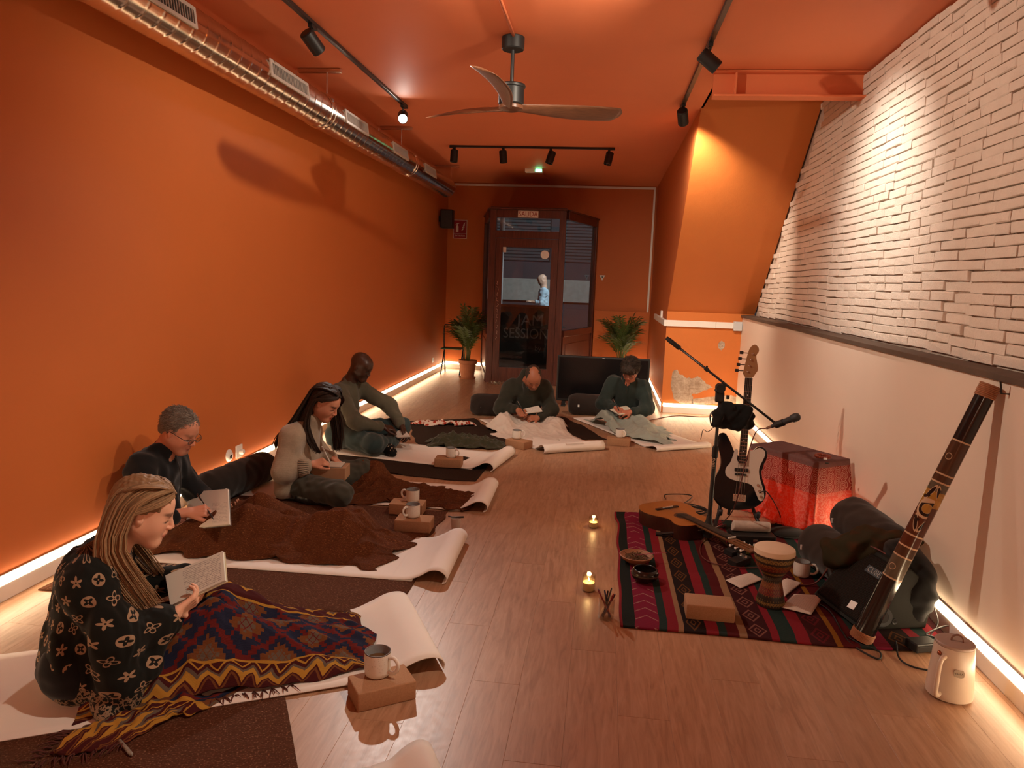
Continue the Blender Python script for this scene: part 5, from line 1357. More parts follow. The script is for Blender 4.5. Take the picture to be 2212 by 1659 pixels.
flatcloth('brown_rug', 'dark chocolate rug between the two mats at the back', [(-.28, 7.45), (.12, 7.60), (-.42, 8.75), (-.86, 8.55)], m_choc, seed=6, group=g_)

m_mat = plain('cream_mat_rubber', (.72, .65, .59), .8, .2, var=.05, vs_=5, bump=.25, bs=500, bd=.001)
m_matmark = plain('mat_print', (.52, .42, .35), .8)
def yoga_mat(label, end, dirv, prof, L_=1.80, W_=.65, z0=.008, text=None, skew=0.0):
    """end: floor point under the middle of the visible end; prof: (dist back from end, height, pull) shape of the curl"""
    d = Vector((dirv[0], dirv[1])).normalized(); nrm = Vector((-d.y, d.x))
    back = [(-L_+L_*i/10, z0) for i in range(10)]
    pr = [(p[0], p[1]) for p in prof]
    pts = spline([(a, 0, b) for a, b in back+pr], 110); nv = 14; P = np.zeros((110, nv, 3)); UV = np.zeros((110, nv, 2))
    for i, p in enumerate(pts):
        for j in range(nv):
            q = (j/(nv-1)-.5)*W_
            x = p.x+skew*q*max(0, p.z-z0)*4
            zz = z0+(p.z-z0)*(1+.12*math.sin(q*4+1))
            P[i, j] = (d.x*x+nrm.x*q, d.y*x+nrm.y*q, max(zz, .004)); UV[i, j] = (i/109, j/(nv-1))
    o = mesh_obj('yoga_mat', grid_mesh('yoga_mat', P, UV), m_mat); o.location = (end[0], end[1], 0); solid(o, .0045, 1)
    tag(o, label, 'yoga mat', 'cream yoga mats fanned out on the floor')
    if text:
        s, tz, ang_, off, rot = text
        mm = Matrix.Translation((d.x*s, d.y*s, tz)) @ Matrix.Rotation(math.atan2(d.y, d.x)+rot, 4, 'Z') @ Matrix.Translation((0, off, 0)) @ Matrix.Rotation(ang_, 4, 'X')
        text_mesh('mat_print', 'Equilibrium', .042, m_matmark, o, mm, depth=.0004)
    return o
arch = [(-.34, .008), (-.26, .014), (-.18, .040), (-.11, .066), (-.055, .070), (-.02, .058), (-.004, .036), (-.008, .014)]
roll = [(-.30, .008), (-.20, .014), (-.13, .040), (-.075, .072), (-.03, .078), (.0, .062), (.012, .038), (.002, .016), (-.015, .008)]
low = [(-.30, .008), (-.20, .012), (-.13, .024), (-.07, .042), (-.02, .046), (.01, .036), (.014, .022), (.008, .010)]
yoga_mat('cream mat nearest the camera under the shawled woman', (-.72, 3.085), (.88, .473), arch, text=(-.15, .063, .0, -.05, PI/2))
yoga_mat('cream mat under the grey-haired man and his rust blanket', (-.76, 3.97), (1, .03), roll, skew=.1, text=(-.03, .085, .0, .02, PI/2))
yoga_mat('cream mat under the beige-sweater woman', (-.74, 5.20), (1, .02), roll, W_=.62)
yoga_mat('cream mat under the bald man', (-.80, 6.30), (.95, -.16), roll, W_=.66)
yoga_mat('cream mat under the hooded man with its end rolled toward the camera', (-.20, 6.92), (.50, -.86), roll, text=(-.005, .083, .35, 0, PI/2), L_=1.7)
yoga_mat('cream mat under the woman in teal fleece', (.86, 7.33), (.50, -.86), low, L_=1.75)
# tip of one more mat at the very bottom edge
bm = BM()
o = yoga_mat('curled tip of a cream mat at the bottom edge of the picture', (-.36, 1.98), (.88, .45), [(-.2, .008), (-.14, .018), (-.09, .05), (-.05, .066), (-.02, .06), (0, .04), (-.004, .016)], L_=.9, W_=.6)

def tent(U, V, bumps):
    H_ = np.zeros_like(U)
    for pts, wd in bumps:
        h = np.zeros_like(U)
        for a, b in zip(pts[:-1], pts[1:]):
            a, b = np.array(a), np.array(b); d = b[:2]-a[:2]; L2 = d@d+1e-9
            t = np.clip(((U-a[0])*d[0]+(V-a[1])*d[1])/L2, 0, 1); dist = np.hypot(U-a[0]-d[0]*t, V-a[1]-d[1]*t)
            z = a[2]+(b[2]-a[2])*t; h = np.maximum(h, z*np.exp(-(dist/wd)**2*1.1)+0*z)
        k = .05; m_ = np.maximum(H_, h); H_ = m_+k*.25*np.maximum(0, 1-np.abs(H_-h)/k)**2*(np.minimum(H_, h) > .01)
    return H_
def blanket(name, label, Mx, outline, bumps, mat, seed, n=(150, 110), amp=.016, wl=.14, group=None, cat='blanket', rag=.03, th=.006, base=.012, fold_dir=None, uvs=None, ceil_fn=None):
    r = np.random.default_rng(seed); A, B, Cc, D = [np.array(c, float) for c in outline]
    s, t = np.meshgrid(np.linspace(0, 1, n[0]), np.linspace(0, 1, n[1]), indexing='ij')
    XY = ((1-s)*(1-t))[..., None]*A+(s*(1-t))[..., None]*B+(s*t)[..., None]*Cc+((1-s)*t)[..., None]*D
    e = np.zeros_like(s)
    for i in range(5):
        k = r.normal(size=2); k *= 2*PI/.22*r.uniform(.5, 1.4)/np.linalg.norm(k); e += np.sin(XY@k+r.uniform(0, 6))
    edge = np.minimum(np.minimum(s, 1-s), np.minimum(t, 1-t)); XY = XY+(rag*.5*np.exp(-(edge/.10)**2)*e)[..., None]
    U, V = XY[..., 0], XY[..., 1]; H_ = tent(U, V, bumps)
    w_ = np.zeros_like(U)
    for i in range(9):
        th_ = r.uniform(0, PI) if fold_dir is None else fold_dir+r.normal()*.45
        f = 2*PI/(wl*r.uniform(.45, 1.5)); ph = r.uniform(0, 6); k2 = r.normal(size=2)*9
        w_ += (1-np.abs(np.sin((U*np.cos(th_)+V*np.sin(th_))*f*.5+ph+1.1*np.sin(U*k2[0]+V*k2[1]))))**1.6-.42
    w_ /= 2.4
    Z = base+H_+amp*w_*(.45+.9*np.clip(H_/.12, 0, 1)*np.exp(-H_*2.2))+amp*.35
    Z = np.maximum(Z, .010)*(1-np.exp(-(edge/.02)**2)*.3); Z = np.maximum(Z, .008)
    L1, L2 = uvs or (np.linalg.norm(B-A), np.linalg.norm(D-A)*1.35)
    me = grid_mesh(name, np.stack([U, V, Z], -1), np.stack([s*L1, t*L2], -1))
    o = mesh_obj(name, me, mat); o.matrix_world = Mx; solid(o, th, 0)
    tag(o, label, cat, group); return o

# kilim pattern of the front blanket
def kilim():
    m = M('kilim_blanket', .95, .12); U, V = m.uv()
    wob = (m.noise(6, 2)-.5)*.015
    V = V+wob; U = U+wob
    MAR, YEL, NAV, RUST, RED, GREY, DK = (.062, .008, .010), (.48, .24, .036), (.012, .018, .048), (.17, .056, .018), (.13, .012, .012), (.13, .095, .07), (.025, .008, .010)
    tri = ((U*9.5).fr()-.5).abs()*2
    def zig(V0, w_):
        q = (V-V0)/w_+tri*-.42+.21
        c = m.mix(MAR, YEL, q.band(.30, .56)); c = m.mix(c, GREY, q.band(.56, .70)); c = m.mix(c, RUST, q.band(.12, .22)); return m.mix(c, YEL, q.band(.86, .95))
    # main field: stepped diamonds
    us = (U*70).fl()/70; vs2 = (V*70).fl()/70
    a = ((us*2.9).fr()-.5).abs(); b = ((vs2*4.1).fr()-.5).abs(); d = a+b*1.05
    a2 = ((us*2.9+.5).fr()-.5).abs(); b2 = ((vs2*4.1+.5).fr()-.5).abs(); d2 = a2+b2
    lat = ((U*26+V*26).fr().lt(.14)+(U*26-V*26).fr().lt(.14)).min(1.0)
    f = m.mix(NAV, RED, d.band(.42, .54)); f = m.mix(f, MAR, d.gt(.72)); f = m.mix(f, RUST, d2.lt(.26)); f = m.mix(f, NAV, d2.band(.26, .33))
    f = m.mix(f, RUST, d.lt(.30)); f = m.mix(f, m.mix(GREY, RUST, lat), d.lt(.19)); f = m.mix(f, RED, (a-b).abs().lt(.035)*d.gt(.33)); f = m.mix(f, m.mix(GREY, RED, lat), d2.lt(.14))
    # diamond row on maroon
    dd = ((U*8.2).fr()-.5).abs()+((V-.62)/.105).abs()*.9
    g = m.mix(MAR, YEL, dd.band(.20, .36)); g = m.mix(g, GREY, dd.lt(.20)); g = m.mix(g, DK, dd.lt(.08))
    c = zig(.0, .11); c = m.mix(c, YEL, V.band(.110, .120)); c = m.mix(c, f, V.band(.120, .520)); c = m.mix(c, YEL, V.band(.520, .532)); c = m.mix(c, g, V.band(.532, .70)); c = m.mix(c, YEL, V.band(.70, .708))
    c = m.mix(c, zig(.71, .15), V.gt(.708)); c = m.mix(c, NAV, V.gt(.87))
    nz = m.noise(700, 2); m.col(m.mix(c, (.03, .018, .012), nz*.45)); m.bump(nz+(V*1400).sin()*.3, .5, .002); return m.m
m_kilim = kilim()
bl1 = blanket('kilim_blanket', 'colourful zigzag and diamond patterned blanket over the legs of the shawled woman', M1,
    [(-.02, -.30), (1.02, -.25), (1.06, .26), (.10, .30)],
    [([(.10, -.09, .17), (.42, -.075, .300), (.62, -.065, .19), (.92, -.06, .10)], .15), ([(.10, .09, .18), (.46, .085, .305), (.66, .075, .19), (.95, .06, .10)], .15), ([(.15, 0, .19), (.45, 0, .29)], .13)],
    m_kilim, 3, n=(240, 170), amp=.022, wl=.17, rag=.022, fold_dir=1.2, uvs=(1.35, .93))
def fringe(par, pts, L_, mat, seed, n=None):
    r = random.Random(seed); bm = BM()
    for p, d in pts:
        p = Vector(p); d = Vector(d).normalized()
        for k in range(3):
            q = p+Vector((r.uniform(-.006, .006), r.uniform(-.006, .006), 0)); e = d+Vector((r.uniform(-.5, .5), r.uniform(-.5, .5), r.uniform(-.1, .2)))
            tube(bm, [q, q+e*L_*.5+Vector((0, 0, .004)), q+e*L_*r.uniform(.8, 1.1)-Vector((0, 0, .002))], [.0028, .0024, .0012], 5)
    o = obj('fringe', bm, mat, par, True); o['kind'] = 'stuff'; return o
m_fr = plain('fringe_yarn', (.085, .022, .016), .95, var=.4, vs_=60)
fringe(bl1, [((1.03+.003*i, -.22+.03*i, .020), (1, .1, 0)) for i in range(16)]+[((.42+.035*i, -.285+.001*i, .014), (.2, -1, 0)) for i in range(9)], .045, m_fr, 1)
# trailing corner of the same blanket that spills off the mat
bt = blanket('blanket_corner', None, Matrix.Identity(4), [(-.10, -.50), (.16, -.46), (.52, -.27), (.12, -.24)], [([(0, -.42, .035), (.3, -.30, .04)], .07)], m_kilim, 9, n=(70, 60), amp=.02, wl=.09, rag=.03, uvs=(.5, .16))
bt.parent = bl1; del_keys = [k for k in ('label', 'category') if k in bt]
for k in del_keys: del bt[k]
fringe(bt, [((-.10+.022*i, -.50+.003*i, .012), (-.2, -1, 0)) for i in range(12)]+[((-.105+.01*i, -.49+.02*i, .012), (-1, .0, 0)) for i in range(8)], .05, m_fr, 2)

gb_ = 'rust woven blankets over the sitters\' legs'
blanket('rust_blanket', 'rust blanket tented over the grey-haired man\'s legs', M2, [(-.10, -.30), (1.26, -.28), (1.36, .32), (.02, .34)],
    [([(.05, -.10, .14), (.40, -.06, .245), (.70, -.05, .17), (.98, -.02, .235), (1.10, -.02, .12)], .15), ([(.05, .10, .15), (.43, .10, .27), (.72, .10, .16), (1.02, .08, .25), (1.14, .08, .12)], .15), ([(.0, -.05, .06), (.3, 0, .12)], .14)],
    m_rust_b, 5, n=(230, 150), amp=.026, wl=.26, rag=.03, group=gb_)
blanket('rust_blanket', 'rust blanket spread past the beige-sweater woman\'s knee', wmat(P3, A3), [(.36, -.16), (1.26, -.12), (1.34, .34), (.22, .50)],
    [([(.34, .26, .20), (.46, .28, .21), (.56, .24, .12)], .15), ([(.5, .1, .05), (1.15, .1, .045)], .18)], m_rust_b, 6, n=(180, 110), amp=.030, wl=.16, group=gb_, rag=.04)
m_olive = cloth('olive_knit', (.040, .036, .018), .35, 8, 500)
blanket('olive_jacket', 'crumpled olive green jacket lying on the dark rug', Matrix.Translation((-1.22, 6.86, 0)), [(-.36, -.16), (.34, -.02), (.26, .30), (-.40, .26)], [([(-.22, .05, .10), (.05, .10, .09), (.2, .12, .05)], .13)], m_olive, 7, n=(110, 80), amp=.03, wl=.13, cat='jacket')
m_whiteb = cloth('white_fleece', (.62, .53, .46), .12, 6, 400, c2=(.52, .44, .38))
blanket('white_blanket', 'soft white blanket over the hooded man\'s crossed legs', wmat(P5, A5), [(.02, -.46), (.78, -.34), (.82, .36), (.06, .42)],
    [([(.06, -.12, .12), (.36, -.30, .175), (.42, -.26, .14)], .13), ([(.06, .12, .12), (.34, .30, .155), (.44, .24, .12)], .13), ([(.15, 0, .10), (.4, 0, .09)], .2)], m_whiteb, 8, n=(150, 150), amp=.020, wl=.24, rag=.05)
m_mint = cloth('mint_fleece', (.33, .37, .32), .15, 6, 400, c2=(.25, .29, .255))
blanket('mint_blanket', 'pale mint blanket wrapped over the legs of the woman in teal fleece', wmat(P6, A6), [(-.06, -.48), (.78, .02), (1.02, .60), (-.02, .40)],
    [([(.04, -.14, .19), (.34, -.24, .19), (.48, -.10, .13)], .17), ([(.05, .12, .17), (.40, .20, .16), (.72, .30, .10)], .15), ([(.12, 0, .18), (.5, .1, .13), (.9, .42, .06)], .17)], m_mint, 11, n=(170, 140), amp=.022, wl=.22, rag=.06)
m_pinkw = M('red_white_print', .9, .1)
v_ = m_pinkw.n('ShaderNodeTexVoronoi'); v_.inputs['Scale'].default_value = 26; t_ = m_pinkw.n('ShaderNodeTexCoord'); m_pinkw.ln(t_.outputs['Object'], v_.inputs['Vector'])
m_pinkw.col(m_pinkw.mix((.30, .035, .02), (.60, .48, .40), N(m_pinkw.nt, v_.outputs['Distance']).gt(.42))); m_pinkw = m_pinkw.m
blanket('printed_scarf', 'red and white printed scarf lying beyond the olive jacket', Matrix.Translation((-1.66, 7.75, 0)), [(-.30, -.10), (.32, .06), (.30, .20), (-.34, .06)], [([(-.25, .0, .04), (.25, .1, .04)], .08)], m_pinkw, 12, n=(80, 40), amp=.02, wl=.09, cat='scarf')
# ================================================================ striped rug
def striped():
    m = M('striped_rug', .95, .12); U, V = m.uv()
    U = U+(m.noise(3, 2)-.5)*.006
    DKG, MAG, GRN, RED, CRM, BLK, DRD, MRN, YEL = (.008, .014, .012), (.20, .010, .036), (.012, .032, .027), (.22, .012, .020), (.30, .165, .085), (.012, .006, .005), (.085, .006, .008), (.042, .006, .007), (.26, .105, .012)
    st = [(0, RED), (.008, DKG), (.065, MAG), (.18, GRN), (.218, RED), (.268, CRM), (.29, BLK), (.388, RED), (.45, GRN), (.487, DRD), (.54, CRM), (.58, MRN), (.69, RED), (.73, GRN), (.805, RED), (.867, MRN), (.98, YEL), (1.005, DRD), (1.08, GRN), (1.14, MAG), (1.21, BLK), (1.33, RED), (1.38, GRN), (1.44, RED), (1.49, MRN)]
    n = m.n('ShaderNodeValToRGB'); m.ln(U/1.6, n.inputs[0]); r = n.color_ramp; r.interpolation = 'CONSTANT'
    while len(r.elements) < len(st): r.elements.new(.5)
    for e, (p, c) in zip(r.elements, st): e.position = p/1.6; e.color = (*c, 1)
    c = n.outputs[0]
    zz = ((U-.065)/.115*1.0-.5).abs()*2
    sp = m.noise(1, 1, .5, m.vec(U*160, V*160, 0.0)).gt(.43)
    zl = ((V*11.5+zz*.62).fr()-.5).abs().lt(.055)*sp*m.noise(1, 1, .5, m.vec(0.0, V*9, 0.0)).gt(.45)
    c = m.mix(c, (.42, .22, .19), zl*U.band(.07, .178)*.85)
    def dia(u0, u1, f, col, w_):
        a = ((U-u0)/(u1-u0)-.5).abs()*2; b = ((V*f).fr()-.5).abs()*2
        l_ = ((a+b)-.78).abs().lt(w_)+((a+b)-.30).abs().lt(w_*.8)
        q = (U*110+V*110).fr().lt(.62)
        return l_.min(1.0)*q*U.band(u0, u1), col
    for args in ((.30, .383, 5.2, (.20, .075, .016), .10), (.585, .688, 6.4, (.34, .14, .10), .10), (1.22, 1.325, 5.2, (.20, .075, .016), .10), (.875, .975, 5.8, (.17, .012, .018), .12)):
        f, col = dia(*args); c = m.mix(c, col, f*.9)
    nz = m.noise(600, 2); m.col(m.mix(c, (.02, .008, .006), nz*.4)); m.bump(nz+(V*1100).sin()*.4, .5, .002); return m.m
flatcloth('striped_rug', 'red, black and green striped woven rug under the instruments', [(.165, 3.345), (1.70, 3.34), (1.69, 5.10), (.15, 5.10)], striped(), z=.006, n=(140, 140), ruck=.006, seed=11, th=.007, rag=.004)

# ================================================================ blocks and mugs
def cork():
    m = M('cork', .85, .2); n = m.noise(160, 3, .6); n2 = m.noise(30, 4)
    m.col(m.mix(m.mix((.40, .215, .115), (.29, .145, .075), n*1.6-.4), (.22, .10, .05), (n2-.6)*2)); m.bump(n, .25, .001); return m.m
m_cork = cork()
bm = BM(); bx(bm, (0, 0, .0375), (.228, .142, .075), bev=.006, seg=3); cork_me = bpy.data.meshes.new('cork_block'); bm.to_mesh(cork_me); bm.free()
cork_me.materials.append(m_cork); cork_me.polygons.foreach_set('use_smooth', [True]*len(cork_me.polygons)); cork_me.set_sharp_from_angle(angle=math.radians(40))
def block(x, y, z, rz, label):
    o = link(bpy.data.objects.new('cork_block', cork_me)); o.location = (x, y, z); o.rotation_euler = (0, 0, rz); return tag(o, label, 'cork block', 'cork yoga blocks')
def mug_mat():
    m = M('speckled_glaze', .3, .5); v = m.n('ShaderNodeTexVoronoi'); v.inputs['Scale'].default_value = 160; t = m.n('ShaderNodeTexCoord'); m.ln(t.outputs['Object'], v.inputs['Vector'])
    m.col(m.mix(m.mix((.78, .73, .66), (.68, .63, .56), m.noise(20, 3)), (.16, .11, .07), N(m.nt, v.outputs['Distance']).lt(.14)*.7)); return m.m
m_mug = mug_mat(); m_rim = plain('mug_rim', (.075, .045, .03), .4); m_mugin = plain('mug_inside', (.30, .31, .31), .3); m_tea = plain('tea', (.12, .055, .02), .1)
def mug_proto():
    t = bpy.data.objects.new('mug', None)
    bm = BM(); lathe(bm, [(0, .0), (.034, 0), (.042, .006), (.0445, .02), (.0445, .082)], 36); b = bpy.data.meshes.new('mug_body'); bm.to_mesh(b); bm.free(); b.materials.append(m_mug)
    bm = BM(); lathe(bm, [(.0445, .082), (.0447, .0845), (.0425, .0855), (.0405, .0835)], 36); r = bpy.data.meshes.new('mug_rim'); bm.to_mesh(r); bm.free(); r.materials.append(m_rim)
    bm = BM(); lathe(bm, [(.0405, .0835), (.040, .02), (.034, .008), (0, .008)], 36); i_ = bpy.data.meshes.new('mug_inside'); bm.to_mesh(i_); bm.free(); i_.materials.append(m_mugin)
    bm = BM(); lathe(bm, [(.0402, .055), (0, .055)], 30); e_ = bpy.data.meshes.new('tea'); bm.to_mesh(e_); bm.free(); e_.materials.append(m_tea)
    bm = BM(); tube(bm, spline([(.043, 0, .068), (.064, 0, .073), (.079, 0, .058), (.078, 0, .036), (.063, 0, .020), (.042, 0, .020)], 18), .0055, 8, flat=1.3); h = bpy.data.meshes.new('handle'); bm.to_mesh(h); bm.free(); h.materials.append(m_mug)
    for me in (b, r, i_, e_, h): me.polygons.foreach_set('use_smooth', [True]*len(me.polygons))
    return dict(mug_body=b, mug_rim=r, mug_inside=i_, tea=e_, handle=h)
MUG = mug_proto()
def mug(x, y, z, rz, label, sc=1.0):
    t = thing('mug', label, 'mug', (x, y, z), rz, 'speckled ceramic mugs'); t.scale = (sc, sc, sc)
    for k, me in MUG.items(): link(bpy.data.objects.new(k, me), t)
    return t
bz = .014
block(-.765, 2.575, 0, .60, 'cork block nearest the camera with a mug on it'); mug(-.79, 2.60, .0755, -.30, 'mug with tea on the cork block nearest the camera', 1.14)
block(-1.115, 4.425, bz, .03, 'front one of the two cork blocks beside the rust blanket'); mug(-1.13, 4.44, bz+.0755, -2.2, 'mug with its handle to the front, before the other mug')
block(-1.245, 4.745, bz, .03, 'rear one of the two cork blocks beside the rust blanket'); mug(-1.215, 4.76, bz+.0755, PI-.1, 'mug with its handle to the left, behind the other mug')
block(-1.235, 6.05, bz, .05, 'cork block before the bald man'); mug(-1.22, 6.06, bz+.0755, -.4, 'mug on the cork block before the bald man')
block(-.74, 6.985, 0, -.55, 'cork block beside the rolled mat of the hooded man'); mug(-.77, 7.03, .0755, .3, 'mug on the cork block beside the white blanket')
block(.225, 7.38, 0, -.10, 'cork block beside the mint blanket'); mug(.235, 7.40, .0755, -.9, 'mug on the cork block beside the mint blanket')
block(.59, 3.535, .012, -.02, 'empty cork block at the front edge of the striped rug')
mug(1.185, 4.16, .012, -.25, 'mug standing on the striped rug behind the drum', 1.02)
# board-like box on the lap of the long-haired woman with her writing
M3 = wmat(P3, A3)
lb = thing('lap_box', 'brown cardboard box on the lap of the long-haired woman', 'box', M3 @ Vector((.225, -.03, .155)), .12)
bm = BM(); bx(bm, (0, 0, .045), (.285, .16, .09), bev=.003); obj('body', bm, plain('cardboard', (.36, .20, .11), .85, var=.1), lb)
lp = thing('notebook', 'notebook lying on the cardboard box of the long-haired woman', 'notebook', M3 @ Vector((.235, -.03, .247)), .12)
bm = BM(); bx(bm, (0, 0, .004), (.20, .14, .007), bev=.001); obj('pages', bm, plain('page_cream', (.52, .44, .36), .8), lp); bm = BM(); bx(bm, (0, 0, -.0005), (.206, .146, .002)); obj('cover', bm, m_cover, lp)
pen(M3 @ Vector((.262, -.065, .262)), M3 @ Vector((.215, -.12, .40)), 'white pen in the hand of the long-haired woman', plain('pen_white', (.6, .58, .54), .4), .005)
pen(at(286, 1632, Z=.014), at(258, 1600, Z=.016), 'patterned pen lying on the brown rug at the bottom left', plain('pen_grey', (.25, .22, .18), .4, var=.8, vs_=160), .0065)

# little tasting glass with a brush across it
tg_ = thing('small_cup', 'small pale plastic cup with a dark spatula across its rim', 'cup', (-.87, 4.53, 0))
bm = BM(); lathe(bm, [(0, 0), (.026, 0), (.034, .072), (.032, .072), (.025, .003), (0, .003)], 24); obj('cup', bm, plain('pale_plastic', (.55, .46, .40), .4), tg_, True, 40)
bm = BM(); tube(bm, [(-.05, 0, .079), (-.02, 0, .077), (.01, .005, .077), (.05, .01, .079)], [.008, .005, .007, .009], 8, flat=.7); obj('spatula', bm, m_black, tg_, True)

# ================================================================ candles, pens, bowls
m_cglass = glass_mat('candle_glass', (.95, .93, .88), .12)
m_wax = M('wax', .5, .3).col((.62, .46, .26)); m_wax.b.inputs['Subsurface Weight'].default_value = .5; m_wax.b.inputs['Subsurface Radius'].default_value = (.03, .015, .006); m_wax = m_wax.m
m_flame = M('flame', .5).col((1, .7, .3)).emit((1, .66, .25), 16).m
def candle(x, y, r, h, label):
    t = thing('tealight_candle', label, 'candle', (x, y, 0), group='burning candles in glasses')
    bm = BM(); lathe(bm, [(0, 0), (r*.92, 0), (r, .004), (r, h), (r-.0025, h), (r-.003, .006), (0, .006)], 28); obj('glass', bm, m_cglass, t, True, 40)
    bm = BM(); lathe(bm, [(0, .0065), (r-.004, .0065), (r-.004, h*.52), (r*.4, h*.50), (0, h*.5)], 24); obj('wax', bm, m_wax, t, True, 40)
    bm = BM(); tube(bm, [(0, 0, h*.5), (0, 0, h*.5+.010)], .001, 5); obj('wick', bm, m_black, t)
    bm = BM(); lathe(bm, [(0, 0), (.0034, .005), (.0036, .008), (.002, .014), (0, .020)], 12, Matrix.Translation((0, 0, h*.5+.007))); obj('flame', bm, m_flame, t, True)
    l = bpy.data.lights.new('glow', 'POINT'); l.energy = .16; l.color = (1, .62, .25); l.shadow_soft_size = .012
    lo = link(bpy.data.objects.new('glow', l), t); lo.location = (0, 0, h*.5+.022)
candle(.010, 4.76, .031, .072, 'small burning candle in glass on the floor left of the guitar')
candle(0.0, 3.735, .035, .09, 'larger burning candle in glass beside the pen jar')
pj = thing('pen_jar', 'clear glass full of pens at the left edge of the striped rug', 'pen jar', (.092, 3.425, 0))
bm = BM(); lathe(bm, [(0, 0), (.034, 0), (.038, .005), (.040, .105), (.0375, .105), (.035, .008), (0, .008)], 28); obj('glass', bm, m_cglass, pj, True, 40)
r_ = random.Random(5)
for i in range(11):
    a = r_.uniform(0, 6.28); b = a+PI+r_.uniform(-.7, .7); p = Vector((.022*math.cos(a), .022*math.sin(a), .01)); q = Vector((.034*math.cos(b), .034*math.sin(b), .12)); d = (q-p).normalized()*r_.uniform(.125, .15)
    bm = BM(); tube(bm, [p, p+d*.1, p+d*.94, p+d], [.002, .0042, .0042, .003], 8); obj('pen', bm, [m_penblack, plain('pen_blue', (.02, .03, .09), .35), plain('pen_red', (.22, .015, .015), .35), m_penblack][i % 4], pj, True, 40)
m_bowlw = plain('terracotta_bowl', (.30, .13, .06), .6, var=.2)
wb = thing('herb_bowl', 'shallow wooden bowl of dried herbs and a pink feather', 'bowl', (.265, 4.16, .012))
bm = BM(); lathe(bm, [(0, 0), (.045, 0), (.085, .028), (.097, .046), (.092, .048), (.078, .032), (0, .014)], 36); obj('bowl', bm, m_bowlw, wb, True, 40)
bm = BM(); r_ = random.Random(8)
for i in range(90):
    a = r_.uniform(0, 6.28); q = r_.uniform(0, .065); p = Vector((q*math.cos(a), q*math.sin(a), .03+r_.uniform(0, .018))); e = Vector((r_.gauss(0, 1), r_.gauss(0, 1), r_.gauss(0, .35))).normalized()*r_.uniform(.015, .035)
    tube(bm, [p-e, p+Vector((0, 0, .004)), p+e], [.001, .0025, .001], 4)
o = obj('dried_herbs', bm, plain('dried_herb', (.12, .062, .028), .9, var=.4), wb); o['kind'] = 'stuff'
bm = BM(); n_ = 14
for s in (-1, 1):
    for i in range(n_):
        t = i/(n_-1); p = Vector((.02+.14*t, -.01+.03*t, .052+.012*t)); L_ = .016*math.sin(PI*(.15+.8*t))
        v = [bm.verts.new(x) for x in (p, p+Vector((.006, 0, 0)), p+Vector((.014, s*L_, .002)), p+Vector((.010, s*L_*.9, .002)))]; bm.faces.new(v)
tube(bm, [(-.01, -.016, .048), (.165, .021, .066)], .0011, 5); obj('feather', bm, plain('pink_feather', (.35, .05, .09), .8), wb)
kb = thing('singing_bowl', 'dark glazed round bowl before the herb bowl', 'bowl', (.300, 3.90, .012))
bm = BM(); lathe(bm, [(0, 0), (.040, 0), (.066, .018), (.074, .042), (.066, .066), (.060, .070), (.057, .067), (.064, .044), (.055, .02), (0, .01)], 36); obj('bowl', bm, plain('dark_glaze', (.014, .010, .009), .2, .5), kb, True, 50)
bm = BM(); lathe(bm, [(.0735, .036), (.0755, .041), (.0735, .046)], 36); obj('ring', bm, plain('dark_ring', (.05, .03, .02), .3), kb, True)

# ================================================================ djembe
def djembe_mat():
    m = M('djembe_paint', .45, .4); x, y, z = m.pos('Object'); a = y.atan2(x)/6.28318
    n = m.n('ShaderNodeValToRGB'); m.ln(z/.30, n.inputs[0]); r = n.color_ramp; r.interpolation = 'CONSTANT'
    OR, DK, YL, RD, GY = (.20, .055, .014), (.022, .014, .010), (.22, .125, .035), (.16, .02, .012), (.085, .07, .05)
    st = [(0, DK), (.05, YL), (.09, DK), (.20, RD), (.32, OR), (.42, DK), (.46, GY), (.52, DK), (.56, YL), (.60, DK), (.64, RD), (.70, OR), (.76, DK), (.80, YL), (.87, DK), (.93, GY)]
    while len(r.elements) < len(st): r.elements.new(.5)
    for e, (p, c) in zip(r.elements, st): e.position = p; e.color = (*c, 1)
    tri = ((a*26).fr()-.5).abs()*2; q = (z*55).fr()
    m.col(m.mix(m.mix(n.outputs[0], DK, (q-tri).abs().lt(.16)*.8), YL, ((a*30).fr()-.5).abs().lt(.12)*((z*42).fr()-.5).abs().lt(.16)*.7)); return m.m
dj = thing('djembe', 'small painted djembe drum with a cream skin on the striped rug', 'drum', (.925, 3.735, .012))
bm = BM(); lathe(bm, [(0, 0), (.070, 0), (.072, .012), (.060, .07), (.047, .125), (.046, .145), (.056, .165), (.084, .205), (.096, .245), (.097, .285)], 48); obj('shell', bm, djembe_mat(), dj, True, 50)
bm = BM(); lathe(bm, [(.097, .27), (.101, .274), (.1, .288), (.098, .297), (.092, .301), (0, .302)], 48); obj('drumhead', bm, plain('drum_skin', (.60, .44, .30), .7, var=.06), dj, True, 35)
bm = BM()
for i in range(44):
    a = 2*PI*i/44; tube(bm, [(.0985*math.cos(a), .0985*math.sin(a), .272), (.1*math.cos(a+.07), .1*math.sin(a+.07), .26), (.099*math.cos(a+.14), .099*math.sin(a+.14), .272)], .0016, 4)
obj('rope', bm, plain('rope', (.10, .075, .05), .9), dj)

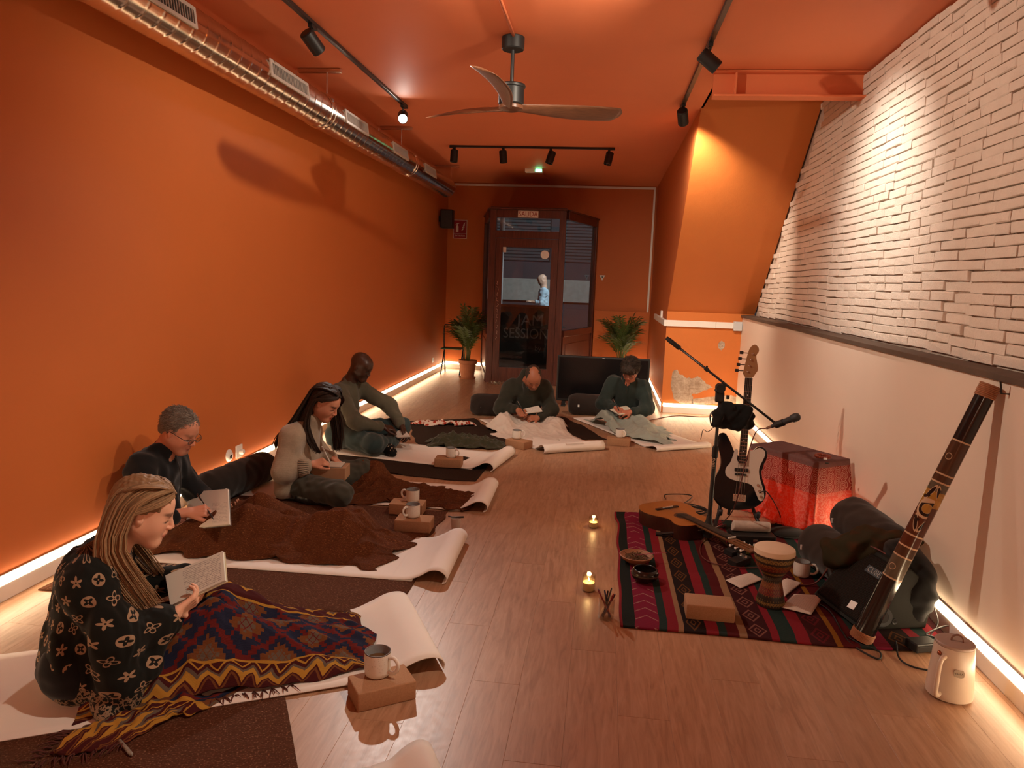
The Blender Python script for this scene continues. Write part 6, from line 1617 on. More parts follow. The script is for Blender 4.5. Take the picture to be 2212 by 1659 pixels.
# ================================================================ papers on the rug
m_paper = page_mat('paper_sheet', (.60, .50, .43), .1, .9, .1, .9, 14, .25)
def paper(pxs, z, label):
    q = [at(x, y, Z=z_) for (x, y), z_ in zip(pxs, z)]; c = sum(q, Vector())/4; o = thing('paper_sheet', label, 'paper', (c.x, c.y, min(z)))
    P = np.zeros((12, 12, 3)); UV = np.zeros((12, 12, 2))
    for i in range(12):
        for j in range(12):
            s, t = i/11, j/11; p = q[0]*(1-s)*(1-t)+q[1]*s*(1-t)+q[2]*s*t+q[3]*(1-s)*t; p = p-o.location+Vector((0, 0, .012*math.sin(PI*s)*math.sin(PI*t*.9+.3)+.002)); P[i, j] = p; UV[i, j] = (s, 1-t)
    solid(mesh_obj('sheet', grid_mesh('sheet', P, UV), m_paper, o), .0008); return o
paper([(1567, 1254), (1622, 1238), (1648, 1252), (1600, 1272)], (.02, .03, .02, .014), 'folded paper sheet left of the drum')
paper([(1686, 1258), (1700, 1250), (1732, 1260), (1694, 1290)], (.03, .035, .02, .014), 'small paper sheet just right of the drum')
paper([(1688, 1313), (1716, 1284), (1780, 1287), (1752, 1329)], (.02, .03, .025, .014), 'square paper sheet below the amplifier corner')

# ================================================================ classical guitar lying on the rug
def guitar_wood(name, a, b, sc=4):
    m = M(name, .28, .45); x, y, z = m.pos('Object'); g = m.noise(3, 5, .6, m.vec(x*60, y*2.2, z*10), .4); m.col(m.mix(a, b, g)); return m.m
m_top = guitar_wood('guitar_top', (.36, .135, .032), (.25, .085, .02)); m_side = guitar_wood('guitar_side', (.055, .016, .009), (.03, .009, .006)); m_fret = plain('fretboard', (.022, .013, .010), .5); m_nick = plain('nickel', (.55, .52, .48), .25, metal=1.0, var=.05); m_string = plain('string_wire', (.16, .13, .10), .5, metal=.6, var=0)
m_nwood = guitar_wood('guitar_neck', (.20, .085, .035), (.13, .05, .02))
gax = Vector((.53, -.85, 0)).normalized(); gsh = at(1475, 1113, Z=.115)
gt = thing('acoustic_guitar', 'brown classical guitar lying on the striped rug behind the microphone stand', 'guitar', (gsh.x, gsh.y, .014)); gt.rotation_euler = (0, .03, math.atan2(gax.y, gax.x)-PI/2)
half = spline([(0, -.315, 0), (.10, -.31, 0), (.168, -.25, 0), (.185, -.17, 0), (.165, -.085, 0), (.122, -.012, 0), (.118, .03, 0), (.138, .095, 0), (.128, .145, 0), (.08, .172, 0), (.0, .175, 0)], 34)
gpoly = [(p.x, p.y) for p in half]+[(-p.x, p.y) for p in reversed(half[1:-1])]
bm = BM(); prism(bm, gpoly, 0, .094); obj('sides', bm, m_side, gt)
bm = BM(); prism(bm, [(x*1.008, y*1.008) for x, y in gpoly], .094, .098, bev=.001); obj('soundboard', bm, m_top, gt)
bm = BM(); lathe(bm, [(0, .0984), (.042, .0984)], 36); obj('sound_hole', bm, m_hole, gt); bm = BM(); lathe(bm, [(.0425, .0985), (.056, .0988), (.0565, .0983)], 36); obj('rosette', bm, plain('rosette', (.07, .03, .015), .5, var=.8, vs_=180), gt)
bm = BM(); bx(bm, (0, -.165, .102), (.18, .026, .009), bev=.003); br_ = obj('bridge', bm, m_fret, gt); bm = BM(); bx(bm, (0, -.160, .109), (.08, .004, .006)); obj('saddle', bm, m_trunk, br_)
bm = BM(); bx(bm, (0, .255, .092), (.052, .42, .02), bev=.008); obj('neck', bm, m_nwood, gt); bm = BM(); bx(bm, (0, .2595, .106), (.055, .427, .006)); fb = obj('fingerboard', bm, m_fret, gt)
for i in range(15):
    bm = BM(); y = .47-.65*(1-2**(-(i+1)/12)); bx(bm, (0, y, .1095), (.054, .002, .002)); obj('fret', bm, m_string, fb)
bm = BM(); bx(bm, (0, .473, .110), (.055, .006, .008)); obj('nut', bm, m_trunk, gt)
bm = BM()
for s in (-1, 1): bx(bm, (s*.026, .565, .093), (.014, .17, .016), bev=.003)
bx(bm, (0, .565, .093), (.014, .17, .016), bev=.003); bx(bm, (0, .488, .094), (.062, .03, .017), bev=.003); bx(bm, (0, .650, .092), (.072, .04, .016), bev=.006); obj('headstock', bm, m_nwood, gt)
for s in (-1, 1):
    for k in range(3):
        bm = BM(); tube(bm, [(0, .52+k*.045, .09), (s*.052, .52+k*.045, .085)], .003, 6); lathe(bm, [(0, 0), (.008, .001), (.009, .006), (0, .012)], 10, Matrix.Translation((s*.05, .52+k*.045, .085)) @ Matrix.Rotation(s*PI/2, 4, 'Y')); obj('tuning_peg', bm, m_trunk, gt, True)
for k in range(6):
    bm = BM(); x = -.021+.0084*k; tube(bm, [(x*1.3, -.160, .112), (x, .475, .1135)], .0006, 4); obj('string', bm, m_string, gt)
bm = BM(); tube(bm, spline([(-.10, -.30, .05), (-.155, -.35, .06), (-.19, -.32, .045), (-.17, -.26, .03)], 14), .004, 6); obj('strap_loop', bm, m_black, gt, True)

# ================================================================ bass guitar on its stand
bs = thing('bass_guitar', 'black electric bass with a white pickguard on a floor stand', 'bass guitar', (.955, 4.90, .17))
mB = frame((0, 0, 0), (1, .10, 0), (0, .12, 1)).to_3x3()
# local: x lateral, z along neck, y = back
up_b = Vector((.030, .17, 1)).normalized(); fr_b = Vector((-.06, -1, .17)); fr_b = (fr_b-up_b*fr_b.dot(up_b)).normalized(); x_b = up_b.cross(-fr_b).normalized()*1
x_b = (-fr_b).cross(up_b).normalized()
if x_b.x < 0: x_b = -x_b
bs.rotation_euler = Matrix((x_b, up_b, x_b.cross(up_b))).transposed().to_euler()
out = spline([(.0, -.02, 0), (.085, .0, 0), (.150, .05, 0), (.165, .12, 0), (.135, .205, 0), (.128, .27, 0), (.155, .335, 0), (.150, .385, 0), (.110, .41, 0), (.075, .385, 0), (.045, .335, 0), (.0, .322, 0), (-.045, .345, 0), (-.080, .415, 0), (-.118, .475, 0), (-.158, .465, 0), (-.165, .40, 0), (-.138, .32, 0), (-.135, .25, 0), (-.165, .17, 0), (-.178, .09, 0), (-.140, .01, 0), (-.07, -.022, 0), (0, -.02, 0)], 90)[:-1]
m_bblack = plain('gloss_black', (.005, .005, .006), .22, .35, var=0); m_pg = plain('pickguard', (.62, .53, .45), .35, var=.03)
zf = .021
bm = BM(); prism(bm, [(p.x, p.y) for p in out], -.021, .021, bev=.006); obj('body', bm, m_bblack, bs, True, 45)
pgp = spline([(.035, .375, 0), (.075, .385, 0), (.105, .40, 0), (.135, .385, 0), (.140, .35, 0), (.112, .27, 0), (.118, .21, 0), (.148, .125, 0), (.155, .07, 0), (.130, .055, 0), (.105, .095, 0), (.075, .15, 0), (.02, .165, 0), (-.05, .175, 0), (-.095, .20, 0), (-.10, .245, 0), (-.075, .285, 0), (-.06, .335, 0), (-.05, .375, 0), (-.03, .37, 0), (-.03, .30, 0), (.03, .30, 0), (.035, .375, 0)], 70)[:-1]
bm = BM(); prism(bm, [(p.x, p.y) for p in pgp], zf, zf+.0025); obj('pickguard', bm, m_pg, bs)
bm = BM(); bx(bm, (0, .575, zf-.002), (.045, .56, .022), bev=.008); obj('neck', bm, m_nwood, bs); bm = BM(); bx(bm, (0, .57, zf+.012), (.048, .57, .006)); fb = obj('fingerboard', bm, m_fret, bs)
for i in range(20):
    y = .855-.86*(1-2**(-(i+1)/12))*.99
    bm = BM(); bx(bm, (0, y, zf+.0155), (.047, .0022, .002)); obj('fret', bm, m_nick, fb)
for i in (3, 5, 7, 9, 12, 15):
    y = .855-.86*((1-2**(-i/12))+(1-2**(-(i-1)/12)))/2; bm = BM(); lathe(bm, [(0, zf+.0156), (.0035, zf+.0156)], 10, Matrix.Translation((0, y, 0))); obj('inlay_dot', bm, m_trunk, fb)
hp = spline([(-.022, .858, 0), (-.038, .88, 0), (-.036, .90, 0), (-.020, 1.0, 0), (-.005, 1.055, 0), (.022, 1.078, 0), (.047, 1.06, 0), (.05, 1.03, 0), (.036, 1.005, 0), (.046, .96, 0), (.055, .915, 0), (.040, .885, 0), (.022, .858, 0), (-.022, .858, 0)], 44)[:-1]
bm = BM(); prism(bm, [(p.x, p.y) for p in hp], zf-.006, zf+.008, bev=.001); hd = obj('headstock', bm, guitar_wood('maple_headstock', (.34, .17, .075), (.26, .12, .05)), bs)
for k in range(4):
    y = .90+k*.040; x = -.032+k*.007
    bm = BM(); tube(bm, [(x+.01, y, zf-.008), (x-.035, y, zf-.010)], .003, 6); bx(bm, (x-.045, y, zf-.010), (.024, .020, .006), bev=.002); obj('tuner', bm, m_blackmetal, bs)
    bm = BM(); lathe(bm, [(.006, zf+.008), (.006, zf+.018), (0, zf+.019)], 10, Matrix.Translation((x+.022, y-.004, 0))); obj('tuner_post', bm, m_nick, bs, True, 40)
for y, w_ in ((.245, .09),):
    bm = BM(); bx(bm, (0, y, zf+.006), (w_, .022, .012), bev=.004); obj('pickup', bm, m_black, bs)
bm = BM(); bx(bm, (-.004, .215, zf+.006), (.075, .014, .010), bev=.003); obj('pickup', bm, m_black, bs)
bm = BM(); bx(bm, (0, .060, zf+.004), (.082, .048, .006), bev=.002); br_ = obj('bridge', bm, m_nick, bs)
for k in range(4):
    bm = BM(); bx(bm, (-.027+.018*k, .062, zf+.010), (.014, .030, .009), bev=.002); obj('saddle', bm, m_nick, br_)
    bm = BM(); tube(bm, [(-.027+.018*k, .06, zf+.016), (-.015+.010*k, .858, zf+.0185)], .0011, 4); obj('string', bm, m_string, bs)
for k, y in enumerate((.155, .118, .083)):
    bm = BM(); lathe(bm, [(.010, zf+.0025), (.009, zf+.014), (0, zf+.0145)], 16, Matrix.Translation((.112+.012*k, y, 0))); obj('knob', bm, m_nick, bs, True, 40)
gs = thing('guitar_stand', 'black folding stand holding up the bass guitar', 'guitar stand', (.955, 4.97, .01))
bm = BM()
for s in (-1, 1): tube(bm, spline([(s*.06, .06, .42), (s*.09, .02, .22), (s*.12, -.06, .10), (s*.17, -.19, .012)], 12), .012, 8)
obj('front_legs', bm, m_black, gs, True); bm = BM(); tube(bm, [(0, .06, .45), (0, .24, .01)], .011, 8); obj('rear_leg', bm, m_black, gs)
for s in (-1, 1):
    bm = BM(); tube(bm, spline([(s*.115, -.04, .12), (s*.12, -.12, .115), (s*.12, -.14, .15)], 8), .013, 8); obj('cradle_arm', bm, m_dark_grey, gs, True)
    bm = BM(); lathe(bm, [(0, 0), (.018, 0), (.018, .022), (.012, .03), (0, .03)], 14, Matrix.Translation((s*.17, -.19, -.002))); obj('rubber_foot', bm, m_black, gs)

# ================================================================ microphone stand
pb = Vector((.735, 4.65, .012)); pt_ = Vector((.745, 4.65, .985))
ms = thing('microphone_stand', 'black boom microphone stand standing on the striped rug', 'microphone stand', pb)
L2 = lambda v: Vector(v)-pb
bm = BM(); tube(bm, [(0, 0, .05), L2(pt_)*.60], .014, 14); obj('lower_tube', bm, m_blackmetal, ms, True, 40)
bm = BM(); tube(bm, [L2(pt_)*.58, L2(pt_)], .010, 12); obj('upper_tube', bm, m_blackmetal, ms, True, 40)
bm = BM(); lathe(bm, [(.030, .0), (.034, .03), (.030, .08), (.020, .11), (.016, .14), (0, .14)], 20, Matrix.Translation((0, 0, .02))); obj('base_hub', bm, m_black, ms, True, 40)
bm = BM(); lathe(bm, [(.016, 0), (.020, .01), (.020, .06), (.015, .075)], 16, Matrix.Translation(L2(pt_)*.58-Vector((0, 0, .03)))); obj('clutch', bm, m_black, ms, True, 40)
for a in (178, 300, 62):
    bm = BM(); d = Vector((math.cos(math.radians(a)), math.sin(math.radians(a)), 0)); tube(bm, [d*.02+Vector((0, 0, .065)), d*.30+Vector((0, 0, .012))], .009, 8); lg = obj('leg', bm, m_blackmetal, ms)
    bm = BM(); tube(bm, [d*.285+Vector((0, 0, .013)), d*.325+Vector((0, 0, .010))], .013, 8); obj('rubber_tip', bm, m_black, lg)
b0 = at(1441, 731, Y=4.72); b1 = at(1672, 912, Y=4.48); bj = at(1556, 838, Y=4.62)
text_mesh('lettering', 'TEMPO', .022, m_galv, ms, Matrix.Translation((0.001, -.0145, .50)) @ Matrix.Rotation(PI/2, 4, 'X') @ Matrix.Rotation(PI/2, 4, 'Z'))
bm = BM(); tube(bm, [L2(b0), L2(b1)], .0075, 12); obj('boom', bm, m_blackmetal, ms, True)
bd = (b1-b0).normalized()
bm = BM(); tube(bm, [L2(b0)-bd*.005, L2(b0)+bd*.02, L2(b0)+bd*.10, L2(b0)+bd*.105], [.012, .015, .015, .009], 12); obj('counterweight', bm, m_black, ms, True, 50)
bm = BM(); tube(bm, [L2(b0)+bd*.30, L2(b0)+bd*.325], .0125, 10); bx(bm, L2(b0)+bd*.312+Vector((0, 0, .016)), (.012, .012, .014), bev=.002); obj('boom_clutch', bm, m_black, ms)
bm = BM(); bx(bm, L2(bj), (.030, .045, .075), Matrix.Rotation(.75, 3, 'Y'), bev=.010, seg=3); bx(bm, L2(bj)+Vector((.0, 0, -.055)), (.055, .03, .07), bev=.012, seg=3); tube(bm, [L2(bj)+Vector((0, -.03, 0)), L2(bj)+Vector((0, .03, 0))], .028, 16); obj('boom_joint', bm, m_black, ms, True, 40)
bm = BM(); tube(bm, [L2(bj)+bd*.06+Vector((0, 0, -.03)), L2(bj)+bd*.06+Vector((0, 0, -.008))], .010, 10); obj('clutch_knob', bm, m_black, ms)
m0 = at(1678, 917, Y=4.46); m1 = at(1726, 899, Y=4.36)
mc = thing('microphone', 'black vocal microphone held out at the boom end', 'microphone', m0); md = m1-m0; md = md/md.length; Lm = (m1-m0).length
bm = BM(); tube(bm, [md*(-.035), md*.0, md*(Lm-.055), md*(Lm-.045)], [.010, .012, .019, .021], 18); obj('handle', bm, m_dark_grey, mc, True, 50)
bm = BM(); q = md.to_track_quat('Z', 'Y').to_matrix().to_4x4(); lathe(bm, [(.020, 0), (.0245, .005), (.0255, .018), (.0255, .026), (.022, .042), (.012, .050), (0, .052)], 24, Matrix.Translation(md*(Lm-.048)) @ q); obj('grille', bm, plain('mic_grille', (.06, .06, .062), .5, metal=.6, var=.5, vs_=400, bump=.8, bs=500), mc, True, 50)
bm = BM(); tube(bm, [md*.0+Vector((-.006, 0, -.004)), md*.05+Vector((0, 0, -.002))], .0205, 14, cap=False); tube(bm, [Vector((-.01, 0, .0)), L2(b1)+pb-m0], .010, 8); obj('clip', bm, m_black, mc)
bm = BM(); tube(bm, [md*(-.035), md*(-.075)], [.0095, .007], 10); obj('cable_plug', bm, m_nick, mc)
def cord(label, pts, r, mat, n=60):
    p0_ = Vector(pts[0]); o = thing('cable', label, 'cable', p0_); bm = BM(); tube(bm, [p-p0_ for p in spline(pts, n)], r, 7); obj('cord', bm, mat, o, True); return o
m_redc = plain('red_cable', (.10, .018, .012), .5); m_blkc = plain('black_cable', (.010, .010, .010), .5)
cord('dark red cable hanging from the microphone across the bass', [m0-md*.07, at(1632, 935, Y=4.52), at(1608, 1010, Y=4.50), at(1590, 1085, Y=4.52), at(1570, 1120, Z=.06), at(1530, 1150, Z=.03), at(1512, 1190, Z=.018), at(1535, 1215, Z=.018), at(1600, 1226, Z=.018), at(1640, 1226, Z=.018)], .0035, m_redc, 90)
def coil(label, c, r, turns, z, seed):
    rr = random.Random(seed); pts = []
    for i in range(turns*10):
        a = i/10*2*PI; k = r*(1+.10*math.sin(i*.37+seed)); pts.append((c[0]+k*math.cos(a)*1.15, c[1]+k*math.sin(a)*.8, z+.006*(i/10)+.003*math.sin(i)))
    return cord(label, pts, .0042, m_blkc, turns*40)
coil('coiled black cable on the floor behind the guitar', (.66, 5.25), .13, 4, .008, 2)
cord('black cable looping from the coil past the guitar', [(.55, 5.2, .01), at(1495, 1072, Z=.02), at(1440, 1068, Z=.02), at(1437, 1078, Z=.01)], .0042, m_blkc)
cord('black lead plugged into the bass guitar', [at(1640, 1065, Y=4.82), at(1655, 1062, Y=4.80), at(1675, 1090, Y=4.80), at(1686, 1122, Z=.03), at(1665, 1135, Z=.015), at(1640, 1142, Z=.015)], .0035, m_blkc)
pouch = thing('accessory_pouch', 'black cloth pouch hanging on the microphone stand', 'pouch', (.80, 4.615, .73))
S = SDF((-.14, -.08, -.03), (.16, .09, .20), .005); S.cone((-.03, 0, .07), (.09, .0, .06), .062, .058, .04, fl=((0, 1, 0), .55)); S.cone((-.03, 0, .13), (.09, 0, .12), .045, .045, .03, fl=((0, 1, 0), .55)); S.wrinkle(.006, .06, 5)
mesh_obj('bag', S.mesh('bag'), cloth('black_nylon', (.010, .010, .010), .3), pouch)
bm = BM(); tube(bm, spline([(-.06, 0, .14), (-.11, -.01, .10), (-.10, -.01, .03), (-.06, 0, .02)], 14), .010, 7, flat=.4); tube(bm, spline([(-.08, -.02, .03), (-.12, -.02, -.01), (-.15, -.02, .0), (-.16, -.02, -.06)], 12), .005, 6, flat=.4); obj('strap', bm, m_black, pouch, True)

# black case with a rolled white towel, small pedals, dark oval bag
cs = thing('equipment_case', 'small black case behind the guitar headstock', 'case', (.985, 4.56, .012), .12)
bm = BM(); bx(bm, (0, 0, .05), (.26, .14, .10), bev=.008); obj('body', bm, m_black, cs); bm = BM(); bx(bm, (0, -.071, .07), (.03, .006, .016), bev=.002); obj('latch', bm, m_nick, cs)
tw = thing('rolled_towel', 'rolled white ribbed towel lying on the black case', 'towel', (.98, 4.58, .112), .10)
S = SDF((-.15, -.06, -.01), (.15, .06, .09), .004); S.cone((-.11, 0, .032), (.10, 0, .032), .032, k=.01); S.plane((.115, 0, 0), (1, 0, 0)); S.plane((-.12, 0, 0), (-1, 0, .2)); S.plane((0, 0, .001), (0, 0, -1)); mesh_obj('towel', S.mesh('towel'), cloth('white_ribbed', (.56, .47, .40), .15, 20, 300), tw)
for px, py, col, lb_ in ((1615, 1185, (.12, .10, .02), 'olive effects pedal beside the guitar headstock'), (1588, 1190, (.02, .02, .022), 'black effects pedal beside the guitar neck'), (1597, 1212, (.018, .016, .016), 'black effects pedal with pale knobs in front of the guitar head')):
    p = at(px, py, Z=.03); e = thing('effects_pedal', lb_, 'pedal', (p.x, p.y, .012), .6, 'effects pedals by the guitar')
    bm = BM(); prism(bm, [(-.058, 0), (.058, 0), (.058, .045), (-.058, .028)], -.035, .035, Matrix.Rotation(PI/2, 4, 'X'), bev=.003); obj('housing', bm, plain('pedal_paint', col, .4), e)
    for k in (-1, 0, 1):
        bm = BM(); lathe(bm, [(.007, 0), (.006, .012), (0, .013)], 12, Matrix.Translation((.03, k*.02, .04))); obj('knob', bm, m_trunk if k else m_nick, e)
ov = thing('oval_case', 'flat dark oval soft case lying on the rug before the draped table', 'case', at(1702, 1157, Z=.012))
S = SDF((-.16, -.12, -.005), (.16, .12, .07), .005); S.ell((0, 0, .022), (.125, .08, .030), None, .01); S.plane((0, 0, .001), (0, 0, -1)); mesh_obj('shell', S.mesh('shell'), cloth('dark_mesh', (.022, .018, .017), .4, 20, 700), ov)
bm = BM(); tube(bm, [(.12, 0, .025), (.155, -.005, .03), (.175, -.005, .024)], [.012, .008, .008], 8); obj('handle', bm, m_black, ov)

# ================================================================ draped table
def tap():
    m = bpy.data.materials.new('pink_tapestry'); m.use_nodes = True; k = M.__new__(M); k.m = m; k.nt = m.node_tree; k.b = k.nt.nodes['Principled BSDF']
    k.b.inputs['Roughness'].default_value = .9; k.b.inputs['Specular IOR Level'].default_value = .15
    U, V = k.uv(); RD, PK, GY = (.90, .25, .18), (.95, .52, .42), (.46, .27, .25)
    a = (U*15).fr()-.5; b = (V*15+((U*15).fl().mod(2.0))*.5).fr()-.5; r = (a*a+b*b*.7).sqrt()
    ring = (r*7).fr().lt(.40)*r.lt(.48)
    lace = (k.noise(1, 2, .5, k.vec(U*38, V*38, 0.0))-.5).abs().lt(.05)
    c = k.mix(RD, PK, lace*.8); c = k.mix(c, k.mix((.60, .13, .11), (.92, .66, .54), ring), V.band(.10, .27)); c = k.mix(c, k.mix(GY, (.42, .25, .24), lace), V.lt(.10))
    k.col(c); nz = k.noise(700, 2); k.bump(nz, .3, .001)
    tr = k.n('ShaderNodeBsdfTranslucent'); k.nt.links.new(c, tr.inputs[0]); mx = k.n('ShaderNodeMixShader'); mx.inputs[0].default_value = .68
    outn = [n for n in k.nt.nodes if n.type == 'OUTPUT_MATERIAL'][0]; k.nt.links.new(k.b.outputs[0], mx.inputs[1]); k.nt.links.new(tr.outputs[0], mx.inputs[2]); k.nt.links.new(mx.outputs[0], outn.inputs[0]); return m
m_tap = tap()
tc = Vector((1.395, 5.22, 0)); ta = math.radians(-55); TW, TD, TH = .58, .30, .50
tb = thing('side_table', 'small low table hidden under the pink printed cloth', 'table', (tc.x, tc.y, 0), ta)
m_pine = guitar_wood('pine', (.36, .22, .11), (.28, .16, .08))
bm = BM(); bx(bm, (0, 0, TH-.018), (TW-.03, TD-.03, .02)); obj('tabletop', bm, m_pine, tb)
for sx in (-1, 1):
    for sy in (-1, 1):
        bm = BM(); bx(bm, (sx*(TW/2-.04), sy*(TD/2-.04), (TH-.03)/2), (.03, .03, TH-.03)); obj('leg', bm, m_pine, tb)
def cloth_over():
    n = 220; per = []; hw, hd, rr = TW/2, TD/2, .025
    for i in range(n):
        s = i/n*4; k = int(s); t = s-k
        c = [(-hw, -hd), (hw, -hd), (hw, hd), (-hw, hd), (-hw, -hd)]
        per.append(((c[k][0]*(1-t)+c[k+1][0]*t), (c[k][1]*(1-t)+c[k+1][1]*t)))
    nv = 40; P = np.zeros((n+1, nv, 3)); UV = np.zeros((n+1, nv, 2)); Lp = 0
    for i in range(n+1):
        x, y = per[i % n]; x2, y2 = per[(i+1) % n]
        for j in range(nv):
            if j < 8:
                t = j/8; f = .02+.98*t; P[i, j] = (x*f, y*f, TH); UV[i, j] = (Lp, .06*t)
            else:
                t = (j-8)/(nv-9); nr = Vector((x/hw**1.0, y/hd, 0)); ang_ = math.atan2(y/hd, x/hw)
                corner = min(abs(abs(x)/hw-1)+abs(abs(y)/hd-1), 1); fold = math.sin(Lp*52+.8*math.sin(Lp*17))*.5+math.sin(Lp*27+1)*.5
                out_ = t*(.022+.016*fold)+(.030*t*max(0, 1-corner*7))
                P[i, j] = (x*(1+out_/hw*(abs(x)/hw)**6), y*(1+out_/hd*(abs(y)/hd)**6), TH-t*(TH-.012)); UV[i, j] = (Lp, .06+t*.48)
        Lp += math.hypot(x2-x, y2-y)
    return grid_mesh('draped_cloth', P, UV)
cl = mesh_obj('draped_cloth', cloth_over(), m_tap); cl.location = (tc.x, tc.y, .003); cl.rotation_euler = (0, 0, ta); tag(cl, 'pink and red lace printed cloth draped over the low table', 'tablecloth'); solid(cl, .0015, 1)
rg = thing('bead_bracelet', 'ring of reddish brown beads on the pink cloth', 'beads', at(1777, 989, Z=.515))
bm = BM()
for i in range(20):
    a = 2*PI*i/20; bmesh.ops.create_uvsphere(bm, u_segments=8, v_segments=6, radius=.0105, matrix=Matrix.Translation((.043*math.cos(a), .043*math.sin(a), .011)))
o = obj('beads', bm, plain('brown_bead', (.22, .035, .015), .25), rg, True); o['kind'] = 'stuff'
bm = BM(); bx(bm, (.0, -.057, .008), (.022, .004, .012)); obj('tag', bm, m_trunk, rg)
co = thing('bottle_cap', 'small black disc beside the beads on the pink cloth', 'disc', at(1786, 1001, Z=.508)); bm = BM(); lathe(bm, [(0, 0), (.011, 0), (.012, .004), (0, .005)], 18); obj('disc', bm, m_black, co)

# ================================================================ bolsters
m_bol = cloth('charcoal_canvas', (.034, .024, .020), .2, 8, 600)
def bolster(a, b, r, label, tagged=True, z=None, mat=None):
    a, b = Vector(a), Vector(b); d = b-a; L_ = d.length; t = thing('bolster', label, 'bolster', (a.x, a.y, 0), group='charcoal bolsters')
    S = SDF(np.minimum(np.zeros(3), np.array(d))-r-.03, np.maximum(np.zeros(3), np.array(d))+r+.03, .008); dn = d.normalized()
    S.cone(dn*r*.72+Vector((0, 0, a.z-a.z)), d-dn*r*.72, r, r, .01); S.plane(dn*.0, -dn); S.plane(d, dn); S.wrinkle(.003, .12, int(abs(a.x*100)))
    o = mesh_obj('cushion', S.mesh('cushion'), mat or m_bol, t); o.location = (0, 0, a.z)
    bm = BM(); q = (-dn).to_track_quat('Z', 'Y').to_matrix().to_4x4()
    x, y, _ = basis(dn); side_ = x if abs(x.z) > abs(y.z) else y
    bx(bm, Vector((0, 0, a.z))+dn*.11+Vector((-dn.y, dn.x, 0))*(-r*.99), (.02, .006, .028)); obj('label_tag', bm, m_trunk, t); return t
bolster((-1.50, 8.55, .128), (-.86, 8.66, .128), .128, 'charcoal bolster behind the hooded man')
bolster((-.36, 8.97, .128), (.28, 9.06, .128), .128, 'charcoal bolster behind the woman in teal fleece')
bolster((-2.60, 4.50, .122), (-2.50, 5.30, .122), .118, 'dark bolster lying along the orange wall behind the sweater woman', mat=cloth('black_canvas', (.020, .016, .014), .2, 8, 600))
bolster((1.31, 4.42, .135), (1.42, 3.90, .135), .125, 'lower charcoal bolster beside the pink draped table')
bolster((1.53, 4.55, .27), (1.60, 3.98, .24), .135, 'upper charcoal bolster leaning on the cream wall')
jk = thing('dark_jacket', 'dark olive and rust jacket thrown over the bolsters', 'jacket', (1.42, 3.93, .26))
S = SDF((-.26, -.25, -.14), (.30, .25, .22), .007); S.ell((0, 0, .03), (.15, .14, .085), None, .04); S.ell((.12, -.04, .06), (.11, .11, .075), None, .04); S.ell((-.12, .02, -.04), (.09, .10, .07), None, .04); S.cone((.2, -.02, .09), (.25, .02, .06), .045, .03, .02); S.wrinkle(.016, .11, 15)
def jk_mat():
    m = M('olive_rust_wool', .95, .1); m.col(m.mix((.030, .024, .012), (.060, .022, .009), (m.noise(7, 2)-.45)*5)); m.bump(m.noise(500, 2), .4, .002); return m.m
mesh_obj('jacket', S.mesh('jacket'), jk_mat(), jk)
bp = thing('backpack', 'black backpack slumped against the cream wall behind the didgeridoo', 'backpack', (1.585, 3.72, .0))
S = SDF((-.16, -.22, -.01), (.14, .24, .46), .008); S.ell((-.01, 0, .17), (.11, .17, .185), None, .03); S.ell((-.04, .02, .30), (.09, .13, .09), None, .04); S.plane((0, 0, .004), (0, 0, -1)); S.wrinkle(.008, .10, 16); mesh_obj('bag', S.mesh('bag'), cloth('black_bag', (.010, .010, .010), .3), bp)
bm = BM(); tube(bm, spline([(-.06, -.1, .36), (-.10, -.14, .28), (-.12, -.15, .16)], 10), .012, 7, flat=.4); obj('strap', bm, m_black, bp, True)

# ================================================================ amplifier
am = thing('guitar_amplifier', 'black tilted guitar amplifier with a ribbed grille under the didgeridoo', 'amplifier', at(1851, 1362, Z=.015)); am.rotation_euler = (0, 0, math.radians(15))
# local: x = back from the front foot, y = away from the camera, z = up
prof = [(.0, .015), (.225, .295), (.245, .300), (.345, .225), (.375, .10), (.36, .0), (.03, .0)]
m_tolex = plain('amp_vinyl', (.014, .014, .011), .75, .2, var=.25, vs_=200, bump=.3, bs=400); AW = .385
mY = Matrix(((1, 0, 0, 0), (0, 0, 1, 0), (0, 1, 0, 0), (0, 0, 0, 1)))
bm = BM(); prism(bm, prof, 0, AW, mY, bev=.008); bmesh.ops.recalc_face_normals(bm, faces=bm.faces); obj('cabinet', bm, m_tolex, am)
fu = Vector((.225, 0, .28)).normalized(); fn = Vector((-.28, 0, .225)).normalized(); fl_ = math.hypot(.225, .28)
Rg = Matrix((Vector((0, -1, 0)), fu, Vector((0, -1, 0)).cross(fu))).transposed()
cg = Vector((0, AW/2, .015))+fu*fl_/2+fn*.003
bm = BM(); bx(bm, cg, (AW-.035, fl_-.03, .008), Rg, bev=.003); gr = obj('grille', bm, plain('amp_grille', (.010, .008, .007), .9, .1), am)
bm = BM()
for i in range(46): bx(bm, cg+Vector((0, -(AW-.05)*((i+.5)/46-.5), 0))+fn*.005, (.0035, fl_-.05, .003), Rg)
o = obj('grille_ribs', bm, plain('amp_rib', (.026, .020, .016), .8, .15), gr); o['kind'] = 'stuff'
bb = cg+fu*(fl_*.24)+Vector((0, -.055, 0))+fn*.008
bm = BM(); bx(bm, bb, (.125, .040, .005), Rg, bev=.001); bd_ = obj('badge', bm, m_black, am)
text_mesh('lettering', 'CUBE', .040, plain('badge_grey', (.25, .22, .19), .4), bd_, Matrix.Translation(bb+fn*.003) @ Rg.to_4x4() @ Matrix.Rotation(0, 4, 'Z'), depth=.001)
st_ = cg-fu*(fl_*.30)+Vector((0, -.085, 0))+fn*.008
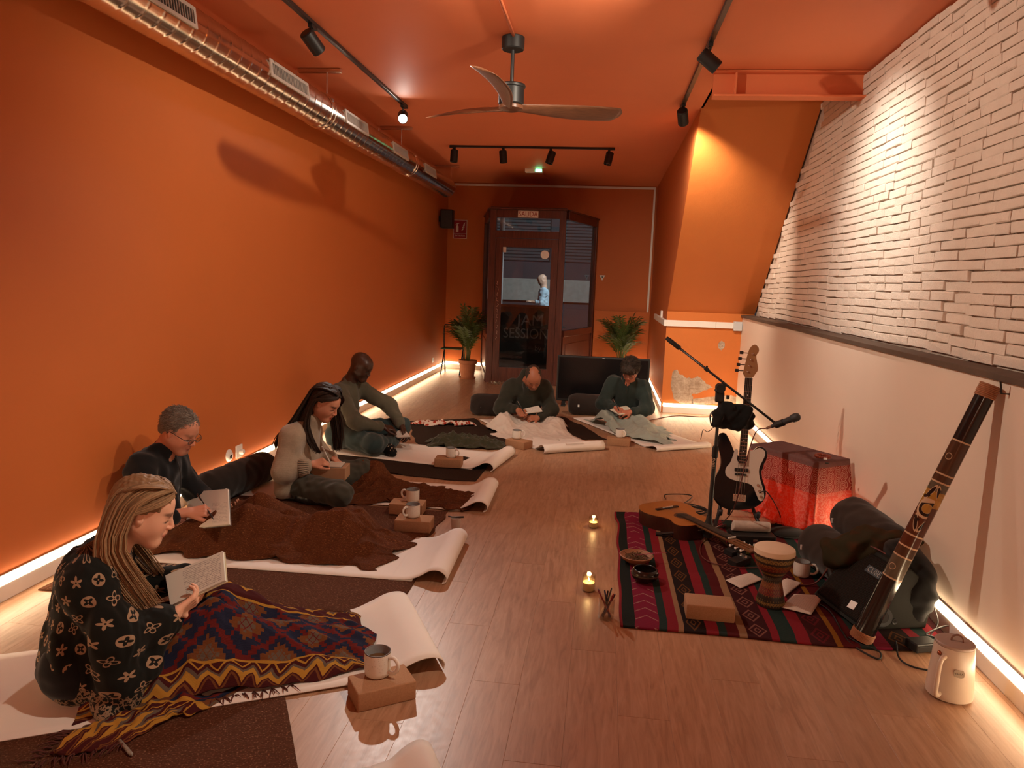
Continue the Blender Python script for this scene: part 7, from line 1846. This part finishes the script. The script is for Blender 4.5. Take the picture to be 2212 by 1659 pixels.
bm = BM(); bx(bm, st_, (.048, .040, .001), Rg @ Matrix.Rotation(.15, 3, 'Z')); obj('sticker', bm, m_trunk, am)
for (x, z, r_) in ((.13, .06, .046), (.275, .185, .016), (.19, .02+.02, .014), (.32, .06, .016)):
    bm = BM(); lathe(bm, [(r_*.55, -.012), (r_*.6, .001), (r_, .003), (r_*1.02, 0)], 24, Matrix.Translation((x, -.0005, z)) @ RX); bmesh.ops.recalc_face_normals(bm, faces=bm.faces); obj('side_cup', bm, m_dark_grey, am, True, 40)
bm = BM(); lathe(bm, [(0, .001), (.026, .001)], 24, Matrix.Translation((.13, -.001, .06)) @ RX); obj('port_hole', bm, m_hole, am)
cord('red cable running along the top edge of the amplifier', [at(1700, 1262, Z=.02), at(1760, 1260, Z=.03), at(1800, 1212, Z=.17), at(1840, 1172, Z=.30), at(1875, 1178, Z=.325), at(1915, 1198, Z=.315), at(1924, 1215, Z=.28)], .005, m_redc)
cord('black power cable trailing onto the floor before the amplifier', [at(1740, 1290, Z=.016), at(1790, 1318, Z=.016), at(1818, 1362, Z=.016), at(1840, 1392, Z=.006), at(1895, 1423, Z=.006), at(1900, 1408, Z=.006), at(1860, 1392, Z=.008), at(1832, 1376, Z=.016)], .0042, m_blkc, 80)

# ================================================================ didgeridoo
d0 = at(1858, 1386, Z=.0); d0 = Vector((d0.x, d0.y, .012)); d1 = Vector((XR-.045, 3.40, 1.225)); dd = d1-d0; DL = dd.length
dg = thing('didgeridoo', 'tall painted didgeridoo leaning against the cream wall', 'didgeridoo', d0); qd = dd.to_track_quat('Z', 'Y'); dg.rotation_mode = 'QUATERNION'; dg.rotation_quaternion = qd
_cl = qd.inverted() @ (Vector((0, 0, HCAM))-(d0+dd*.5)); DA0 = math.atan2(_cl.y, _cl.x)
def didge_mat():
    m = M('didge_lacquer', .14, .55); x, y, z = m.pos('Object'); t = z/DL; a = y.atan2(x)
    BLK, BRN, RED, GRY, CRM, OCH = (.010, .009, .009), (.060, .030, .018), (.075, .022, .012), (.085, .070, .048), (.48, .32, .20), (.34, .17, .035)
    n = m.n('ShaderNodeValToRGB'); m.ln(t, n.inputs[0]); r = n.color_ramp; r.interpolation = 'CONSTANT'
    st = [(0, BLK), (.26, GRY), (.345, BRN), (.385, RED), (.43, RED), (.54, OCH), (.60, GRY), (.635, BRN), (.68, BRN), (.79, BLK)]
    while len(r.elements) < len(st): r.elements.new(.5)
    for e, (p, c) in zip(r.elements, st): e.position = p; e.color = (*c, 1)
    nz = m.noise(26, 3); c = m.mix(n.outputs[0], m.mix(BRN, RED, nz), (nz-.5)*3*t.band(.345, .79))
    for p in (.26, .345, .385, .43, .635, .665, .79): c = m.mix(c, CRM, (t-p).abs().lt(.0028))
    # sun motif facing the room
    ca = Vector((0, 0)); u = (a-DA0)*.040; v = (t-.535)*DL; rr = (u*u+v*v).sqrt()
    c = m.mix(c, CRM, rr.lt(.047)); c = m.mix(c, BLK, rr.band(.022, .036)*((u*.4-v).gt(-.028))); c = m.mix(c, OCH, rr.lt(.021))
    for sv in (-1, 1):
        for su in (-1, 1):
            q = ((u-su*.018)*1.0+(v-sv*.075)*su*sv*.35); w_ = (v-sv*.075)
            leaf_ = (q*q*14+w_*w_).sqrt(); c = m.mix(c, CRM, leaf_.lt(.040)); c = m.mix(c, BLK, leaf_.lt(.031))
    for v0, u0 in ((.058, -.02), (.05, -.035), (-.052, -.03), (-.06, -.015)):
        q = ((u-u0)*(u-u0)+(v-v0)*(v-v0)).sqrt(); c = m.mix(c, BLK, q.lt(.008))
    for tv in (.30, .73):
        q = (((u+.02)*(u+.02)+((t-tv)*DL)*((t-tv)*DL)).sqrt()-.014).abs(); c = m.mix(c, CRM, q.lt(.0018)*.7)
    m.col(c); return m.m
bm = BM(); lathe(bm, [(.030, 0), (.047, 0), (.048, .02), (.045, .10), (.041, DL*.4), (.038, DL*.8), (.038, DL), (.026, DL)], 36); obj('pipe', bm, didge_mat(), dg, True, 50)
m_wrap = plain('copper_twine', (.34, .14, .065), .6, var=.2)
for z0, z1, r_ in ((.002, .045, .049), (DL-.055, DL+.004, .040)):
    bm = BM(); n_ = 8
    for i in range(n_):
        z = z0+(z1-z0)*(i+.5)/n_; h = (z1-z0)/n_*.52; lathe(bm, [(r_-.002, z-h), (r_+.002, z-h*.5), (r_+.003, z), (r_+.002, z+h*.5), (r_-.002, z+h)], 30)
    o = obj('twine_wrap', bm, m_wrap, dg, True)
hk = thing('wall_hook', 'thin dark hook on the wall at the top of the didgeridoo', 'hook', (XR, 3.33, 1.20)); bm = BM(); tube(bm, [(0, 0, 0), (-.03, 0, .0), (-.04, 0, .05)], .004, 6); obj('hook', bm, m_black, hk)

# ================================================================ kettle
kt = thing('kettle_jug', 'tall cream insulated jug with a lid loop and D handle on the floor', 'jug', (1.472, 3.005, 0), math.radians(0)); kt.scale = (.80, .80, .90)
def jug_mat():
    m = M('cream_enamel', .35, .45); m.col(m.mix((.62, .50, .39), (.55, .44, .34), m.noise(6, 3))); return m.m
m_jug = jug_mat()
bm = BM(); lathe(bm, [(0, .004), (.098, .004), (.106, .010), (.107, .03), (.100, .13), (.091, .236), (.0885, .243)], 48, Matrix.Diagonal((1, 1, 1, 1))); obj('body', bm, m_jug, kt, True, 45)
bm = BM(); lathe(bm, [(.0875, .243), (.0905, .246), (.0905, .254), (.086, .258), (0, .262)], 48); ld = obj('lid', bm, plain('lid_taupe', (.36, .26, .21), .5, var=.05), kt, True, 35)
bm = BM(); tube(bm, spline([(-.022, .0, .258), (-.014, -.004, .282), (.008, -.01, .290), (.026, -.014, .278), (.030, -.016, .258)], 16), .006, 8, flat=.5); obj('lid_loop', bm, plain('leather_loop', (.20, .085, .05), .6), ld, True)
a_ = math.radians(222); hx = Vector((math.cos(a_), math.sin(a_), 0))
bm = BM(); tube(bm, spline([hx*.088+Vector((0, 0, .205)), hx*.118+Vector((0, 0, .203)), hx*.138+Vector((0, 0, .18)), hx*.146+Vector((0, 0, .11)), hx*.148+Vector((0, 0, .055)), hx*.132+Vector((0, 0, .035)), hx*.100+Vector((0, 0, .036))], 28), .0115, 10); obj('handle', bm, m_jug, kt, True)
b_ = math.radians(205); bxv = Vector((math.cos(b_), math.sin(b_), 0)); bm = BM(); bmesh.ops.create_uvsphere(bm, u_segments=14, v_segments=10, radius=.0105, matrix=Matrix.Translation(bxv*.095+Vector((0, 0, .212)))); obj('copper_button', bm, plain('copper', (.45, .17, .09), .2, metal=1.0), kt, True)
c_ = math.radians(263); cx_ = Vector((math.cos(c_), math.sin(c_), 0)); Rk = Matrix((Vector((-math.sin(c_), math.cos(c_), 0)), Vector((-cx_.x*.0, -cx_.y*.0, 1)), cx_)).transposed()
bm = BM(); pp_ = [(-.024, .010), (-.016, .019), (.0, .016), (.018, .018), (.026, .006), (.024, -.012), (.012, -.018), (-.006, -.016), (-.02, -.012)]; prism(bm, pp_, 0, .0015, Matrix.Translation(cx_*.0985+Vector((0, 0, .145))) @ Rk.to_4x4()); lb2 = obj('paper_label', bm, plain('label_grey', (.38, .31, .23), .6), kt)
text_mesh('lettering', 'VAN A', .013, m_black, lb2, Matrix.Translation(cx_*.1003+Vector((0, 0, .146))) @ Rk.to_4x4(), depth=.0003)

# adaptor and cables by the jug
ad = thing('power_adaptor', 'black power adaptor box on the rug edge behind the jug', 'power adaptor', at(1990, 1402, Z=.012)); ad.rotation_euler = (0, 0, .35)
bm = BM(); bx(bm, (0, 0, .022), (.12, .075, .042), bev=.006); obj('housing', bm, m_black, ad); bm = BM(); bx(bm, (0, -.039, .030), (.10, .002, .004)); obj('seam', bm, m_dark_grey, ad)
cord('black cable curling around the power adaptor', [at(1935, 1385, Z=.016), at(1945, 1425, Z=.006), at(1990, 1445, Z=.006), at(2030, 1440, Z=.006), at(2020, 1380, Z=.02), at(2000, 1370, Z=.04), at(2045, 1352, Z=.05), at(2080, 1362, Z=.06)], .004, m_blkc, 80)
cord('thin black cord rising from the floor to the led strip behind the jug', [at(2010, 1372, Z=.02), at(2026, 1345, X=1.66), at(2018, 1310, X=1.70), at(2008, 1276, X=1.70)], .003, m_blkc)
cord('thin dark cord along the alcove floor past the led strip', [(.62, 8.85, .004), (.95, 9.25, .004), (1.3, 9.3, .004), (1.66, 9.5, .006)], .004, m_redc)
# crumpled clear bag near the porch
pbg = thing('plastic_bag', 'crumpled clear plastic bag on the floor by the porch', 'bag', (-1.58, 11.2, 0))
S = SDF((-.2, -.12, -.005), (.2, .12, .1), .008); S.ell((0, 0, .015), (.13, .06, .03), None, .01); S.plane((0, 0, .001), (0, 0, -1)); S.wrinkle(.02, .06, 3); mesh_obj('bag', S.mesh('bag'), glass_mat('clear_plastic', (.9, .85, .8), .25), pbg)
